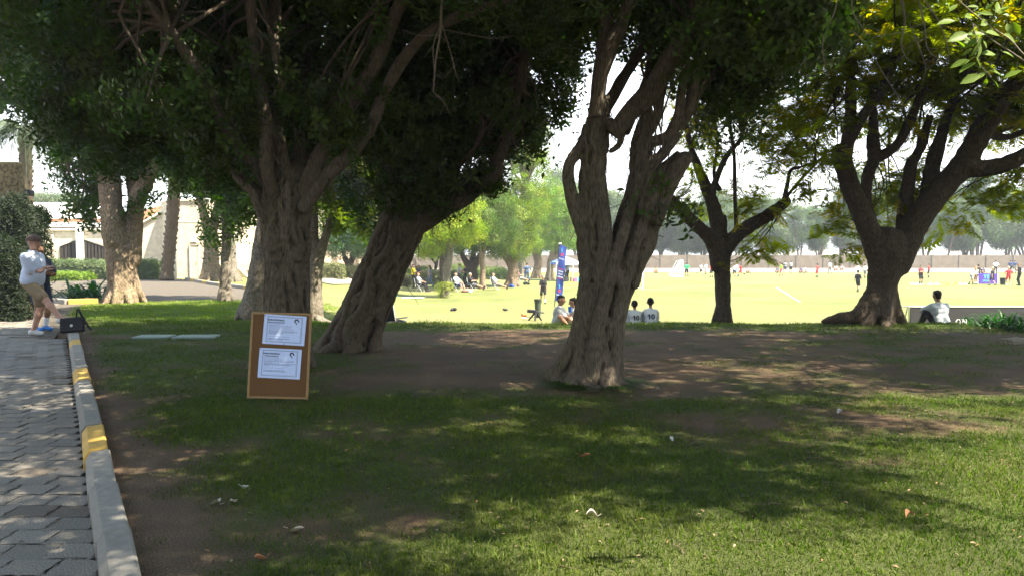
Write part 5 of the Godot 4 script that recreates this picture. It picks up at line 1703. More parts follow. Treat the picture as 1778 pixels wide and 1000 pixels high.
	ws = [W([[366, 490, Z, 0.55], [366, 470, Z, 0.42], [366, 430, Z, 0.36], [364, 400, Z, 0.34]]), W([[362, 405, Z, 0.26], [352, 370, Z, 0.2], [340, 330, Z, 0.16]]), W([[368, 405, Z, 0.26], [376, 360, Z, 0.2], [380, 300, Z, 0.16]])]
	blobs = []
	for b in [[345, 300, Z, Vector3(1.6, 1.2, 1.6), 130, 1], [400, 290, Z, Vector3(2.0, 1.4, 2.0), 200, 2], [420, 360, Z, Vector3(1.2, 0.8, 1.2), 80, 2]]:
		blobs.append([at(b[0], b[1], b[2]), b[3], b[4], b[5]])
	simple_tree("shade_tree", "broad two-stemmed tree on the far kerbed island before the ramp wall", "tree", foot(pxx(366, Z), -Z), ws, blobs, M.rough_bark, M.mid_leaf, "mid", Color(0.9, 1.0, 0.9), Vector2(1.0, 1.5), "", 0.06)
	rng.seed = 306
	Z = 41.0
	ws = [W([[404, 489, Z, 0.4], [402, 465, Z, 0.26], [400, 420, Z, 0.22]]), W([[400, 430, Z, 0.2], [398, 380, Z, 0.16], [404, 330, Z, 0.12]])]
	simple_tree("shade_tree", "second trunk close beside the two-stemmed tree on the far island", "tree", foot(pxx(404, Z), -Z), ws, [[at(410, 330, Z), Vector3(1.5, 1.2, 1.5), 160, 1]], M.grey_bark, M.mid_leaf, "mid", Color(0.9, 1.0, 0.9), Vector2(1.0, 1.5), "", 0.05)

func lawn_tree(label: String, px: float, Z: float, lean: float, r: float, top_px: Vector2, forks: Array, blobs: Array, leaf: Material, tone: Color, bark: Material, size := Vector2(0.8, 1.25), gaps := -0.02) -> void:
	var p := on_ground(px, Z)
	var fork := Vector3(pxx(px + lean, Z), pyy(top_px.y, Z), -Z)
	var ws := [[[p + Vector3.DOWN * 0.1, r * 1.3], [p.lerp(fork, 0.3), r], [p.lerp(fork, 0.7) + Vector3(rng.randf_range(-1, 1), 0, rng.randf_range(-1, 1)) * r * 0.4, r * 0.9], [fork, r * 0.9]]]
	for f in forks:
		var e := at(f[0], f[1], Z + f[2])
		ws.append([[fork.lerp(p, 0.08), r * 0.75], [fork.lerp(e, 0.5) + Vector3(0, -0.12, 0), r * 0.6], [e, r * 0.35]])
	var bl := []
	for b in blobs:
		bl.append([at(b[0], b[1], Z + b[2]), b[3], b[4], b[5]])
	simple_tree("lawn_tree", label, "tree", p, ws, bl, bark, leaf, "mid", tone, size, "shade trees along the field", 0.05, gaps)

func lawn_trees() -> void:
	rng.seed = 311
	lawn_tree("young tree with yellow-green leaves and a sunlit shoot on its pale trunk", 771, 45, 12, 0.20, Vector2(0, 420), [[760, 395, 0.4], [800, 392, 0.2], [786, 360, 0]], [[770, 400, 0, Vector3(1.5, 0.8, 1.3), 200, 1], [810, 395, 0, Vector3(1.1, 0.9, 1.2), 150, 2], [740, 425, 0.3, Vector3(0.9, 0.5, 0.8), 70, 1], [790, 360, 0, Vector3(1.5, 0.8, 1.3), 160, 3], [772, 500, -0.1, Vector3(0.25, 0.3, 0.25), 16, 0], [700, 400, 1.0, Vector3(1.2, 0.9, 1.2), 110, 1]], M.bright_leaf, Color(1.69, 1.49, 0.90), M.grey_bark)
	rng.seed = 312
	lawn_tree("dark-stemmed tree just behind the yellow-leaved young tree", 776, 53, -6, 0.30, Vector2(0, 455), [[762, 420, 0], [790, 410, 0.5]], [[760, 410, 0, Vector3(1.8, 1.1, 1.8), 260, 1], [800, 380, 0.5, Vector3(2.2, 1.5, 2.0), 380, 2], [740, 350, 1.0, Vector3(2.4, 1.6, 2.0), 380, 1]], M.mid_leaf, Color(1.35, 1.30, 0.90), M.dark_bark)
	rng.seed = 313
	lawn_tree("dark tree splitting low into two spreading stems behind the picnickers", 819, 57, 0, 0.36, Vector2(0, 468), [[797, 432, 0.5], [848, 415, -0.3], [824, 420, 1.0]], [[800, 415, 0.5, Vector3(2.0, 1.1, 2.0), 300, 1], [850, 395, 0, Vector3(2.2, 1.5, 2.0), 420, 2], [820, 350, 0.6, Vector3(2.8, 1.8, 2.4), 560, 3]], M.mid_leaf, Color(1.15, 1.23, 0.85), M.dark_bark)
	rng.seed = 314
	lawn_tree("slim upright tree standing close behind the sitter with crossed feet", 838, 56, -2, 0.2, Vector2(0, 452), [[832, 420, 0], [846, 410, 0.4]], [[838, 405, 0, Vector3(1.6, 1.0, 1.5), 220, 1], [850, 360, 0.4, Vector3(1.8, 1.2, 1.6), 260, 2]], M.mid_leaf, Color(1.35, 1.30, 0.90), M.rough_bark)
	rng.seed = 315
	lawn_tree("tall broad tree with fern-green crown shading the folding chairs", 889, 60, 0, 0.42, Vector2(0, 458), [[868, 430, 0], [905, 425, 0.4], [888, 380, 1.0], [915, 300, 1.0]], [[855, 420, 0, Vector3(1.5, 1.0, 1.6), 220, 1], [895, 425, -0.3, Vector3(1.9, 0.9, 1.6), 280, 2], [880, 385, 0, Vector3(2.6, 1.5, 2.2), 560, 3], [905, 345, 0.4, Vector3(2.2, 1.6, 2.0), 420, 3], [915, 280, 1.0, Vector3(1.9, 2.0, 2.0), 420, 4], [920, 215, 1.0, Vector3(1.9, 1.6, 2.0), 300, 4], [880, 180, 1.5, Vector3(2.6, 1.8, 2.2), 380, 4]], M.bright_leaf, Color(1.28, 1.23, 0.95), M.rough_bark)
	rng.seed = 316
	lawn_tree("round-crowned tree with bushy green head just left of the blue banner", 931, 80, 2, 0.42, Vector2(0, 448), [[920, 415, 0], [945, 405, 0.4], [935, 380, 1.0]], [[925, 420, 0, Vector3(1.6, 1.2, 1.6), 220, 1], [950, 410, 0, Vector3(2.0, 1.4, 2.0), 300, 2], [935, 370, 0.5, Vector3(3.0, 2.2, 2.6), 620, 3], [950, 335, 0.5, Vector3(2.2, 1.4, 2.0), 280, 3]], M.bright_leaf, Color(1.08, 1.17, 0.95), M.rough_bark)
	rng.seed = 317
	lawn_tree("tree with pale forked trunk behind the feather banner and canopy tent", 954, 74, 2, 0.34, Vector2(0, 452), [[962, 420, 0], [984, 425, 0.4], [970, 390, 1.0]], [[975, 420, 0, Vector3(1.9, 1.1, 1.6), 240, 1], [985, 385, 0, Vector3(1.8, 1.6, 2.0), 300, 2], [965, 360, 0.5, Vector3(2.2, 1.8, 2.2), 400, 3]], M.bright_leaf, Color(1.01, 1.17, 0.95), M.rough_bark)
	rng.seed = 318
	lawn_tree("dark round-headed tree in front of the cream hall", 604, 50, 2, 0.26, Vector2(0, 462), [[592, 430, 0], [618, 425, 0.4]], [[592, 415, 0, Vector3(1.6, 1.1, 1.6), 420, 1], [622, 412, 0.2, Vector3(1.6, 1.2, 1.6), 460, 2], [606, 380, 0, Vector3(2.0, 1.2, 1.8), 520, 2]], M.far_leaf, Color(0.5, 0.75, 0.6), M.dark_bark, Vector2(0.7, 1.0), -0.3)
	rng.seed = 319
	lawn_tree("small leaning tree with thin stems beside the light wall", 750, 66, 8, 0.13, Vector2(0, 456), [[742, 440, 0], [764, 436, 0.3]], [[745, 425, 0, Vector3(1.8, 1.1, 1.4), 150, 1], [775, 420, 0.3, Vector3(1.6, 1.1, 1.4), 130, 2]], M.mid_leaf, Color(1.42, 1.43, 0.90), M.dark_bark)
	rng.seed = 320
	lawn_tree("stout old trunk among the trees beyond the sitting family", 907, 88, 0, 0.5, Vector2(0, 446), [[900, 420, 0], [918, 415, 0.4]], [[905, 405, 0, Vector3(2.8, 1.8, 2.4), 330, 1], [915, 370, 0.4, Vector3(3.0, 2.0, 2.4), 380, 2]], M.mid_leaf, Color(1.15, 1.23, 0.90), M.grey_bark)

# sunlit shoots that hang into view close by: every leaf is a piece of its own
func hanging_sprig() -> void:
	rng.seed = 331
	var base := at(1800, -60, 3.1)
	var t := thing("leafy_shoot", "sunlit drooping fig shoot with large bright leaves against the dark crown", "branch", base)
	var rods := [[[1830, -120, 3.15, 0.0044], [1800, 90, 3.1, 0.0033], [1752, 66, 3.1, 0.0028], [1700, 30, 3.1, 0.0022], [1660, -5, 3.1, 0.0017]], [[1800, 120, 3.15, 0.0028], [1760, 92, 3.12, 0.0022], [1725, 70, 3.1, 0.0017], [1690, 40, 3.08, 0.0011]], [[1690, 40, 3.1, 0.0017], [1700, 80, 3.05, 0.0017], [1702, 110, 3.05, 0.0011], [1722, 132, 3.05, 0.0011]], [[1740, 20, 3.2, 0.0017], [1745, -20, 3.2, 0.0017]]]
	var mb := MB.new()
	for q in rods:
		var c := curve(W(q), 5)
		mb.tube(c[0], c[1], 6)
	wpart("stem", mb, M.dead_twig, t)
	# tip of each leaf, its foot, and its tone
	var spots := [[1643, 41, 1655, 38], [1628, 40, 1660, 36], [1648, 70, 1682, 58], [1660, 62, 1690, 72], [1668, 82, 1700, 70], [1655, 64, 1676, 82], [1680, 58, 1712, 60], [1694, 52, 1702, 76], [1688, 100, 1698, 78], [1700, 102, 1704, 76], [1650, 116, 1686, 104], [1666, 124, 1696, 108], [1669, 144, 1704, 130], [1688, 138, 1712, 128], [1738, 152, 1722, 136], [1744, 130, 1720, 122], [1712, 150, 1714, 136], [1716, 84, 1708, 70], [1698, 86, 1704, 62], [1740, 60, 1712, 56], [1768, 72, 1742, 60], [1732, 92, 1706, 94], [1764, 98, 1742, 90], [1745, 46, 1726, 44], [1700, 20, 1726, 26], [1680, 10, 1700, 12], [1756, 26, 1730, 20], [1752, 8, 1738, 24], [1736, 2, 1730, 22], [1664, 6, 1650, 20], [1770, 4, 1764, -18], [1718, 34, 1704, 44], [1690, 26, 1676, 30], [1756, 60, 1750, 40], [1776, 120, 1744, 136], [1726, 6, 1712, 16], [1652, 18, 1644, 2], [1672, 96, 1690, 84], [1706, 118, 1696, 100], [1760, 38, 1772, 60]]
	for s in spots:
		var z := 3.08 + rng.randf_range(-0.09, 0.09)
		var a := at(s[2], s[3], z)
		var b := at(s[0], s[1], z + rng.randf_range(-0.03, 0.03))
		var m := MB.new()
		m.tint = Color(1.25, 1.2, 0.95) * rng.randf_range(0.8, 1.2) if rng.randf() < 0.8 else Color(1.0, 1.15, 1.5)
		m.tint.a = 1.0
		var d := b - a
		# an oval blade of eight faces with a lifted rim and a turned-down tip
		var dir := d.normalized()
		var up := Vector3(rng.randf_range(-0.8, 0.8), 0.55, rng.randf_range(0.3, 1.0)).normalized()
		var side := dir.cross(up).normalized()
		var n := side.cross(dir)
		var long := d.length()
		var ring := []
		for k in [[0.0, 0.0], [0.22, 0.17], [0.5, 0.235], [0.78, 0.14], [1.0, 0.0]]:
			ring.append(k)
		var mid := []
		var lf := []
		var rt := []
		for k in ring:
			var c: Vector3 = a + dir * long * k[0] - n * long * 0.10 * k[0] * k[0]
			mid.append(m.vert(c))
			lf.append(m.vert(c + side * long * k[1] + n * long * k[1] * 0.3))
			rt.append(m.vert(c - side * long * k[1] + n * long * k[1] * 0.3))
		for k in 4:
			m.quad(mid[k], lf[k], lf[k + 1], mid[k + 1])
			m.quad(rt[k], mid[k], mid[k + 1], rt[k + 1])
		m.bar(a, a - dir * long * 0.22 + Vector3.UP * 0.006, 0.0011, 4)
		wpart("leaf", m, M.bright_leaf, t)
	# a second tuft further in, over the near end of the central fig
	rng.seed = 332
	var t2 := thing("leafy_shoot", "bright green fig shoot dangling at the top between the flame trees", "branch", at(1470, -60, 6.0))
	var mb2 := MB.new()
	var c2 := curve(W([[1490, -80, 6.1, 0.01], [1480, 10, 6.0, 0.006], [1500, 50, 6.0, 0.004], [1508, 60, 6.0, 0.002]]), 5)
	mb2.tube(c2[0], c2[1], 6)
	var c3 := curve(W([[1470, -60, 6.0, 0.008], [1450, 20, 6.0, 0.005], [1430, 70, 6.0, 0.004], [1434, 120, 6.0, 0.002]]), 5)
	mb2.tube(c3[0], c3[1], 6)
	wpart("stem", mb2, M.dead_twig, t2)
	for k in 90:
		var on := c2 if k % 2 else c3
		var i := rng.randi() % (on[0] as PackedVector3Array).size()
		var p: Vector3 = on[0][i] + Vector3(rng.randf_range(-0.14, 0.14), rng.randf_range(-0.08, 0.1), rng.randf_range(-0.12, 0.12))
		if p.y > at(1470, -20, 6.0).y:
			continue
		var m := MB.new()
		m.tint = Color(0.85, 1.0, 0.8) * rng.randf_range(0.7, 1.25)
		m.tint.a = 1.0
		m.leaf(p, Vector3(rng.randf_range(-1, 1), rng.randf_range(-1.2, 0.2), rng.randf_range(-1, 1)).normalized(), Vector3(rng.randf_range(-0.5, 0.5), 1, 0.4).normalized(), rng.randf_range(0.07, 0.10), rng.randf_range(0.036, 0.048), 0.12)
		wpart("leaf", m, M.bright_leaf, t2)

func dead_bough(label: String, base: Vector3, rods: Array) -> void:
	var t := thing("dead_branch", label, "branch", base)
	for q in rods:
		var c := curve(q, 4)
		var mb := MB.new()
		mb.tube(c[0], c[1], 6)
		var p: PackedVector3Array = c[0]
		for k in range(2, p.size(), 2):
			var e := p[k] + Vector3(rng.randf_range(-1, 1), rng.randf_range(-1.1, 0.2), rng.randf_range(-0.5, 0.5)) * rng.randf_range(0.05, 0.22)
			mb.bar(p[k], e, float(c[1][k]) * 0.5, 4, 0.0015)
		wpart("twig", mb, M.dead_twig, t)

func dead_boughs() -> void:
	rng.seed = 341
	var Z := 8.2
	dead_bough("bare dead branch with thin twigs hanging before the leaning fig's crown", at(768, -20, Z), [W([[770, -40, Z, 0.018], [766, 20, Z, 0.015], [764, 60, Z, 0.013], [757, 100, Z, 0.010], [752, 160, Z, 0.006]]), W([[765, 45, Z, 0.008], [752, 80, Z, 0.006], [755, 130, Z, 0.004]]), W([[766, 40, Z, 0.007], [782, 90, Z + 0.1, 0.005], [793, 135, Z + 0.1, 0.003]]), W([[752, 160, Z, 0.005], [772, 180, Z, 0.004], [780, 198, Z, 0.002]]), W([[762, 60, Z, 0.006], [730, 62, Z, 0.004], [700, 52, Z, 0.002]]), W([[764, 50, Z, 0.006], [850, 66, Z + 0.3, 0.004], [890, 62, Z + 0.3, 0.002]])])
	rng.seed = 342
	Z = 7.0
	dead_bough("bare tangled dead branch hanging in front of the massive flame tree", at(1570, -20, Z), [W([[1560, -30, Z, 0.0084], [1572, 30, Z, 0.0072], [1566, 80, Z, 0.0048], [1578, 105, Z, 0.0024]]), W([[1590, -20, Z, 0.0072], [1606, 40, Z, 0.0060], [1612, 85, Z, 0.0042], [1640, 108, Z, 0.0024]]), W([[1600, -10, Z, 0.0066], [1630, 36, Z, 0.0054], [1646, 80, Z, 0.0036], [1648, 105, Z, 0.0018]]), W([[1580, 40, Z, 0.0042], [1600, 90, Z, 0.0036], [1608, 120, Z, 0.0024], [1600, 155, Z, 0.0012]]), W([[1482, 54, Z, 0.0042], [1510, 84, Z, 0.0042], [1530, 120, Z, 0.0036], [1572, 186, Z, 0.0018]]), W([[1572, 56, Z, 0.0036], [1530, 62, Z, 0.0030], [1500, 74, Z, 0.0018]])])

func far_trees() -> void:
	rng.seed = 351
	var looks := ["tall feathery hazy tree", "leaning hazy tree", "bushy hazy tree", "slim hazy tree"]
	var made := []
	for kind in 4:
		var t := Node3D.new()
		t.name = numbered("roadside_tree")
		add_child(t)
		tag(t, looks[kind], "tree", "trees beyond the boundary wall: " + ["tall", "leaning", "bushy", "slim"][kind])
		var tall: float = [10.6, 9.6, 8.8, 10.0][kind]
		var mb := MB.new()
		var ends := []
		for s in [3, 2, 3, 2][kind]:
			var lean := Vector3(rng.randf_range(-1, 1), 0, rng.randf_range(-1, 1)) * 1.3 + Vector3(1.6 if kind == 1 else 0.0, 0, 0)
			var c := curve([[Vector3(rng.randf_range(-0.3, 0.3), -0.3, rng.randf_range(-0.3, 0.3)), 0.17], [lean * 0.35 + Vector3.UP * tall * 0.25, 0.14], [lean * 0.7 + Vector3.UP * tall * 0.5, 0.10], [lean * 1.2 + Vector3.UP * tall * 0.85, 0.04]], 4)
			mb.tube(c[0], c[1], 7)
			ends.append(c[0])
		var cp := Copies.new()
		for k in 9:
			var e: PackedVector3Array = ends[k % ends.size()]
			var b := e[5 + (k * 3) % 8]
			var tip := b + Vector3(rng.randf_range(-1, 1) * 1.8, rng.randf_range(0.3, 1.6), rng.randf_range(-1, 1) * 1.5)
			mb.bar(b, tip, 0.045, 5, 0.015)
			cloud(cp, tip, Vector3(1.25, 1.0, 1.25) * rng.randf_range(0.8, 1.25), [85, 60, 95, 48][kind], Vector2(0.8, 1.4), 7.0, Color(0.95, 1.0, 0.95), 0.6, kind * 30.0, -0.15)
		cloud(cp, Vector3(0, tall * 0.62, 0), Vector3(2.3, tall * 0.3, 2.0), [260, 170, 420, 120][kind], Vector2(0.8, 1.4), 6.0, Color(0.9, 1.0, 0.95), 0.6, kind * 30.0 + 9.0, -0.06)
		if kind == 2:
			cloud(cp, Vector3(0, tall * 0.42, 0), Vector3(2.2, 1.6, 1.8), 150, Vector2(0.8, 1.3), 6.0, Color(0.9, 1.0, 0.95), 0.6, 77.0, -0.06)
		part("trunk", mb.mesh(), M.grey_bark, t)
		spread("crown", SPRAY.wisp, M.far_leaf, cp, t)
		made.append(t)
	var spots := []
	var px := 1150.0
	while px < 1830.0:
		spots.append([px + rng.randf_range(-10, 10), rng.randf_range(118, 130)])
		px += rng.randf_range(28, 42)
	for q in [[925, 122], [965, 126], [1002, 120], [1050, 124], [1085, 128], [1180, 140], [1330, 142], [1420, 140], [1500, 138], [1690, 142], [1760, 140], [560, 130], [620, 132], [690, 128], [860, 126]]:
		spots.append(q)
	var first := [true, true, true, true]
	var order := {}
	for s in spots:
		var kind := rng.randi() % 4
		var shrink := 1.0
		if s[0] < 1320:
			kind = [2, 0, 2][rng.randi() % 3]
		elif s[0] > 1330 and s[0] < 1440:
			shrink = 0.82
		var o: Node3D = made[kind]
		if not first[kind]:
			o = made[kind].duplicate()
			o.name = numbered("roadside_tree")
			add_child(o)
		first[kind] = false
		order[o] = s[0]
		o.position = on_ground(s[0], s[1])
		o.rotation.y = rng.randf() * TAU
		var k := rng.randf_range(1.08, 1.36) * shrink
		o.scale = Vector3(k, k * rng.randf_range(0.95, 1.08), k)
	var row := order.keys()
	row.sort_custom(func(a, b): return order[a] < order[b])
	for k in row.size():
		row[k].set_meta("label", "%s beyond the wall, %s of the row from the hall" % [row[k].get_meta("label"), nth(k)])
	# small treetops over the white roof
	var tops := 0
	for s in [[68, 96.0], [86, 92.0], [118, 98.0], [142, 95.0]]:
		var o: Node3D = made[2].duplicate()
		o.name = numbered("roadside_tree")
		add_child(o)
		o.position = on_ground(s[0], s[1])
		o.scale = Vector3.ONE * 0.92
		o.set_meta("label", "hazy treetop above the low wing's white roof, " + ["first", "second", "third", "fourth"][tops] + " from the olive house")
		tops += 1
		o.set_meta("group", "treetops above the white roof")

func palm(label: String, base: Vector3, top: Vector3, r: float, fronds: int, long: float, droop: float) -> void:
	var t := thing("date_palm", label, "palm tree", base)
	var mb := MB.new()
	var n := 26
	var pts := PackedVector3Array()
	var rad := PackedFloat32Array()
	for i in n * 2 + 1:
		var f := i / float(n * 2)
		pts.append(base.lerp(top, f) + Vector3(sin(f * 2.2) * 0.12, 0, 0))
		rad.append(r * (1.25 if f < 0.04 else 1.0) * (1.0 if i % 2 else 0.88) * (1.0 + 0.1 * f))
	mb.tube(pts, rad, 14)
	for i in mb.v.size():
		mb.c[i] = Color.WHITE * rng.randf_range(0.75, 1.2)
	for i in 130:                                     # stubs of cut leaf stalks in a spiral
		var f := 0.03 + 0.96 * i / 130.0
		var a := i * 2.4
		var d := Vector3(cos(a), 0, sin(a))
		var p := base.lerp(top, f) + Vector3(sin(f * 2.2) * 0.12, 0, 0) + d * r * 0.92
		mb.tint = Color.WHITE * rng.randf_range(0.7, 1.25)
		mb.bar(p, p + d * 0.07 + Vector3.UP * 0.13, 0.055, 4, 0.025)
	wpart("trunk", mb, M.palm_bark, t)
	for k in fronds:
		var a := k * 2.4 + rng.randf_range(-0.2, 0.2)
		var rise := rng.randf_range(0.2, 1.1)
		var d := Vector3(cos(a), 0, sin(a))
		var fm := MB.new()
		fm.tint = Color.WHITE * rng.randf_range(0.8, 1.25)
		fm.tint.a = 1.0
		var spine := PackedVector3Array()
		var sr := PackedFloat32Array()
		for j in 9:
			var f := j / 8.0
			spine.append(top + d * long * (f * 0.8 - 0.18 * f * f * droop) + Vector3.UP * (rise * long * 0.42 * f - long * droop * f * f * (0.55 + 0.25 * (1.1 - rise))))
			sr.append(0.022 * (1.0 - 0.8 * f))
		fm.tube(spine, sr, 4, false)
		for j in 44:
			var f := 0.14 + 0.86 * j / 44.0
			var u := f * 8.0
			var i := mini(int(u), 7)
			var p := spine[i].lerp(spine[i + 1], u - i)
			var along := (spine[i + 1] - spine[i]).normalized()
			for s in [-1.0, 1.0]:
				var side: Vector3 = along.cross(Vector3.UP).normalized() * s
				var dir := (side * 0.8 + along * 0.7 + Vector3.DOWN * rng.randf_range(0.05, 0.5)).normalized()
				fm.leaf(p, dir, Vector3.UP, 0.42 * sin(PI * clampf(0.15 + 0.8 * f, 0, 1)) + 0.1, 0.03, 0.1)
		wpart("frond", fm, M.palm_leaf, t)

func palms() -> void:
	rng.seed = 361
	palm("date palm with drooping grey-green fronds behind the olive house", on_ground(40, 33.0), at(38, 222, 33.0), 0.24, 40, 3.3, 1.25)
	rng.seed = 362
	palm("leaning date palm with a scaly trunk before the cream building block", on_ground(288, 43.0), at(302, 262, 43.0), 0.33, 26, 2.6, 1.1)

func hedge(called: String, label: String, kind: String, centre: Vector3, size: Vector3, count: int, leaf: Material, tone: Color, scale := Vector2(0.9, 1.3), group := "", round := 0.2) -> void:
	var t := thing(called, label, kind, Vector3(centre.x, ground(centre.x, centre.z), centre.z), 0.0, group)
	var core := MB.new()
	core.tint = Color(0.6, 0.6, 0.5)
	for k in 14:                                     # stems inside
		var p := Vector3(rng.randf_range(-0.42, 0.42) * size.x, 0, rng.randf_range(-0.4, 0.4) * size.z)
		core.bar(p, p + Vector3(rng.randf_range(-0.2, 0.2), size.y * 0.8, rng.randf_range(-0.2, 0.2)), 0.02, 4, 0.008)
	part("stems", core.mesh(), M.grey_bark, t).set_meta("kind", "stuff")
	var cp := Copies.new()
	for k in count:
		var u := Vector3(rng.randf_range(-1, 1), rng.randf_range(0.0, 1), rng.randf_range(-1, 1))
		var face := rng.randi() % 6
		if face < 3:
			u.z = 1.0 - 0.25 * pow(rng.randf(), 2.0)
		elif face == 3:
			u.y = 1.0 - 0.2 * pow(rng.randf(), 2.0)
		elif face == 4:
			u.x = (1.0 if rng.randf() < 0.5 else -1.0) * (1.0 - 0.15 * rng.randf())
		var lump := 1.0 + 0.14 * noise.get_noise_3d(u.x * size.x * 9.0 + centre.x * 5.0, u.y * size.y * 9.0, u.z * size.z * 9.0)
		var e := Vector2(absf(u.x), maxf(absf(u.z), 0.0))
		var cut := 1.0 - round * pow(maxf(u.y, 0.0), 4.0) * pow(maxf(e.x, e.y), 6.0)
		var p := Vector3(u.x * size.x * 0.5 * lerpf(1.0, cut, 0.4), u.y * size.y * cut * lump, u.z * size.z * 0.5 * lump)
		var dir := (Vector3(u.x * 0.6, 0.5, u.z) + Vector3(rng.randf_range(-1, 1), rng.randf_range(-1, 1), rng.randf_range(-1, 1)) * 0.8).normalized()
		var s := rng.randf_range(scale.x, scale.y)
		var c := tone * rng.randf_range(0.65, 1.35)
		c.a = 1.0
		cp.add(Transform3D((Basis(Quaternion(Vector3.UP, dir)) * Basis(Vector3.UP, rng.randf() * TAU)).scaled(Vector3.ONE * s), p), c)
	spread("foliage", SPRAY.hedge, leaf, cp, t)

func strap_plant(label: String, base: Vector3, spreads: Vector3, count: int, long: Vector2, wide: float, group := "") -> void:
	var t := thing("lily_plant", label, "plant", base, 0.0, group)
	for k in count:
		var p := base + Vector3(rng.randf_range(-1, 1) * spreads.x, 0, rng.randf_range(-1, 1) * spreads.z)
		p.y = ground(p.x, p.z)
		var a := rng.randf() * TAU
		var d := Vector3(cos(a), 0, sin(a))
		var l := rng.randf_range(long.x, long.y)
		var up := rng.randf_range(0.55, 1.5)
		var m := MB.new()
		m.tint = Color(1, 1, 1) * rng.randf_range(0.65, 1.5)
		m.tint.a = 1.0
		var side := d.cross(Vector3.UP).normalized()
		var last := []
		for j in 7:
			var f := j / 6.0
			var c := p + d * l * f * (0.35 + 0.4 / up) + Vector3.UP * (l * up * 0.75 * f - l * 0.55 * f * f * f)
			var w := wide * (0.7 + 0.6 * f) * (1.0 - pow(f, 4.0)) * 0.5 + 0.001
			var q := [m.vert(c - side * w + Vector3.UP * w * 0.35), m.vert(c), m.vert(c + side * w + Vector3.UP * w * 0.35)]
			if j:
				m.quad(last[0], last[1], q[1], q[0])
				m.quad(last[1], last[2], q[2], q[1])
			last = q
		wpart("leaf", m, M.lily_leaf, t)

func hedges() -> void:
	rng.seed = 371
	hedge("creeper_hedge", "tall dark creeper hedge with rounded top behind the man in the cap", "hedge", Vector3(pxx(14, 20.2), 0, -20.2), Vector3(1.6, 2.85, 0.9), 5200, M.hedge_leaf, Color(0.20, 0.24, 0.22), Vector2(1.1, 1.7))
	hedge("creeper_hedge", "dark creeper spilling over the low ochre garden wall", "hedge", Vector3(pxx(-12, 17.3), 0, -17.35), Vector3(1.5, 1.75, 0.7), 2600, M.hedge_leaf, Color(0.20, 0.24, 0.22), Vector2(1.0, 1.5))
	hedge("clipped_hedge", "long clipped pale green hedge below the louvred windows", "hedge", Vector3(pxx(128, 45.5), 0, -45.5), Vector3(4.0, 1.0, 1.1), 2600, M.hedge_leaf, Color(1.5, 1.45, 1.5), Vector2(1.5, 2.2))
	hedge("clipped_hedge", "short clipped hedge block between the rough trunk and the palm", "hedge", Vector3(pxx(254, 45.0), 0, -45.0), Vector3(1.5, 1.0, 1.1), 1100, M.hedge_leaf, Color(1.5, 1.45, 1.3), Vector2(1.5, 2.2))
	hedge("ground_cover", "bright strip of low ground cover in front of the clipped hedge", "plant", Vector3(pxx(104, 43.0), 0, -43.0), Vector3(2.9, 0.34, 1.6), 1500, M.bright_leaf, Color(1.2, 1.25, 1.0), Vector2(1.3, 1.9))
	for q in [[640, 62.0, 1.5, 1.5, "round light green shrub standing against the cream hall"], [735, 66.0, 1.6, 1.3, "round olive shrub behind the man in the yellow shirt"], [700, 64.0, 1.7, 1.2, "grey-green shrub at the end of the hall"], [790, 70.0, 2.6, 1.4, "bright shrub behind the standing couple"], [845, 78.0, 4.2, 1.1, "clipped green shrub under the spreading trees"]]:
		hedge("shrub", q[4], "shrub", on_ground(q[0], q[1]), Vector3(q[2], q[3], q[2] * 0.9), 900, M.bright_leaf, Color(0.8, 0.85, 0.8), Vector2(1.6, 2.6), "", 0.6)
	for q in [[565, 46.0, 2.0, 0.75, "low dry hedge before the hall, next to the forked grey tree"], [612, 50.0, 2.6, 0.8, "low dry hedge beside the sandy lane"], [760, 64.0, 3.2, 1.1, "low brown hedge behind the woman in jeans"], [690, 60.0, 2.0, 0.8, "low brown hedge left of the yellow shirt"]]:
		hedge("dry_hedge", q[4], "hedge", on_ground(q[0], q[1]), Vector3(q[2], q[3], 1.0), 800, M.hedge_leaf, Color(2.0, 1.5, 1.6), Vector2(1.5, 2.3))
	rng.seed = 372
	strap_plant("clump of broad dark strap-leaved lilies at the foot of the rough trunk", on_ground(146, 24.8), Vector3(0.55, 0, 0.4), 95, Vector2(0.7, 1.25), 0.085)
	rng.seed = 373
	strap_plant("spiky clump of dark strap leaves beside the black advertising board", on_ground(1748, 15.6), Vector3(0.55, 0, 0.35), 150, Vector2(0.4, 0.62), 0.035, "")
	strap_plant("small spiky leaf clump at the edge of the bed under the flame tree", on_ground(1800, 15.0), Vector3(0.4, 0, 0.3), 60, Vector2(0.4, 0.6), 0.035, "")

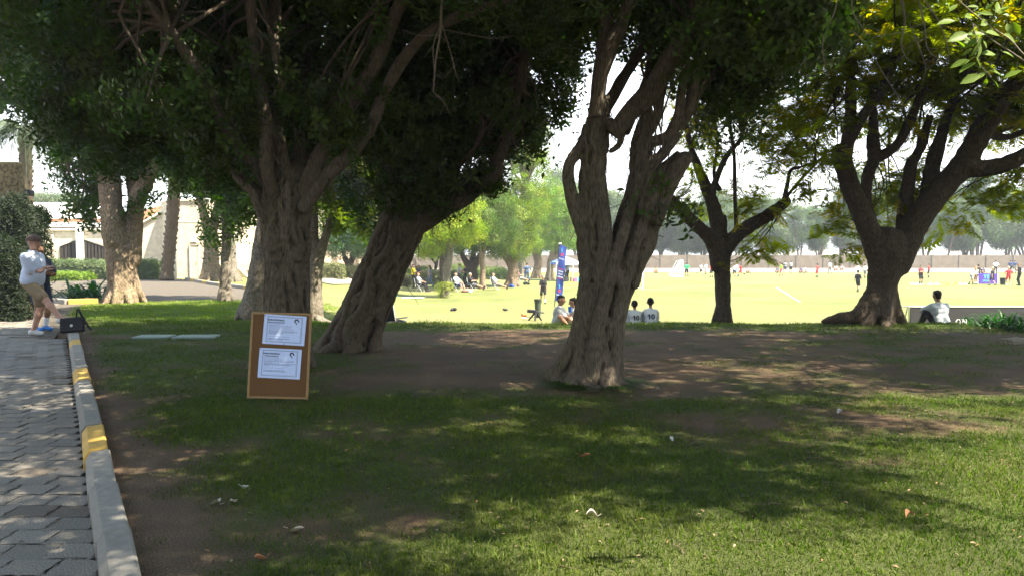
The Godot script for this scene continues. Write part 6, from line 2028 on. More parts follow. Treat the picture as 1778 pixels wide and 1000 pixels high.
# unseen fig trees added around the viewpoint to cast the overhead shade
func added_shade_trees() -> void:
	rng.seed = 381
	var told := ["out on the lawn behind the viewpoint", "beside the paving behind the viewpoint", "straight behind the viewpoint", "across the paving from the man in the cap", "across the paving, nearer the viewpoint", "at the open side of the lawn"]
	var told_of := 0
	for q in [[Vector3(5.5, 0, 5.5), 5.2], [Vector3(-5.5, 0, 6.5), 5.5], [Vector3(0.5, 0, 12.5), 5.5], [Vector3(-13.0, 0, -5.0), 4.6], [Vector3(-14.5, 0, 4.0), 5.0], [Vector3(11.8, 0, -9.5), 4.4]]:
		var p: Vector3 = q[0]
		var r: float = q[1]
		var ws := [[[p + Vector3.DOWN * 0.1, 0.42], [p + Vector3(0.1, 1.2, 0), 0.34], [p + Vector3(0.0, 2.4, 0.1), 0.36]]]
		var blobs := []
		for k in 5:
			var a := TAU * k / 5.0 + 0.4
			var d := Vector3(cos(a), 0, sin(a))
			ws.append([[p + Vector3.UP * 2.3 + d * 0.1, 0.22], [p + d * r * 0.3 + Vector3.UP * 3.8, 0.15], [p + d * r * 0.62 + Vector3.UP * 5.2, 0.08]])
			blobs.append([p + d * r * 0.6 + Vector3.UP * 5.6, Vector3(r * 0.5, 1.6, r * 0.5), 700, k + 1])
		blobs.append([p + Vector3.UP * 6.8, Vector3(r * 0.6, 1.6, r * 0.6), 900, 1])
		simple_tree("ficus_tree", "unseen spreading fig tree added for shade, " + told[told_of], "tree", p, ws, blobs, M.ficus_bark, M.ficus_leaf, "ficus", Color(1, 1, 1), Vector2(1.6, 2.2), "unseen fig trees added for shade", 0.06, -0.25)
		told_of += 1

func nth(k: int) -> String:
	var ones := ["first", "second", "third", "fourth", "fifth", "sixth", "seventh", "eighth", "ninth", "tenth", "eleventh", "twelfth", "thirteenth", "fourteenth", "fifteenth", "sixteenth", "seventeenth", "eighteenth", "nineteenth"]
	if k < 19:
		return ones[k]
	var tens: String = ["twent", "thirt", "fort"][(k + 1) / 10 - 2]
	return tens + "ieth" if (k + 1) % 10 == 0 else tens + "y-" + ones[(k + 1) % 10 - 1]

# ---------------------------------------------------------------- people
func reach(a: Vector3, goal: Vector3, l1: float, l2: float, pole: Vector3) -> Array:     # middle joint and end of a two-bone limb
	var d := goal - a
	var l := clampf(d.length(), absf(l1 - l2) + 0.02, (l1 + l2) * 0.998)
	d = d.normalized()
	var x := (l * l + l1 * l1 - l2 * l2) / (2.0 * l)
	var side := (pole - d * pole.dot(d)).normalized()
	return [a + d * x + side * sqrt(maxf(l1 * l1 - x * x, 0.0)), a + d * l]

# Every pose of a 1.75 m figure that looks along +z: pelvis height, forward lean, hands and feet (right is -x).
func pose_of(called: String) -> Dictionary:
	var p := {"h": 0.95, "lean": 0.03, "z": 0.0, "lh": Vector3(0.25, 0.80, 0.06), "rh": Vector3(-0.25, 0.80, 0.06), "lf": Vector3(0.11, 0.085, 0.0), "rf": Vector3(-0.11, 0.085, 0.02), "le": Vector3(0.5, -0.2, -1), "re": Vector3(-0.5, -0.2, -1), "lk": Vector3(0.12, 0, 1), "rk": Vector3(-0.12, 0, 1), "nod": 0.0, "look": 0.0, "belly": 0.0, "lt": Vector3(0.06, 0, 1), "rt": Vector3(-0.06, 0, 1)}
	match called:
		"folded":
			p.merge({"lh": Vector3(-0.03, 1.16, 0.20), "rh": Vector3(0.03, 1.21, 0.21), "le": Vector3(1, -0.8, 0.2), "re": Vector3(-1, -0.8, 0.2)}, true)
		"foot_up":
			p.merge({"lean": 0.07, "h": 0.945, "belly": 0.05, "lh": Vector3(-0.05, 1.13, 0.20), "rh": Vector3(0.05, 1.18, 0.21), "le": Vector3(0.5, -1, -0.2), "re": Vector3(-0.5, -1, -0.2), "lf": Vector3(0.12, 0.085, -0.09), "rf": Vector3(-0.13, 0.236, 0.70), "rk": Vector3(-0.2, 1, 0.6), "nod": 0.02}, true)
		"walk":
			p.merge({"lf": Vector3(0.09, 0.085, 0.24), "rf": Vector3(-0.09, 0.14, -0.26), "lh": Vector3(0.24, 0.84, -0.14), "rh": Vector3(-0.24, 0.86, 0.20), "h": 0.93, "rt": Vector3(0, -0.35, 1)}, true)
		"run":
			p.merge({"lean": 0.22, "h": 0.92, "lf": Vector3(0.08, 0.12, 0.30), "rf": Vector3(-0.08, 0.42, -0.46), "lh": Vector3(0.26, 1.02, -0.16), "rh": Vector3(-0.22, 1.16, 0.30), "rt": Vector3(0, -0.9, 0.4)}, true)
		"akimbo":
			p.merge({"lh": Vector3(0.20, 1.00, 0.02), "rh": Vector3(-0.20, 1.00, 0.02), "le": Vector3(1, -0.1, -0.4), "re": Vector3(-1, -0.1, -0.4), "lf": Vector3(0.17, 0.085, 0), "rf": Vector3(-0.17, 0.085, 0.02)}, true)
		"phone":
			p.merge({"lh": Vector3(0.07, 1.22, 0.30), "rh": Vector3(-0.07, 1.22, 0.30), "le": Vector3(0.6, -1, 0), "re": Vector3(-0.6, -1, 0), "nod": 0.4}, true)
		"bend":
			p.merge({"lean": 0.75, "h": 0.90, "lh": Vector3(0.14, 0.72, 0.42), "rh": Vector3(-0.12, 0.70, 0.44), "lf": Vector3(0.12, 0.085, 0.22), "rf": Vector3(-0.12, 0.11, -0.30), "nod": 0.2}, true)
		"point":
			p.merge({"lh": Vector3(0.70, 1.42, 0.12), "le": Vector3(0, -1, 0), "lf": Vector3(0.13, 0.085, 0), "rf": Vector3(-0.13, 0.085, 0)}, true)
		"eat":
			p.merge({"lh": Vector3(0.06, 1.36, 0.26), "rh": Vector3(-0.08, 1.30, 0.24), "le": Vector3(0.9, -1, 0), "re": Vector3(-0.9, -1, 0), "nod": 0.25, "lf": Vector3(0.13, 0.085, 0), "rf": Vector3(-0.13, 0.085, 0)}, true)
		"chair":
			p.merge({"h": 0.50, "lean": -0.18, "z": -0.05, "lf": Vector3(0.13, 0.085, 0.56), "rf": Vector3(-0.13, 0.085, 0.50), "lk": Vector3(0.1, 1, 0.3), "rk": Vector3(-0.1, 1, 0.3), "lh": Vector3(0.12, 0.66, 0.30), "rh": Vector3(-0.12, 0.68, 0.28), "le": Vector3(1, -0.5, -0.4), "re": Vector3(-1, -0.5, -0.4)}, true)
		"lounge":
			p.merge({"h": 0.46, "lean": -0.32, "lf": Vector3(0.05, 0.16, 0.82), "rf": Vector3(-0.04, 0.24, 0.84), "lk": Vector3(0.1, 1, 0.2), "rk": Vector3(-0.1, 1, 0.2), "lh": Vector3(0.08, 0.68, 0.26), "rh": Vector3(-0.10, 0.70, 0.24), "le": Vector3(1, -0.5, -0.4), "re": Vector3(-1, -0.5, -0.4), "lt": Vector3(0, 0.8, 0.5), "rt": Vector3(0, 0.9, 0.5)}, true)
		"huddle":                                             # on the ground, knees drawn up, forearms on them
			p.merge({"h": 0.13, "lean": 0.30, "z": -0.06, "lf": Vector3(0.16, 0.085, 0.46), "rf": Vector3(-0.16, 0.085, 0.44), "lk": Vector3(0.25, 1, 0.1), "rk": Vector3(-0.25, 1, 0.1), "lh": Vector3(0.05, 0.40, 0.50), "rh": Vector3(-0.06, 0.42, 0.50), "le": Vector3(1, -0.15, -0.1), "re": Vector3(-1, -0.15, -0.1), "nod": 0.06}, true)
		"squat":                                              # on the ground, arms low in the lap
			p.merge({"h": 0.12, "lean": 0.22, "z": -0.05, "lf": Vector3(0.20, 0.07, 0.42), "rf": Vector3(-0.20, 0.07, 0.40), "lk": Vector3(0.7, 1, 0.1), "rk": Vector3(-0.7, 1, 0.1), "lh": Vector3(0.06, 0.20, 0.50), "rh": Vector3(-0.06, 0.22, 0.48), "le": Vector3(0.8, -0.6, -0.3), "re": Vector3(-0.8, -0.6, -0.3), "nod": 0.05}, true)
	return p

var figure_cache := {}

func figure(called: String, h: float, long_sleeve: bool, long_leg: bool, child: bool) -> Dictionary:
	var key := "%s %s %s %s %s" % [called, h, long_sleeve, long_leg, child]
	if figure_cache.has(key):
		return figure_cache[key]
	var p := pose_of(called)
	var R := Basis(Vector3.RIGHT, p.lean)
	var P := Vector3(0, p.h, p.z)
	var slim := 0.88 if child else 1.0
	var chest := P + R * Vector3(0, 0.31, 0)
	var neck := P + R * Vector3(0, 0.51, -0.01)
	var N := Basis(Vector3.UP, p.look) * Basis(Vector3.RIGHT, p.nod + p.lean * 0.25)
	var hs := 1.13 if child else 1.0
	var head := neck + N * Vector3(0, 0.165, 0.025) * hs
	var caps := []
	# head: skull, face, jaw, nose, ears
	caps.append([head + N * Vector3(0, 0.025, -0.022) * hs, head + N * Vector3(0, 0.028, 0.018) * hs, 0.083 * hs, 0.078 * hs])
	caps.append([head + N * Vector3(0, -0.03, 0.03) * hs, head + N * Vector3(0, -0.075, 0.045) * hs, 0.060 * hs, 0.038 * hs])
	caps.append([head + N * Vector3(0, 0.0, 0.095) * hs, head + N * Vector3(0, -0.028, 0.112) * hs, 0.010 * hs, 0.015 * hs])
	for s in [-1.0, 1.0]:
		caps.append([head + N * Vector3(s * 0.083, 0.012, -0.01) * hs, head + N * Vector3(s * 0.082, -0.028, -0.004) * hs, 0.019 * hs, 0.012 * hs])
	caps.append([neck + R * Vector3(0, -0.03, 0), head + N * Vector3(0, -0.06, -0.015) * hs, 0.056 * slim, 0.052 * slim])
	var trunk := []
	trunk.append([P + R * Vector3(-0.075, 0.33, 0), P + R * Vector3(0.075, 0.33, 0), 0.115 * slim, 0.115 * slim])
	trunk.append([P + R * Vector3(-0.06, 0.15, 0.01), P + R * Vector3(0.06, 0.15, 0.01), 0.108 * slim + p.belly * 0.4, 0.108 * slim + p.belly * 0.4])
	if p.belly > 0.0:
		trunk.append([P + R * Vector3(0, 0.10, 0.06), P + R * Vector3(0, 0.24, 0.05), 0.125, 0.12])
	trunk.append([P + R * Vector3(-0.14, 0.425, -0.01) * Vector3(slim, 1, 1), P + R * Vector3(0.14, 0.425, -0.01) * Vector3(slim, 1, 1), 0.062 * slim, 0.062 * slim])
	trunk.append([P + R * Vector3(0, 0.46, -0.005), P + R * Vector3(0, 0.36, 0), 0.07, 0.11 * slim])
	var hipc := [[P + Vector3(-0.075, 0.0, 0), P + Vector3(0.075, 0.0, 0), 0.112 * slim, 0.112 * slim]]
	caps.append_array(trunk)
	caps.append_array(hipc)
	var shirt := []
	var pants := []
	for c in trunk:
		shirt.append([c[0], c[1], c[2] + 0.016, c[3] + 0.016])
	shirt.append([P + R * Vector3(-0.07, 0.03, 0), P + R * Vector3(0.07, 0.03, 0), 0.124 * slim + p.belly * 0.5, 0.124 * slim + p.belly * 0.5])
	pants.append([P + Vector3(-0.078, 0.01, 0), P + Vector3(0.078, 0.01, 0), 0.124 * slim, 0.124 * slim])
	var shoes := []
	var socks := []
	var wrists := []
	for s in [-1.0, 1.0]:
		var l: bool = s > 0
		var sh := P + R * Vector3(s * 0.185 * slim, 0.425, -0.01)
		var arm := reach(sh, p.lh if l else p.rh, 0.285, 0.255, p.le if l else p.re)
		var el: Vector3 = arm[0]
		var wr: Vector3 = arm[1]
		caps.append([sh, el, 0.052 * slim, 0.042 * slim])
		caps.append([el, el.lerp(wr, 0.35), 0.042 * slim, 0.042 * slim])
		caps.append([el.lerp(wr, 0.35), wr, 0.042 * slim, 0.028 * slim])
		var fd := (wr - el).normalized()
		wrists.append([wr, fd, s])
		if h > 0.02:
			caps.append([wr, wr + fd * 0.10, 0.030, 0.026])
			caps.append([wr + fd * 0.10, wr + (fd + Vector3(0, -0.4, 0)).normalized() * 0.17, 0.026, 0.016])
		if long_sleeve:
			shirt.append([sh, el, 0.072 * slim, 0.060 * slim])
			shirt.append([el, el.lerp(wr, 0.9), 0.060 * slim, 0.045 * slim])
		else:
			shirt.append([sh, sh.lerp(el, 0.80), 0.070 * slim, 0.072 * slim])
		var hip := P + Vector3(s * 0.095, -0.03, 0)
		var leg := reach(hip, p.lf if l else p.rf, 0.43, 0.43, p.lk if l else p.rk)
		var kn: Vector3 = leg[0]
		var an: Vector3 = leg[1]
		caps.append([hip, kn, 0.086 * slim, 0.058 * slim])
		caps.append([kn, kn.lerp(an, 0.32), 0.056 * slim, 0.058 * slim])
		caps.append([kn.lerp(an, 0.32), an, 0.058 * slim, 0.036 * slim])
		var toe: Vector3 = (p.lt if l else p.rt).normalized()
		var down := Vector3.UP - toe * toe.y
		down = -down.normalized()
		var heel := an - toe * 0.045 + down * 0.040
		var tip := an + toe * 0.155 + down * 0.055
		caps.append([an, heel, 0.036, 0.034])
		caps.append([heel, tip, 0.034, 0.026])
		shoes.append([[heel, an + down * 0.02, 0.046, 0.044], [heel, tip, 0.045, 0.036], [an + down * 0.01, tip - toe * 0.05, 0.040, 0.034]])
		socks.append([[an, an.lerp(kn, 0.38), 0.044, 0.056 * slim]])
		if long_leg:
			pants.append([hip, kn, 0.103 * slim, 0.078 * slim])
			pants.append([kn, kn.lerp(an, 0.93), 0.078 * slim, 0.056 * slim])
		else:
			pants.append([hip, hip.lerp(kn, 0.80), 0.104 * slim, 0.100 * slim])
	var out := {"head": head, "turn": N, "chest": chest, "lean": R, "pelvis": P, "hs": hs, "slim": slim, "wrists": wrists}
	var mb := MB.new()
	blob_mesh(mb, caps, h, 0.035)
	if h <= 0.02:                              # hands of their own finer grain: palm, four bent fingers, thumb
		for w in wrists:
			var hc := []
			var f: Vector3 = w[1]
			var across := f.cross(Vector3.UP).normalized() if absf(f.y) < 0.9 else Vector3(0, 0, 1)
			var inward := across.cross(f).normalized() * -1.0
			var o: Vector3 = w[0]
			hc.append([o - f * 0.02, o + f * 0.03, 0.026, 0.027])
			for k in 4:
				var u := (k - 1.5) * 0.020
				var knuckle := o + f * 0.085 + across * u
				hc.append([o + f * 0.03 + across * u * 0.7, knuckle, 0.015, 0.012])
				var long: float = [0.030, 0.036, 0.034, 0.026][k]
				var m := knuckle + (f + inward * 0.35).normalized() * long
				var e := m + (f * 0.7 + inward).normalized() * long * 0.75
				hc.append([knuckle, m, 0.0105, 0.0095])
				hc.append([m, e, 0.0095, 0.008])
			var th: Vector3 = o + f * 0.02 + across * (-0.026 * w[2])
			var tk: Vector3 = th + (f * 0.7 - across * w[2] * 0.7).normalized() * 0.040
			hc.append([th, tk, 0.014, 0.011])
			hc.append([tk, tk + (f + inward * 0.4).normalized() * 0.030, 0.011, 0.008])
			blob_mesh(mb, hc, 0.005, 0.006)
	out.body = mb.mesh()
	var ms := MB.new()
	blob_mesh(ms, shirt, h, 0.05)
	ms.ruffle(bark_noise, 0.010, Vector3(9, 5, 9))
	out.shirt = ms.mesh()
	var mp := MB.new()
	blob_mesh(mp, pants, h, 0.03)
	mp.ruffle(bark_noise, 0.010, Vector3(8, 6, 8))
	out.pants = mp.mesh()
	out.shoes = []
	out.socks = []
	for k in 2:
		var m := MB.new()
		blob_mesh(m, shoes[k], minf(h, 0.02), 0.02)
		out.shoes.append(m.mesh())
		var m2 := MB.new()
		blob_mesh(m2, socks[k], minf(h, 0.02), 0.01)
		out.socks.append(m2.mesh())
	var hair := []
	hair.append([head + N * Vector3(0, 0.052, -0.030) * hs, head + N * Vector3(0, 0.060, 0.018) * hs, 0.083 * hs, 0.070 * hs])
	hair.append([head + N * Vector3(0, 0.02, -0.045) * hs, head + N * Vector3(0, -0.03, -0.045) * hs, 0.074 * hs, 0.058 * hs])
	var mh := MB.new()
	blob_mesh(mh, hair, minf(h, 0.018), 0.03)
	mh.ruffle(bark_noise, 0.010, Vector3(16, 16, 16))
	out.hair = mh.mesh()
	var long_hair := hair.duplicate()
	long_hair.append([head + N * Vector3(0, 0.0, -0.06) * hs, neck + R * Vector3(0, -0.06, -0.09), 0.07 * hs, 0.045])
	var ml := MB.new()
	blob_mesh(ml, long_hair, minf(h, 0.018), 0.03)
	out.long_hair = ml.mesh()
	figure_cache[key] = out
	return out

func person(label: String, pose: String, where: Vector3, facing: float, tall: float, c: Dictionary, h := 0.028, group := "") -> Node3D:
	var child: bool = tall < 1.55
	var f := figure(pose, h, c.get("sleeve", false), c.get("long", false), child)
	var t := thing("person", label, "person", where, deg_to_rad(facing), group)
	var k := tall / 1.75
	t.scale = Vector3.ONE * k
	part("body", f.body, plain(c.get("skin", Color(0.36, 0.20, 0.13)), 0.6), t)
	if not c.get("bald", false):
		part("hair", f.long_hair if c.get("long_hair", false) else f.hair, plain(c.get("hair", Color(0.012, 0.010, 0.009)), 0.7), t)
	part("shirt", f.shirt, plain(c.top, 0.9), t)
	part("trousers" if c.get("long", false) else "shorts", f.pants, plain(c.bottom, 0.9), t)
	for s in 2:
		part("shoe", f.shoes[s], plain(c.get("shoe", Color(0.03, 0.03, 0.03)), 0.6), t)
		if c.has("sock"):
			part("sock", f.socks[s], plain(c.sock, 0.9), t)
	return t

func face(t: Node3D, f: Dictionary) -> void:            # eyes, brows and mouth for a head seen close enough
	var N: Basis = f.turn
	for s in [-1.0, 1.0]:
		var e := MB.new()
		var eye := SphereMesh.new()
		eye.radius = 0.012 * f.hs
		eye.height = 0.024 * f.hs
		eye.radial_segments = 10
		eye.rings = 6
		part("eye", eye, plain(Color(0.05, 0.035, 0.03), 0.2), t, Transform3D(N, f.head + N * Vector3(s * 0.032, 0.012, 0.080) * f.hs))
		e.bar(f.head + N * Vector3(s * 0.014, 0.034, 0.091) * f.hs, f.head + N * Vector3(s * 0.050, 0.034, 0.078) * f.hs, 0.005, 5)
		part("eyebrow", e.mesh(), plain(Color(0.02, 0.016, 0.013)), t)
	var m := MB.new()
	m.bar(f.head + N * Vector3(-0.022, -0.062, 0.081) * f.hs, f.head + N * Vector3(0.022, -0.062, 0.081) * f.hs, 0.006, 5)
	part("mouth", m.mesh(), plain(Color(0.22, 0.09, 0.075), 0.5), t)

func lettering(text: String, size: float, mat_: Material, parent: Node3D, xf: Transform3D, bold := true, face_name := "Droid Sans") -> void:
	var font := SystemFont.new()
	font.font_names = PackedStringArray([face_name])
	font.font_weight = 700 if bold else 400
	var m := TextMesh.new()
	m.text = text
	m.font = font
	m.font_size = 64
	m.pixel_size = size / 64.0
	m.depth = 0.004
	part("lettering", m, mat_, parent, xf)

func make_people() -> void:
	var dark := Color(0.014, 0.013, 0.015)
	var white := Color(0.74, 0.75, 0.77)
	var skin := Color(0.42, 0.235, 0.155)
	var brown := Color(0.20, 0.105, 0.06)
	# the two by the paving
	var f1 := figure("foot_up", 0.013, false, false, false)
	var man := person("man in cap, white polo and khaki shorts, one foot up on the kerb", "foot_up", foot(pxx(54, 13.9), -13.9), 84, 1.80, {"skin": Color(0.40, 0.225, 0.16), "hair": Color(0.22, 0.205, 0.185), "top": Color(0.45, 0.50, 0.62), "bottom": Color(0.20, 0.15, 0.09), "shoe": Color(0.50, 0.50, 0.48)}, 0.013)
	man.position.y = 0.02
	face(man, f1)
	var cap := MB.new()
	var N: Basis = f1.turn
	var dome := []
	for k in 7:
		var a := k / 6.0 * PI * 0.5
		dome.append(Vector2(0.121 * cos(a), 0.102 * sin(a)))
	cap.lathe(PackedVector2Array([Vector2(0.122, -0.016)] + dome), 20, Transform3D(N, f1.head + N * Vector3(0, 0.046, -0.012)))
	part("cap", cap.mesh(), plain(Color(0.085, 0.055, 0.045), 0.9), man)
	var peak := MB.new()
	var brim := PackedVector2Array()
	for k in 11:
		var a := PI * k / 10.0
		brim.append(Vector2(cos(a) * 0.090, 0.085 + sin(a) * 0.11))
	brim.append(Vector2(-0.085, 0.03))
	brim.append(Vector2(0.085, 0.03))
	peak.prism(brim, 0.0, 0.007, Transform3D(Basis(Vector3.RIGHT, Vector3(0, -0.12, 1).normalized(), Vector3(0, -1, 0)), f1.head + N * Vector3(0, 0.045, -0.008)))
	part("cap_peak", peak.mesh(), plain(Color(0.05, 0.035, 0.03), 0.9), man)
	var collar := MB.new()
	collar.lathe(PackedVector2Array([Vector2(0.078, 0.0), Vector2(0.072, 0.045), Vector2(0.066, 0.045), Vector2(0.07, 0.0)]), 18, Transform3D(f1.lean, f1.pelvis + f1.lean * Vector3(0, 0.50, -0.01)))
	part("collar", collar.mesh(), plain(Color(0.47, 0.53, 0.66), 0.9), man)
	var f2 := figure("folded", 0.014, false, false, false)
	var lad := person("young man in navy shorts, white socks and blue shoes behind the man in the cap", "folded", foot(pxx(66, 14.8), -14.8), 66, 1.67, {"skin": brown, "top": Color(0.03, 0.035, 0.055), "bottom": Color(0.018, 0.022, 0.045), "shoe": Color(0.035, 0.16, 0.46), "sock": Color(0.72, 0.73, 0.74)}, 0.014)
	lad.position.y = 0.02
	face(lad, f2)
	# seated on the edge of the slope
	var seat := person("man in pale T-shirt sitting on the slope with his back turned, arms on knees", "huddle", on_ground(1636, 18.0), 190, 1.80, {"skin": Color(0.26, 0.15, 0.10), "top": Color(0.36, 0.39, 0.41), "bottom": Color(0.02, 0.02, 0.024), "long": true, "shoe": dark}, 0.014)
	var sits := [[969, 18.0, 70, 1.58, "squat", "seated boy in grey shirt looking sideways beside the braided trunk", Color(0.42, 0.43, 0.44), true], [1001, 18.2, 255, 1.55, "squat", "dark-haired boy half hidden by the braided fig trunk, holding a blue cup", Color(0.42, 0.43, 0.44), false], [1090, 18.1, 200, 1.40, "huddle", "boy in pale shirt almost hidden behind the trunk's edge", Color(0.52, 0.53, 0.55), false], [1104, 18.0, 184, 1.28, "huddle", "smaller boy with dark number 10 on his white shirt, back turned", Color(0.58, 0.59, 0.61), false], [1131, 18.0, 176, 1.38, "huddle", "boy with blue number 10 under a white neck on his shirt, back turned", Color(0.60, 0.61, 0.63), false]]
	for q in sits:
		var b := person(q[5], q[4], on_ground(q[0], q[1]), q[2], q[3], {"skin": Color(0.33, 0.185, 0.12), "top": q[6], "bottom": Color(0.35, 0.36, 0.37)}, 0.015, "boys sitting on the edge of the field")
		var f := figure(q[4], 0.015, false, false, q[3] < 1.55)
		if q[7]:
			face(b, f)
		if q[2] > 150 and q[2] < 200:
			var ink: Material = plain(Color(0.02, 0.035, 0.10)) if q[3] > 1.3 else plain(Color(0.015, 0.015, 0.018))
			var back := Basis(Vector3.UP, PI)
			lettering("10", 0.21, ink, b, Transform3D(f.lean * back, f.pelvis + f.lean * Vector3(0, 0.24, -0.140 * f.slim)))
	var cup := MB.new()
	cup.lathe(PackedVector2Array([Vector2(0.0, 0.0), Vector2(0.035, 0.0), Vector2(0.045, 0.13), Vector2(0.041, 0.13), Vector2(0.033, 0.01), Vector2(0.0, 0.01)]), 14)
	var cp := on_ground(990, 17.9)
	single("drinking_cup", cup.mesh(), plain(Color(0.03, 0.13, 0.55), 0.4), "blue plastic cup held up between the two boys by the trunk", "cup", Vector3(cp.x, pyy(542, 17.9), cp.z))
	# on the field and under the trees: picture column, depth, facing, height, pose, label, colours
	var red := Color(0.55, 0.03, 0.04)
	var grey := Color(0.20, 0.21, 0.23)
	var navy := Color(0.03, 0.045, 0.12)
	var list := [
		[943, 39.7, 8, 1.45, "walk", "boy in black kit with white socks walking towards the boys on the slope", {"top": dark, "bottom": dark, "sock": white, "hair": Color(0.25, 0.16, 0.09)}],
		[717, 57.0, 80, 1.76, "folded", "person in bright yellow shirt and black trousers standing by the lane", {"top": Color(0.75, 0.60, 0.02), "bottom": dark, "long": true}],
		[725, 58.0, 60, 1.70, "phone", "person in dark clothes standing next to the yellow shirt", {"top": navy, "bottom": navy, "long": true}],
		[746, 59.0, 240, 1.68, "walk", "woman in grey top and blue jeans with a shoulder bag", {"top": grey, "bottom": Color(0.10, 0.17, 0.30), "long": true, "long_hair": true}],
		[797, 62.0, 70, 1.72, "phone", "man in grey shirt and dark shorts standing behind the picnickers", {"top": Color(0.30, 0.31, 0.33), "bottom": Color(0.06, 0.06, 0.07)}],
		[808, 61.0, 300, 1.66, "folded", "woman in black standing by the dark split tree", {"top": dark, "bottom": dark, "long": true, "long_hair": true}],
		[915, 68.0, 190, 1.74, "akimbo", "person in dark blue clothes standing near the black holdall", {"top": Color(0.05, 0.08, 0.14), "bottom": Color(0.05, 0.09, 0.18), "long": true}],
		[979, 71.0, 40, 1.72, "akimbo", "person in dark clothes under the blue canopy", {"top": navy, "bottom": dark, "long": true}],
		[986, 72.5, 300, 1.74, "phone", "person in pale blue shirt under the canopy by the boxes", {"top": Color(0.30, 0.42, 0.60), "bottom": dark, "long": true}],
		[1011, 98.0, 200, 1.70, "akimbo", "person in blue top by the far wall, right of the canopy", {"top": Color(0.05, 0.13, 0.40), "bottom": navy, "long": true}],
		[1193, 85.0, 185, 1.55, "akimbo", "goalkeeper in green shirt beside the far goal", {"top": Color(0.02, 0.38, 0.13), "bottom": dark, "sock": dark}],
		[1217, 90.0, 80, 1.45, "run", "player in white running beyond the green goalkeeper", {"top": white, "bottom": dark, "sock": white}],
		[1226, 93.0, 320, 1.45, "walk", "player in white walking, second right of the goalkeeper", {"top": white, "bottom": Color(0.4, 0.4, 0.42), "sock": dark}],
		[1236, 83.0, 200, 1.45, "akimbo", "player in red close left of the slender flame tree", {"top": red, "bottom": dark, "sock": dark}],
		[1275, 84.0, 60, 1.45, "run", "player in white just right of the slender flame tree", {"top": white, "bottom": dark, "sock": white}],
		[1279, 88.0, 300, 1.50, "akimbo", "spectator in light blue hat behind the white player", {"top": white, "bottom": Color(0.30, 0.45, 0.6), "hair": Color(0.10, 0.42, 0.72)}],
		[1287, 85.0, 250, 1.45, "run", "player in red running right of the slender flame tree", {"top": red, "bottom": red, "sock": dark}],
		[1357, 88.0, 280, 1.50, "walk", "player in lime shirt and red shorts in mid-field", {"top": Color(0.40, 0.68, 0.06), "bottom": red, "sock": red}],
		[1364, 99.0, 180, 1.60, "akimbo", "spectator in dark top standing behind the lime shirt", {"top": grey, "bottom": navy}],
		[1374, 100.0, 180, 1.60, "folded", "spectator in grey standing at the bank behind mid-field", {"top": Color(0.30, 0.30, 0.31), "bottom": dark}],
		[1420, 83.0, 220, 1.45, "akimbo", "player in red standing alone left of the massive flame tree", {"top": red, "bottom": red, "sock": dark}],
		[1442, 97.0, 180, 1.65, "walk", "spectator in grey walking along the dirt bank", {"top": Color(0.36, 0.36, 0.38), "bottom": grey}],
		[1491, 51.5, 130, 1.45, "walk", "boy in black kit walking just left of the massive trunk", {"top": dark, "bottom": dark, "sock": dark}],
		[1490, 78.0, 185, 1.50, "akimbo", "player in white behind the boy in black", {"top": white, "bottom": white, "sock": white}],
		[1503, 80.0, 140, 1.48, "walk", "player in white with dark socks beside the trunk", {"top": white, "bottom": grey, "sock": dark}],
		[1511, 69.0, 200, 1.50, "folded", "boy in dark red top against the trunk's edge", {"top": Color(0.20, 0.03, 0.04), "bottom": dark, "sock": white}],
		[1600, 63.5, 10, 1.60, "folded", "referee in dark red shirt and black shorts with folded arms", {"top": Color(0.13, 0.02, 0.03), "bottom": dark, "sock": dark, "shoe": white}],
		[1614, 82.0, 250, 1.45, "point", "player in red stretching out an arm behind the referee", {"top": red, "bottom": dark, "sock": dark}],
		[1688, 63.5, 90, 1.50, "bend", "player in white bending over left of the purple board", {"top": white, "bottom": grey, "sock": dark, "hair": Color(0.3, 0.16, 0.08)}],
		[1697, 64.0, 270, 1.48, "eat", "second player in white at the end of the purple board", {"top": white, "bottom": dark, "sock": white, "hair": Color(0.3, 0.16, 0.08)}],
		[1700, 68.0, 200, 1.60, "akimbo", "person in dark top behind the two white players", {"top": dark, "bottom": dark, "long": true}],
		[1725, 62.0, 200, 1.45, "walk", "fair-haired boy in black in front of the purple board", {"top": dark, "bottom": dark, "hair": Color(0.55, 0.42, 0.22)}],
		[1730, 96.0, 180, 1.70, "akimbo", "spectator in white shirt standing behind the purple board", {"top": white, "bottom": dark, "long": true}],
		[1753, 62.5, 170, 1.48, "akimbo", "fair-haired player in red kit beside the black bin", {"top": red, "bottom": red, "hair": Color(0.55, 0.42, 0.22), "shoe": white}],
		[1756, 99.0, 180, 1.70, "folded", "first of two dark spectators far behind the red player", {"top": navy, "bottom": dark, "long": true}],
		[1763, 100.0, 180, 1.68, "akimbo", "second dark spectator in pale trousers far behind the red player", {"top": navy, "bottom": grey, "long": true}],
		[1772, 61.5, 250, 1.78, "eat", "coach in black tracksuit with hands raised at the edge of the field", {"top": dark, "bottom": dark, "long": true, "hair": Color(0.12, 0.07, 0.04)}],
	]
	for q in list:
		var c: Dictionary = q[6]
		if not c.has("skin"):
			c.skin = skin
		person(q[5], q[4], on_ground(q[0], q[1]), q[2], q[3], c, 0.03)
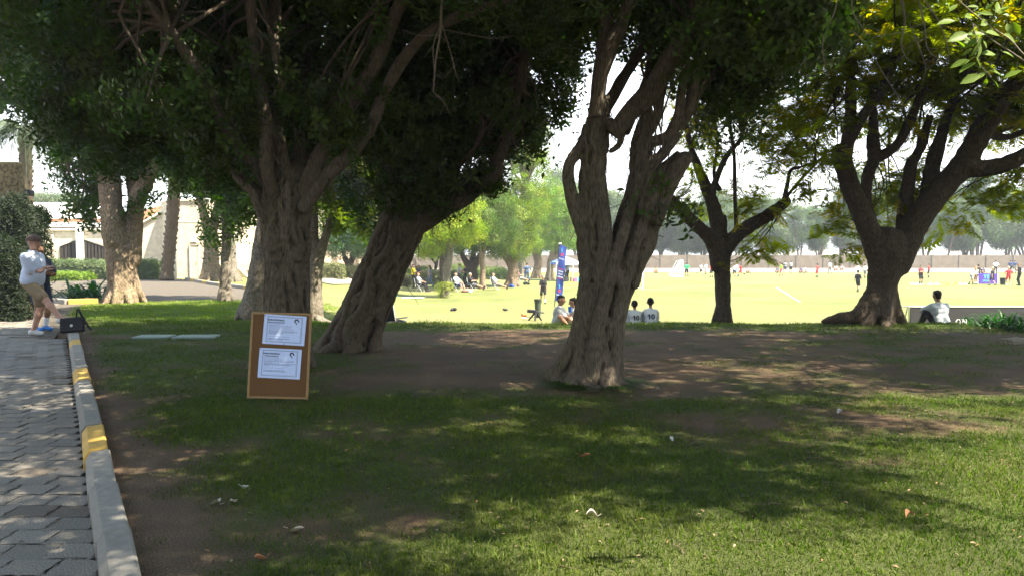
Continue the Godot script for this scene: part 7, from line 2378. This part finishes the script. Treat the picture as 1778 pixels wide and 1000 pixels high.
	# seated spectators by the far bank
	for q in [[1299, 101.0, "spectator sitting on the bank right of the slender flame tree"], [1350, 102.0, "spectator in navy sitting behind the lime shirt"], [1391, 101.5, "first of two people sitting together on the bank at mid-field"], [1398, 102.0, "second of two people sitting together on the bank, in white"], [1139, 101.0, "person in orange sitting at the foot of the far wall"], [1452, 108.0, "person in grey sitting high on the bank"], [1462, 108.5, "person in dark clothes sitting high on the bank"], [1708, 99.0, "person in blue sitting behind the purple board"]]:
		person(q[2], "squat", on_ground(q[0], q[1]), 10, 1.65, {"skin": skin, "top": [grey, navy, navy, white, Color(0.6, 0.2, 0.08), Color(0.4, 0.4, 0.4), grey, navy][[1299, 1350, 1391, 1398, 1139, 1452, 1462, 1708].find(q[0])], "bottom": dark}, 0.03)
	# in folding chairs
	var chairs := [[729, 52.0, 75, "chair", "person in grey top and black trousers in a folding chair by the lane", {"top": Color(0.33, 0.33, 0.36), "bottom": dark, "long": true, "hair": Color(0.30, 0.15, 0.07)}, "low folding chair under the person in grey"], [794, 51.5, 60, "chair", "man in white shirt sitting forward in a folding chair", {"top": white, "bottom": navy, "bald": true}, "dark folding chair under the man in white"], [820, 53.5, 72, "lounge", "person in black with legs stretched out from a folding chair", {"top": dark, "bottom": Color(0.1, 0.1, 0.11), "hair": Color(0.30, 0.30, 0.30)}, "folding chair under the person with stretched legs"], [860, 54.0, 80, "lounge", "person in white top reclining in a folding chair under the tall tree", {"top": white, "bottom": Color(0.16, 0.13, 0.11), "hair": Color(0.10, 0.06, 0.04)}, "white-framed folding chair under the tall broad tree"], [902, 68.0, 80, "lounge", "person in dark top lounging beside the red ball", {"top": Color(0.12, 0.06, 0.05), "bottom": grey}, "low lounging chair beside the red ball"]]
	var proto := folding_chair()
	for k in chairs.size():
		var q: Array = chairs[k]
		var where := on_ground(q[0], q[1])
		var c: Dictionary = q[5]
		c.skin = skin
		person(q[4], q[3], where, q[2], 1.72, c, 0.028)
		var o: Node3D = proto
		if k:
			o = proto.duplicate()
			o.name = numbered("folding_chair")
			add_child(o)
		o.position = where
		o.rotation.y = deg_to_rad(q[2])
		o.set_meta("label", q[6])
	var spare: Node3D = proto.duplicate()
	spare.name = numbered("folding_chair")
	add_child(spare)
	spare.position = on_ground(682, 19.6)
	spare.rotation.y = deg_to_rad(150)
	spare.set_meta("label", "empty black folding chair beside the leaning fig's trunk")
	for ch in spare.get_children():
		if ch.name.begins_with("seat") or ch.name.begins_with("backrest"):
			ch.material_override = plain(dark)

func folding_chair() -> Node3D:
	var t := thing("folding_chair", "low folding chair", "chair", Vector3.ZERO, 0.0, "folding chairs on the lawn")
	var seat := MB.new()
	seat.box(Transform3D(Basis(Vector3.RIGHT, 0.12), Vector3(0, 0.37, 0.02)), Vector3(0.50, 0.02, 0.44), 0.006)
	part("seat", seat.mesh(), plain(Color(0.03, 0.035, 0.06)), t)
	var back := MB.new()
	back.box(Transform3D(Basis(Vector3.RIGHT, -0.25), Vector3(0, 0.63, -0.26)), Vector3(0.50, 0.50, 0.02), 0.006)
	part("backrest", back.mesh(), plain(Color(0.03, 0.035, 0.06)), t)
	for s in [-1.0, 1.0]:
		for q in [[Vector3(0.26, 0.0, 0.24), Vector3(0.26, 0.56, -0.16)], [Vector3(0.26, 0.0, -0.22), Vector3(0.26, 0.56, 0.22)], [Vector3(0.26, 0.36, -0.20), Vector3(0.26, 0.90, -0.33)]]:
			var leg := MB.new()
			leg.bar(q[0] * Vector3(s, 1, 1), q[1] * Vector3(s, 1, 1), 0.012)
			part("leg", leg.mesh(), plain(Color(0.55, 0.55, 0.56), 0.4), t)
		var arm := MB.new()
		arm.bar(Vector3(0.26 * s, 0.56, 0.24), Vector3(0.26 * s, 0.57, -0.26), 0.016)
		part("armrest", arm.mesh(), plain(Color(0.05, 0.05, 0.06)), t)
	return t

# ---------------------------------------------------------------- things on the lawn and the field
func print_sheet(variant: int) -> ImageTexture:        # the print on a paper notice: double frame, emblem, lines of small type
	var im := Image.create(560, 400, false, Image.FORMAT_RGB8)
	im.fill(Color(0.72, 0.78, 0.90))  # white paper; the bluish shade from the sky is put into its fill
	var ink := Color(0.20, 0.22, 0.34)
	for q in [[44, 24, 470, 4], [52, 34, 450, 2], [44, 366, 466, 4], [56, 356, 440, 2]]:
		im.fill_rect(Rect2i(q[0], q[1], q[2], q[3]), ink)
	for q in [[44, 24, 4, 344], [54, 34, 2, 322], [508, 24, 5, 344], [496, 34, 3, 322]]:
		im.fill_rect(Rect2i(q[0], q[1], q[2], q[3]), ink)
	rng.seed = 500 + variant
	var rows: Array = [[118, 130, 1], [142, 300, 2], [157, 290, 1], [172, 285, 1], [187, 355, 1], [202, 320, 1], [217, 370, 2], [232, 310, 2], [247, 175, 2], [262, 110, 1], [290, 270, 1], [318, 275, 2], [332, 170, 2]] if variant == 0 else [[125, 190, 1], [142, 245, 1], [157, 400, 1], [172, 390, 2], [187, 85, 1], [202, 400, 2], [217, 350, 2], [232, 60, 1], [262, 265, 1], [292, 250, 2], [306, 290, 2]]
	for r in rows:
		var x := 70
		var tone := ink if r[2] == 2 else Color(0.42, 0.45, 0.56)
		while x < 70 + r[1]:
			var w := rng.randi_range(4, 26)
			for k in range(0, w, 4):
				im.fill_rect(Rect2i(x + k, r[0] + (rng.randi() % 2), 3, 5 + r[2]), tone)
			x += w + 6
	# emblem: a dark swirl with jagged edge
	for k in 420:
		var a := rng.randf_range(2.2, 6.6)
		var r := rng.randf_range(15, 30)
		im.fill_rect(Rect2i(430 + int(cos(a) * r), 72 + int(sin(a) * r), 4, 4), Color(0.07, 0.08, 0.16))
	for k in 160:
		var u := rng.randf()
		im.fill_rect(Rect2i(424 + int(u * 14 + rng.randf_range(-9, 9) * (1.0 - u)), 94 + int(u * 26), 4, 4), Color(0.07, 0.08, 0.16))
	for k in 40:
		im.fill_rect(Rect2i(452 + rng.randi() % 24, 76 + rng.randi() % 9, 3, 2), Color(0.30, 0.32, 0.44))
	return ImageTexture.create_from_image(im)

func notice_board() -> void:
	var Z := 7.75
	var low := foot(pxx(478, Z), -Z)
	var lean := Basis(Vector3.UP, 0.03) * Basis(Vector3.BACK, -0.03) * Basis(Vector3.RIGHT, -0.13)
	var t := thing("notice_board", "framed cork notice board with two printed sheets leaning on a fig trunk", "notice board", low)
	t.basis = lean
	var w := 0.61
	var h := 0.87
	var panel := MB.new()
	panel.box(Transform3D(Basis(), Vector3(0, h * 0.5 + 0.02, 0)), Vector3(w - 0.02, h - 0.02, 0.012))
	part("cork_panel", panel.mesh(), M.cork, t)
	for q in [[Vector3(0, 0.02 + 0.011, 0.002), Vector3(w, 0.022, 0.024)], [Vector3(0, 0.02 + h - 0.011, 0.002), Vector3(w, 0.022, 0.024)], [Vector3(-w * 0.5 + 0.011, 0.02 + h * 0.5, 0.002), Vector3(0.022, h - 0.046, 0.0235)], [Vector3(w * 0.5 - 0.011, 0.02 + h * 0.5, 0.002), Vector3(0.022, h - 0.046, 0.0235)]]:
		var bar := MB.new()
		bar.box(Transform3D(Basis(), q[0]), q[1], 0.003)
		part("frame", bar.mesh(), M.pine_frame, t)
	for k in 2:
		var paper := MeshInstance3D.new()
		var m := MB.new()
		var pw := 0.425
		var ph := 0.300
		var st := SurfaceTool.new()
		st.begin(Mesh.PRIMITIVE_TRIANGLES)
		var nx := 8
		for i in nx + 1:
			for j in 5:
				var u := i / float(nx)
				var v := j / 4.0
				st.set_uv(Vector2(u, 1.0 - v))
				var curl := 0.004 * pow(absf(u - 0.5) * 2.0, 3.0) * (1.0 if k else 0.6) + 0.0015 * sin(u * 7.0 + v * 3.0)
				st.add_vertex(Vector3((u - 0.5) * pw, (v - 0.5) * ph, curl))
		for i in nx:
			for j in 4:
				var a := i * 5 + j
				for ix in [a, a + 1, a + 6, a, a + 6, a + 5]:
					st.add_index(ix)
		st.generate_normals()
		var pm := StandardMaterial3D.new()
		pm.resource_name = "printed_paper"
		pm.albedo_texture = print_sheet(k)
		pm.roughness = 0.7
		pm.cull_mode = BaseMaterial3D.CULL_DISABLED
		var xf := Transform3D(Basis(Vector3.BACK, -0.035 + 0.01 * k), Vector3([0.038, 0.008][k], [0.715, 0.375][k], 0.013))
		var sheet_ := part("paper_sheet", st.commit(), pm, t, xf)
		lettering("Study of Goodness", 0.020, M.ink, sheet_, Transform3D(Basis(), Vector3(-0.092, 0.098, 0.003)), false, "Droid Serif")
		lettering(["Session one and the schedule", "Benefits and programme"][k], 0.012, M.ink, sheet_, Transform3D(Basis(), Vector3(-0.088, 0.072, 0.003)), false, "Droid Serif")
		for q in [Vector3(-0.2, 0.138, 0.006), Vector3(0.01, -0.142, 0.006)] if k == 0 else [Vector3(-0.2, 0.14, 0.006)]:
			var pin := MB.new()
			pin.lathe(PackedVector2Array([Vector2(0.0045, 0.0), Vector2(0.0045, 0.004), Vector2(0.0, 0.0055)]), 10, Transform3D(Basis(Vector3.RIGHT, PI * 0.5), q))
			part("pin", pin.mesh(), M.black, sheet_)

func goal(label: String, where: Vector3, turn: float, wide: float, tall: float, deep: float) -> void:
	var t := thing("football_goal", label, "goal", where, deg_to_rad(turn))
	for s in [-0.5, 0.5]:
		var post := MB.new()
		post.bar(Vector3(s * wide, 0, 0), Vector3(s * wide, tall, 0), 0.055, 8)
		part("post", post.mesh(), M.white_paint, t)
		var stay := MB.new()
		stay.tube(PackedVector3Array([Vector3(s * wide, tall, 0), Vector3(s * wide, tall - 0.05, -deep * 0.35), Vector3(s * wide, 0.05, -deep)]), PackedFloat32Array([0.035, 0.035, 0.035]), 6)
		stay.bar(Vector3(s * wide, 0.04, 0), Vector3(s * wide, 0.04, -deep), 0.035, 6)
		part("stay", stay.mesh(), M.white_paint, t)
	var bar := MB.new()
	bar.bar(Vector3(-wide * 0.5, tall, 0), Vector3(wide * 0.5, tall, 0), 0.055, 8)
	part("crossbar", bar.mesh(), M.white_paint, t)
	var net := MB.new()
	for i in 17:
		var x := (i / 16.0 - 0.5) * wide
		net.bar(Vector3(x, tall, -0.03), Vector3(x, 0.05, -deep), 0.008, 3)
	for j in 11:
		var f := j / 10.0
		net.bar(Vector3(-wide * 0.5, lerpf(tall, 0.05, f), -deep * f), Vector3(wide * 0.5, lerpf(tall, 0.05, f), -deep * f), 0.008, 3)
		for s in [-0.5, 0.5]:
			net.bar(Vector3(s * wide, lerpf(tall, 0.05, f), 0), Vector3(s * wide, lerpf(tall, 0.05, f), -deep * f), 0.008, 3)
	part("net", net.mesh(), M.white_paint, t).set_meta("kind", "stuff")

func lump(called: String, label: String, kind: String, where: Vector3, size: Vector3, m: Material, seedling: int, group := "") -> Node3D:   # a soft bag or garment lying in a heap
	rng.seed = seedling
	var caps := []
	for k in 6:
		var a := Vector3(rng.randf_range(-0.4, 0.4) * size.x, size.y * rng.randf_range(0.25, 0.6), rng.randf_range(-0.4, 0.4) * size.z)
		var b := a + Vector3(rng.randf_range(-0.3, 0.3) * size.x, rng.randf_range(-0.15, 0.2) * size.y, rng.randf_range(-0.3, 0.3) * size.z)
		caps.append([a, b, size.y * 0.36, size.y * 0.28])
	var mb := MB.new()
	blob_mesh(mb, caps, size.y * 0.11, size.y * 0.18)
	mb.ruffle(bark_noise, size.y * 0.12, Vector3.ONE * (4.0 / size.y))
	return single(called, mb.mesh(), m, label, kind, where, 0.0, group)

func make_details() -> void:
	notice_board()
	# black bag on the end of the kerb
	var bp := foot(kerb_x(13.2) + 0.08, -13.2) + Vector3.UP * 0.15
	var bag := thing("laptop_bag", "flat black bag with a pale round mark propped on the end of the kerb", "bag", bp, 0.12)
	var bb := MB.new()
	bb.box(Transform3D(Basis(Vector3.BACK, 0.08) * Basis(Vector3.RIGHT, -0.25), Vector3(0.0, 0.13, 0)), Vector3(0.40, 0.26, 0.09), 0.02)
	part("case", bb.mesh(), M.black, bag)
	var mark := MB.new()
	mark.lathe(PackedVector2Array([Vector2(0.025, 0.0), Vector2(0.024, 0.004), Vector2(0, 0.004)]), 14, Transform3D(Basis(Vector3.BACK, 0.08) * Basis(Vector3.RIGHT, PI * 0.5 - 0.25), Vector3(0.0, 0.125, 0.05)))
	part("mark", mark.mesh(), plain(Color(0.5, 0.5, 0.5)), bag)
	var strap := MB.new()
	var sc := curve([[Vector3(0.06, 0.25, 0.0), 0.020], [Vector3(0.10, 0.40, 0.02), 0.024], [Vector3(0.17, 0.30, 0.05), 0.024], [Vector3(0.27, 0.12, 0.06), 0.024], [Vector3(0.33, 0.05, 0.06), 0.018]], 5)
	strap.tube(sc[0], sc[1], 8, true, 0.5)
	part("strap", strap.mesh(), M.black, bag)
	# flat covers set in the lawn
	for q in [[264, 587, 0.62, "pale green utility cover in the lawn nearer the kerb"], [338, 587, 0.70, "pale green utility cover in the lawn nearer the notice board"]]:
		var cv := MB.new()
		cv.box(Transform3D(Basis(Vector3.UP, 0.05), Vector3.ZERO), Vector3(q[2], 0.05, 0.46), 0.01)
		var c := on_ground(q[0], 13.7)
		single("utility_cover", cv.mesh(), M.cover_teal, q[3], "cover", c + Vector3.UP * 0.022)
	# big single leaves and scraps one can point at
	for q in [[1016, 797, Color(0.50, 0.22, 0.10), 0.10, "fallen_leaf", "curled orange-brown fallen leaf on the grass before the central fig", "leaf"], [1171, 766, Color(0.62, 0.62, 0.62), 0.06, "paper_scrap", "small white crumpled scrap on the grass", "scrap"], [444, 984, Color(0.45, 0.20, 0.09), 0.07, "fallen_leaf", "orange fallen leaf near the bottom edge of the lawn", "leaf"], [366, 884, Color(0.50, 0.46, 0.38), 0.09, "fallen_leaf", "pale curled leaf on bare soil by the kerb stones", "leaf"], [398, 880, Color(0.50, 0.46, 0.38), 0.08, "fallen_leaf", "pale folded leaf right of the curled one", "leaf"], [507, 932, Color(0.52, 0.44, 0.32), 0.10, "fallen_leaf", "long pale pod lying on the grass near the viewer", "leaf"], [418, 852, Color(0.55, 0.53, 0.48), 0.06, "fallen_leaf", "small whitish leaf standing on edge in the grass", "leaf"], [1462, 720, Color(0.48, 0.44, 0.42), 0.10, "fallen_leaf", "pale leaf on the bare patch below the massive tree", "leaf"], [1145, 680, Color(0.55, 0.50, 0.44), 0.09, "fallen_leaf", "pale leaf on bare soil right of the splayed roots", "leaf"], [1005, 671, Color(0.40, 0.25, 0.14), 0.07, "fallen_leaf", "tan leaf among creeping weeds at the splayed roots", "leaf"], [1590, 910, Color(0.42, 0.20, 0.10), 0.07, "fallen_leaf", "brown leaf in the sunlit grass", "leaf"], [1030, 908, Color(0.5, 0.45, 0.38), 0.07, "fallen_leaf", "dry grey leaf in the grass below the orange leaf", "leaf"]]:
		var d: float = EYE * LENS / (q[1] - 440.0)
		var lf := MB.new()
		var tone: Color = q[2]
		lf.tint = tone
		var l: float = q[3]
		rng.seed = int(q[0])
		for s in [-1.0, 1.0]:
			var prev := []
			for k in 6:
				var u := k / 5.0
				var c := Vector3((u - 0.5) * l, 0.012 + 0.016 * sin(u * 3.0 + q[0]), 0.01 * sin(u * 4.0))
				var e := c + Vector3(0, 0.020 * sin(PI * u), s * l * 0.24 * sin(PI * clampf(u, 0.02, 0.98)))
				var now := [lf.vert(c), lf.vert(e)]
				if k:
					lf.quad(prev[0], prev[1], now[1], now[0])
				prev = now
		lf.bar(Vector3(-0.5 * l, 0.012, 0), Vector3(-0.75 * l, 0.02, 0.01), 0.0015, 4)
		single(q[4], lf.mesh(), M.litter, q[5], q[6], on_ground(q[0], d) + Vector3.UP * 0.012, rng.randf() * TAU)
	# feather banner
	var fz := 37.0
	var fp := on_ground(963, fz)
	var flag := thing("feather_banner", "tall slim blue feather banner on a pole beside the seated boys", "banner", fp, -0.25)
	flag.rotation.z = -0.075
	var pole := MB.new()
	pole.bar(Vector3(0, 0, 0), Vector3(0, 3.02, 0), 0.022, 8)
	part("pole", pole.mesh(), M.charcoal, flag)
	var topc := MB.new()
	topc.bar(Vector3(-0.02, 3.02, 0), Vector3(0.10, 3.05, 0), 0.035, 8)
	part("pole_cap", topc.mesh(), M.white_paint, flag)
	var cloth := MB.new()
	var prev := []
	for k in 25:
		var u := k / 24.0
		var y := lerpf(0.28, 2.98, u)
		var wd := 0.31 + 0.03 * u
		var row := []
		for j in 5:
			var x := 0.025 + wd * j / 4.0
			row.append(cloth.vert(Vector3(x, y - 0.10 * j / 4.0 * u + 0.02, 0.03 * sin(u * 9.0 + j * 0.8) * j / 4.0)))
		if k:
			for j in 4:
				cloth.quad(prev[j], row[j], row[j + 1], prev[j + 1])
		prev = row
	var blue := plain(Color(0.045, 0.075, 0.30), 0.8)
	blue.cull_mode = BaseMaterial3D.CULL_DISABLED
	part("banner_cloth", cloth.mesh(), blue, flag)
	var tilt := Basis(Vector3.BACK, -0.2)
	for q in [[2.52, "mark"], [0.80, "mark"]]:
		var rd := MB.new()
		rd.box(Transform3D(tilt, Vector3(0.19, q[0], 0.05)), Vector3(0.11, 0.14, 0.006), 0.002)
		part("red_mark", rd.mesh(), plain(Color(0.62, 0.06, 0.12)), flag)
		var tl := MB.new()
		tl.bar(Vector3(0.17, q[0] + 0.12, 0.05), Vector3(0.15, q[0] + 0.30, 0.05), 0.018, 5)
		part("green_mark", tl.mesh(), plain(Color(0.05, 0.35, 0.40)), flag)
		lettering("SCHOOL", 0.075, M.white_paint, flag, Transform3D(tilt, Vector3(0.18, q[0] - 0.2, 0.05)))
	for k in 3:
		lettering(["OPEN", "PLAY", "GROW"][k], 0.09, M.white_paint, flag, Transform3D(tilt, Vector3(0.18, 1.72 - k * 0.13, 0.05)))
	for y in [1.84, 1.38]:
		var ln := MB.new()
		ln.box(Transform3D(tilt, Vector3(0.18, y, 0.05)), Vector3(0.24, 0.03, 0.005))
		part("red_line", ln.mesh(), plain(Color(0.5, 0.05, 0.14)), flag)
	# litter bin and black gear before it
	var bz := 31.0
	var bin := thing("litter_bin", "dark green open litter bin standing behind black gear on the grass", "bin", on_ground(934, bz))
	var bm := MB.new()
	bm.lathe(PackedVector2Array([Vector2(0.0, 0.0), Vector2(0.105, 0.0), Vector2(0.135, 0.68), Vector2(0.125, 0.68), Vector2(0.10, 0.05), Vector2(0.0, 0.05)]), 16)
	part("body", bm.mesh(), plain(Color(0.045, 0.06, 0.045), 0.5), bin)
	var br := MB.new()
	br.lathe(PackedVector2Array([Vector2(0.130, 0.66), Vector2(0.155, 0.66), Vector2(0.155, 0.74), Vector2(0.135, 0.74)]), 16)
	part("rim", br.mesh(), plain(Color(0.03, 0.035, 0.03), 0.5), bin)
	var g := thing("camera_stand", "folded black gear on splayed legs in front of the litter bin", "gear", on_ground(929, 29.6))
	var gb := MB.new()
	gb.box(Transform3D(Basis(Vector3.BACK, -0.08), Vector3(-0.12, 0.36, 0)), Vector3(0.36, 0.13, 0.14), 0.02)
	part("case", gb.mesh(), M.black, g)
	var gl := MB.new()
	gl.bar(Vector3(0.04, 0.34, 0), Vector3(0.34, 0.30, 0), 0.03)
	part("arm", gl.mesh(), M.charcoal, g)
	for q in [[-0.25, -0.05], [0.26, -0.05], [0.0, 0.2]]:
		var leg := MB.new()
		leg.bar(Vector3(0.03, 0.34, 0), Vector3(q[0], 0.0, q[1]), 0.045, 6, 0.03)
		part("leg", leg.mesh(), M.black, g)
	lump("bag", "soft orange bag on the grass left of the black gear", "bag", on_ground(911, 31.5), Vector3(0.22, 0.14, 0.14), plain(Color(0.55, 0.16, 0.05)), 41)
	lump("towel", "white towel below the orange bag", "towel", on_ground(911, 30.5), Vector3(0.18, 0.05, 0.12), plain(Color(0.7, 0.7, 0.7)), 42)
	lump("bag", "small black bag lying alone on the sunlit grass", "bag", on_ground(787, 34.6), Vector3(0.20, 0.17, 0.16), M.black, 43)
	lump("cap", "black cap lying on the grass between bag and bin", "cap", on_ground(877, 34.6), Vector3(0.20, 0.12, 0.16), M.black, 44)
	lump("backpack", "black backpack hung on the folding chair by the leaning trunk", "bag", on_ground(684, 19.4) + Vector3.UP * 0.12, Vector3(0.34, 0.46, 0.26), M.black, 45)
	lump("bag", "teal bag at the edge of the leaning trunk", "bag", on_ground(684, 43.0), Vector3(0.24, 0.14, 0.2), plain(Color(0.02, 0.36, 0.36)), 46)
	lump("holdall", "black holdall on the lawn before the person in dark blue", "bag", on_ground(914, 63.0), Vector3(0.50, 0.28, 0.3), M.black, 47)
	lump("bag", "blue bag at the foot of the tall broad tree", "bag", on_ground(888, 58.0), Vector3(0.30, 0.26, 0.24), plain(Color(0.03, 0.08, 0.36)), 48)
	lump("bag", "dark red bag among the picnic things", "bag", on_ground(806, 51.0), Vector3(0.26, 0.24, 0.2), plain(Color(0.22, 0.10, 0.08)), 49)
	lump("basket", "brown basket among the picnic things", "basket", on_ground(811, 51.5), Vector3(0.30, 0.28, 0.24), plain(Color(0.28, 0.19, 0.11)), 50)
	lump("cool_bag", "white cool bag beside the picnic basket", "bag", on_ground(816, 50.5), Vector3(0.20, 0.22, 0.2), plain(Color(0.6, 0.6, 0.58)), 51)
	var ball := SphereMesh.new()
	ball.radius = 0.16
	ball.height = 0.32
	single("ball", ball, plain(Color(0.45, 0.10, 0.06), 0.5), "red ball on the grass by the lounging person", "ball", on_ground(898, 66.0) + Vector3.UP * 0.16)
	var mat_ := MB.new()
	mat_.box(Transform3D(), Vector3(1.9, 0.02, 1.5), 0.004)
	single("mat", mat_.mesh(), plain(Color(0.30, 0.29, 0.24)), "pale ground mat spread on the lawn near the sitter in grey", "mat", on_ground(708, 44.5) + Vector3.UP * 0.03)
	# canopy tent
	var tz := 72.0
	var tent := thing("canopy_tent", "blue and white canopy tent on thin legs behind the feather banner", "tent", on_ground(981, tz), 0.2)
	var tw := 1.12
	for s in [Vector2(-1, -1), Vector2(1, -1), Vector2(1, 1), Vector2(-1, 1)]:
		var leg := MB.new()
		leg.bar(Vector3(s.x * tw, 0, s.y * tw), Vector3(s.x * tw, 1.75, s.y * tw), 0.03, 6)
		part("leg", leg.mesh(), M.white_paint, tent)
	var roofs := [plain(Color(0.10, 0.16, 0.42)), plain(Color(0.62, 0.64, 0.70))]
	for k in 4:
		var a := Vector3(tw, 1.75, 0).rotated(Vector3.UP, k * PI * 0.5) + Vector3(0, 0, 0)
		var c0 := Vector3([1, 1, -1, -1][k] * tw, 1.75, [1, -1, -1, 1][k] * tw)
		var c1 := Vector3([1, -1, -1, 1][k] * tw, 1.75, [-1, -1, 1, 1][k] * tw)
		var pn := MB.new()
		pn.face([c0, Vector3(0, 2.32, 0), c1])
		pn.face([c0 + Vector3.DOWN * 0.22, c0, c1, c1 + Vector3.DOWN * 0.22])
		part("roof_panel", pn.mesh(), roofs[k % 2] if k else roofs[0], tent)
	for q in [[994, 71.0, 0.34, 0.36, Color(0.35, 0.25, 0.16), "brown carton under the canopy"], [999, 70.5, 0.30, 0.26, Color(0.55, 0.10, 0.30), "pink box at the canopy's corner"], [1003, 70.8, 0.26, 0.30, Color(0.05, 0.35, 0.45), "turquoise box at the canopy's outer leg"], [983, 70.3, 0.30, 0.42, Color(0.03, 0.03, 0.035), "black case under the canopy"]]:
		var bx := MB.new()
		bx.box(Transform3D(Basis(), Vector3(0, q[3] * 0.5, 0)), Vector3(q[2], q[3], q[2]), 0.02)
		var o := thing("storage_box", q[5], "box", on_ground(q[0], q[1]), 0.3)
		part("body", bx.mesh(), plain(q[4]), o)
		var ld := MB.new()
		ld.box(Transform3D(Basis(), Vector3(0, q[3] + 0.015, 0)), Vector3(q[2] + 0.02, 0.03, q[2] + 0.02), 0.008)
		part("lid", ld.mesh(), plain(q[4]), o)
	# bench by the hedge and stroller on the bank
	var bench := thing("park_bench", "green park bench by the clipped shrub under the trees", "bench", on_ground(872, 82.0), 0.1)
	for k in 3:
		var sl := MB.new()
		sl.box(Transform3D(Basis(), Vector3(0, 0.45, -0.16 + k * 0.16)), Vector3(1.8, 0.03, 0.12), 0.008)
		part("seat_slat", sl.mesh(), plain(Color(0.03, 0.13, 0.09)), bench)
		var bs := MB.new()
		bs.box(Transform3D(Basis(), Vector3(0, 0.60 + k * 0.15, -0.28)), Vector3(1.8, 0.11, 0.03), 0.008)
		part("back_slat", bs.mesh(), plain(Color(0.03, 0.13, 0.09)), bench)
	for s in [-0.8, 0.8]:
		var lg := MB.new()
		lg.box(Transform3D(Basis(), Vector3(s, 0.45, -0.29)), Vector3(0.06, 0.9, 0.06))
		lg.box(Transform3D(Basis(), Vector3(s, 0.22, 0.15)), Vector3(0.06, 0.44, 0.06))
		part("leg", lg.mesh(), M.charcoal, bench)
	# goals
	goal("white goal with net at the far end of the pitch, seen from the side", on_ground(1184, 86.0), 82, 3.4, 1.75, 1.3)
	goal("near white goal half hidden behind the central fig", on_ground(1104, 55.0), 15, 1.15, 1.65, 0.9)
	# advertising board on the slope
	var az := 19.6
	var a0 := on_ground(1583, az)
	var ad := thing("advertising_board", "long black advertising board with white letters behind the seated man", "board", a0)
	var top := pyy(532.0, az) - a0.y
	var len := 3.6
	var face_ := MB.new()
	face_.box(Transform3D(Basis(), Vector3(len * 0.5, top * 0.5, 0)), Vector3(len, top - 0.04, 0.03), 0.004)
	part("panel", face_.mesh(), M.charcoal, ad)
	var edge := MB.new()
	edge.box(Transform3D(Basis(), Vector3(len * 0.5 - 0.1, top, 0)), Vector3(len + 0.24, 0.028, 0.05), 0.006)
	part("top_rail", edge.mesh(), M.white_paint, ad)
	for x in [-0.02, -0.12]:
		var lg := MB.new()
		lg.bar(Vector3(-0.06 if x < -0.1 else x, top - 0.02, -0.02), Vector3(x, -0.02, 0.0 if x > -0.1 else -0.25), 0.014, 6)
		part("stand_leg", lg.mesh(), M.metal, ad)
	var seam := MB.new()
	seam.box(Transform3D(Basis(), Vector3(0.36, top * 0.5, 0.017)), Vector3(0.006, top - 0.05, 0.006))
	part("seam", seam.mesh(), M.black, ad)
	lettering("ON", 0.20, M.white_paint, ad, Transform3D(Basis(), Vector3(1.30, 0.54, 0.02)), true, "Droid Serif")
	# purple board, bin and markers on the far side
	var pz := 64.5
	var p0 := on_ground(1717, pz)
	var pb := thing("banner_board", "purple board with green lettering and white ends on the far touchline", "board", p0)
	var pf := MB.new()
	pf.box(Transform3D(Basis(), Vector3(0, 0.46, 0)), Vector3(1.56, 0.86, 0.05), 0.01)
	part("panel", pf.mesh(), plain(Color(0.085, 0.045, 0.33)), pb)
	lettering("YE", 0.46, plain(Color(0.10, 0.50, 0.36)), pb, Transform3D(Basis(), Vector3(-0.12, 0.62, 0.03)))
	lettering("SPORT", 0.22, plain(Color(0.12, 0.48, 0.42)), pb, Transform3D(Basis(), Vector3(-0.12, 0.28, 0.03)))
	for s in [-0.82, 0.84]:
		var pe := MB.new()
		pe.box(Transform3D(Basis(Vector3.BACK, 0.06), Vector3(s, 0.44, -0.02)), Vector3(0.05, 0.9, 0.06), 0.01)
		part("end_post", pe.mesh(), M.white_paint, pb)
	var db := thing("litter_bin", "squat black bin between the purple board and the player in red", "bin", on_ground(1743, 63.5))
	var dm := MB.new()
	dm.lathe(PackedVector2Array([Vector2(0.0, 0.0), Vector2(0.17, 0.0), Vector2(0.21, 0.5), Vector2(0.24, 0.5), Vector2(0.24, 0.56), Vector2(0.19, 0.56), Vector2(0.15, 0.05), Vector2(0.0, 0.05)]), 14)
	part("body", dm.mesh(), M.black, db)
	var cone := MB.new()
	cone.lathe(PackedVector2Array([Vector2(0.22, 0.0), Vector2(0.22, 0.03), Vector2(0.10, 0.05), Vector2(0.045, 0.16), Vector2(0.0, 0.16)]), 12)
	var cm := cone.mesh()
	for q in [[1586, 0], [1594, 0], [1617, 0], [1628, 0], [1647, 1], [1662, 1], [1670, 0], [1678, 0]]:
		single("marker_cone", cm, plain(Color(0.62, 0.42, 0.02)) if q[1] else M.white_paint, "low marker cone in a row on the far touchline, " + ("yellow" if q[1] else "white") + ", " + {1586: "next left of the referee", 1594: "at the referee's left foot", 1617: "first right of the referee", 1628: "second right of the referee", 1647: "third right of the referee", 1662: "fourth right of the referee", 1670: "second before the bending player", 1678: "just before the bending player"}[q[0]], "cone", on_ground(q[0], 64.0), 0.0, "marker cones")
	# edging stone by the leaf clump
	var es := MB.new()
	es.box(Transform3D(), Vector3(0.5, 0.12, 0.22), 0.025)
	es.ruffle(bark_noise, 0.02, Vector3.ONE * 8.0)
	single("edging_stone", es.mesh(), M.stone, "grey edging stone at the corner of the leafy bed", "stone", on_ground(1765, 12.9) + Vector3.UP * 0.03, 0.5)
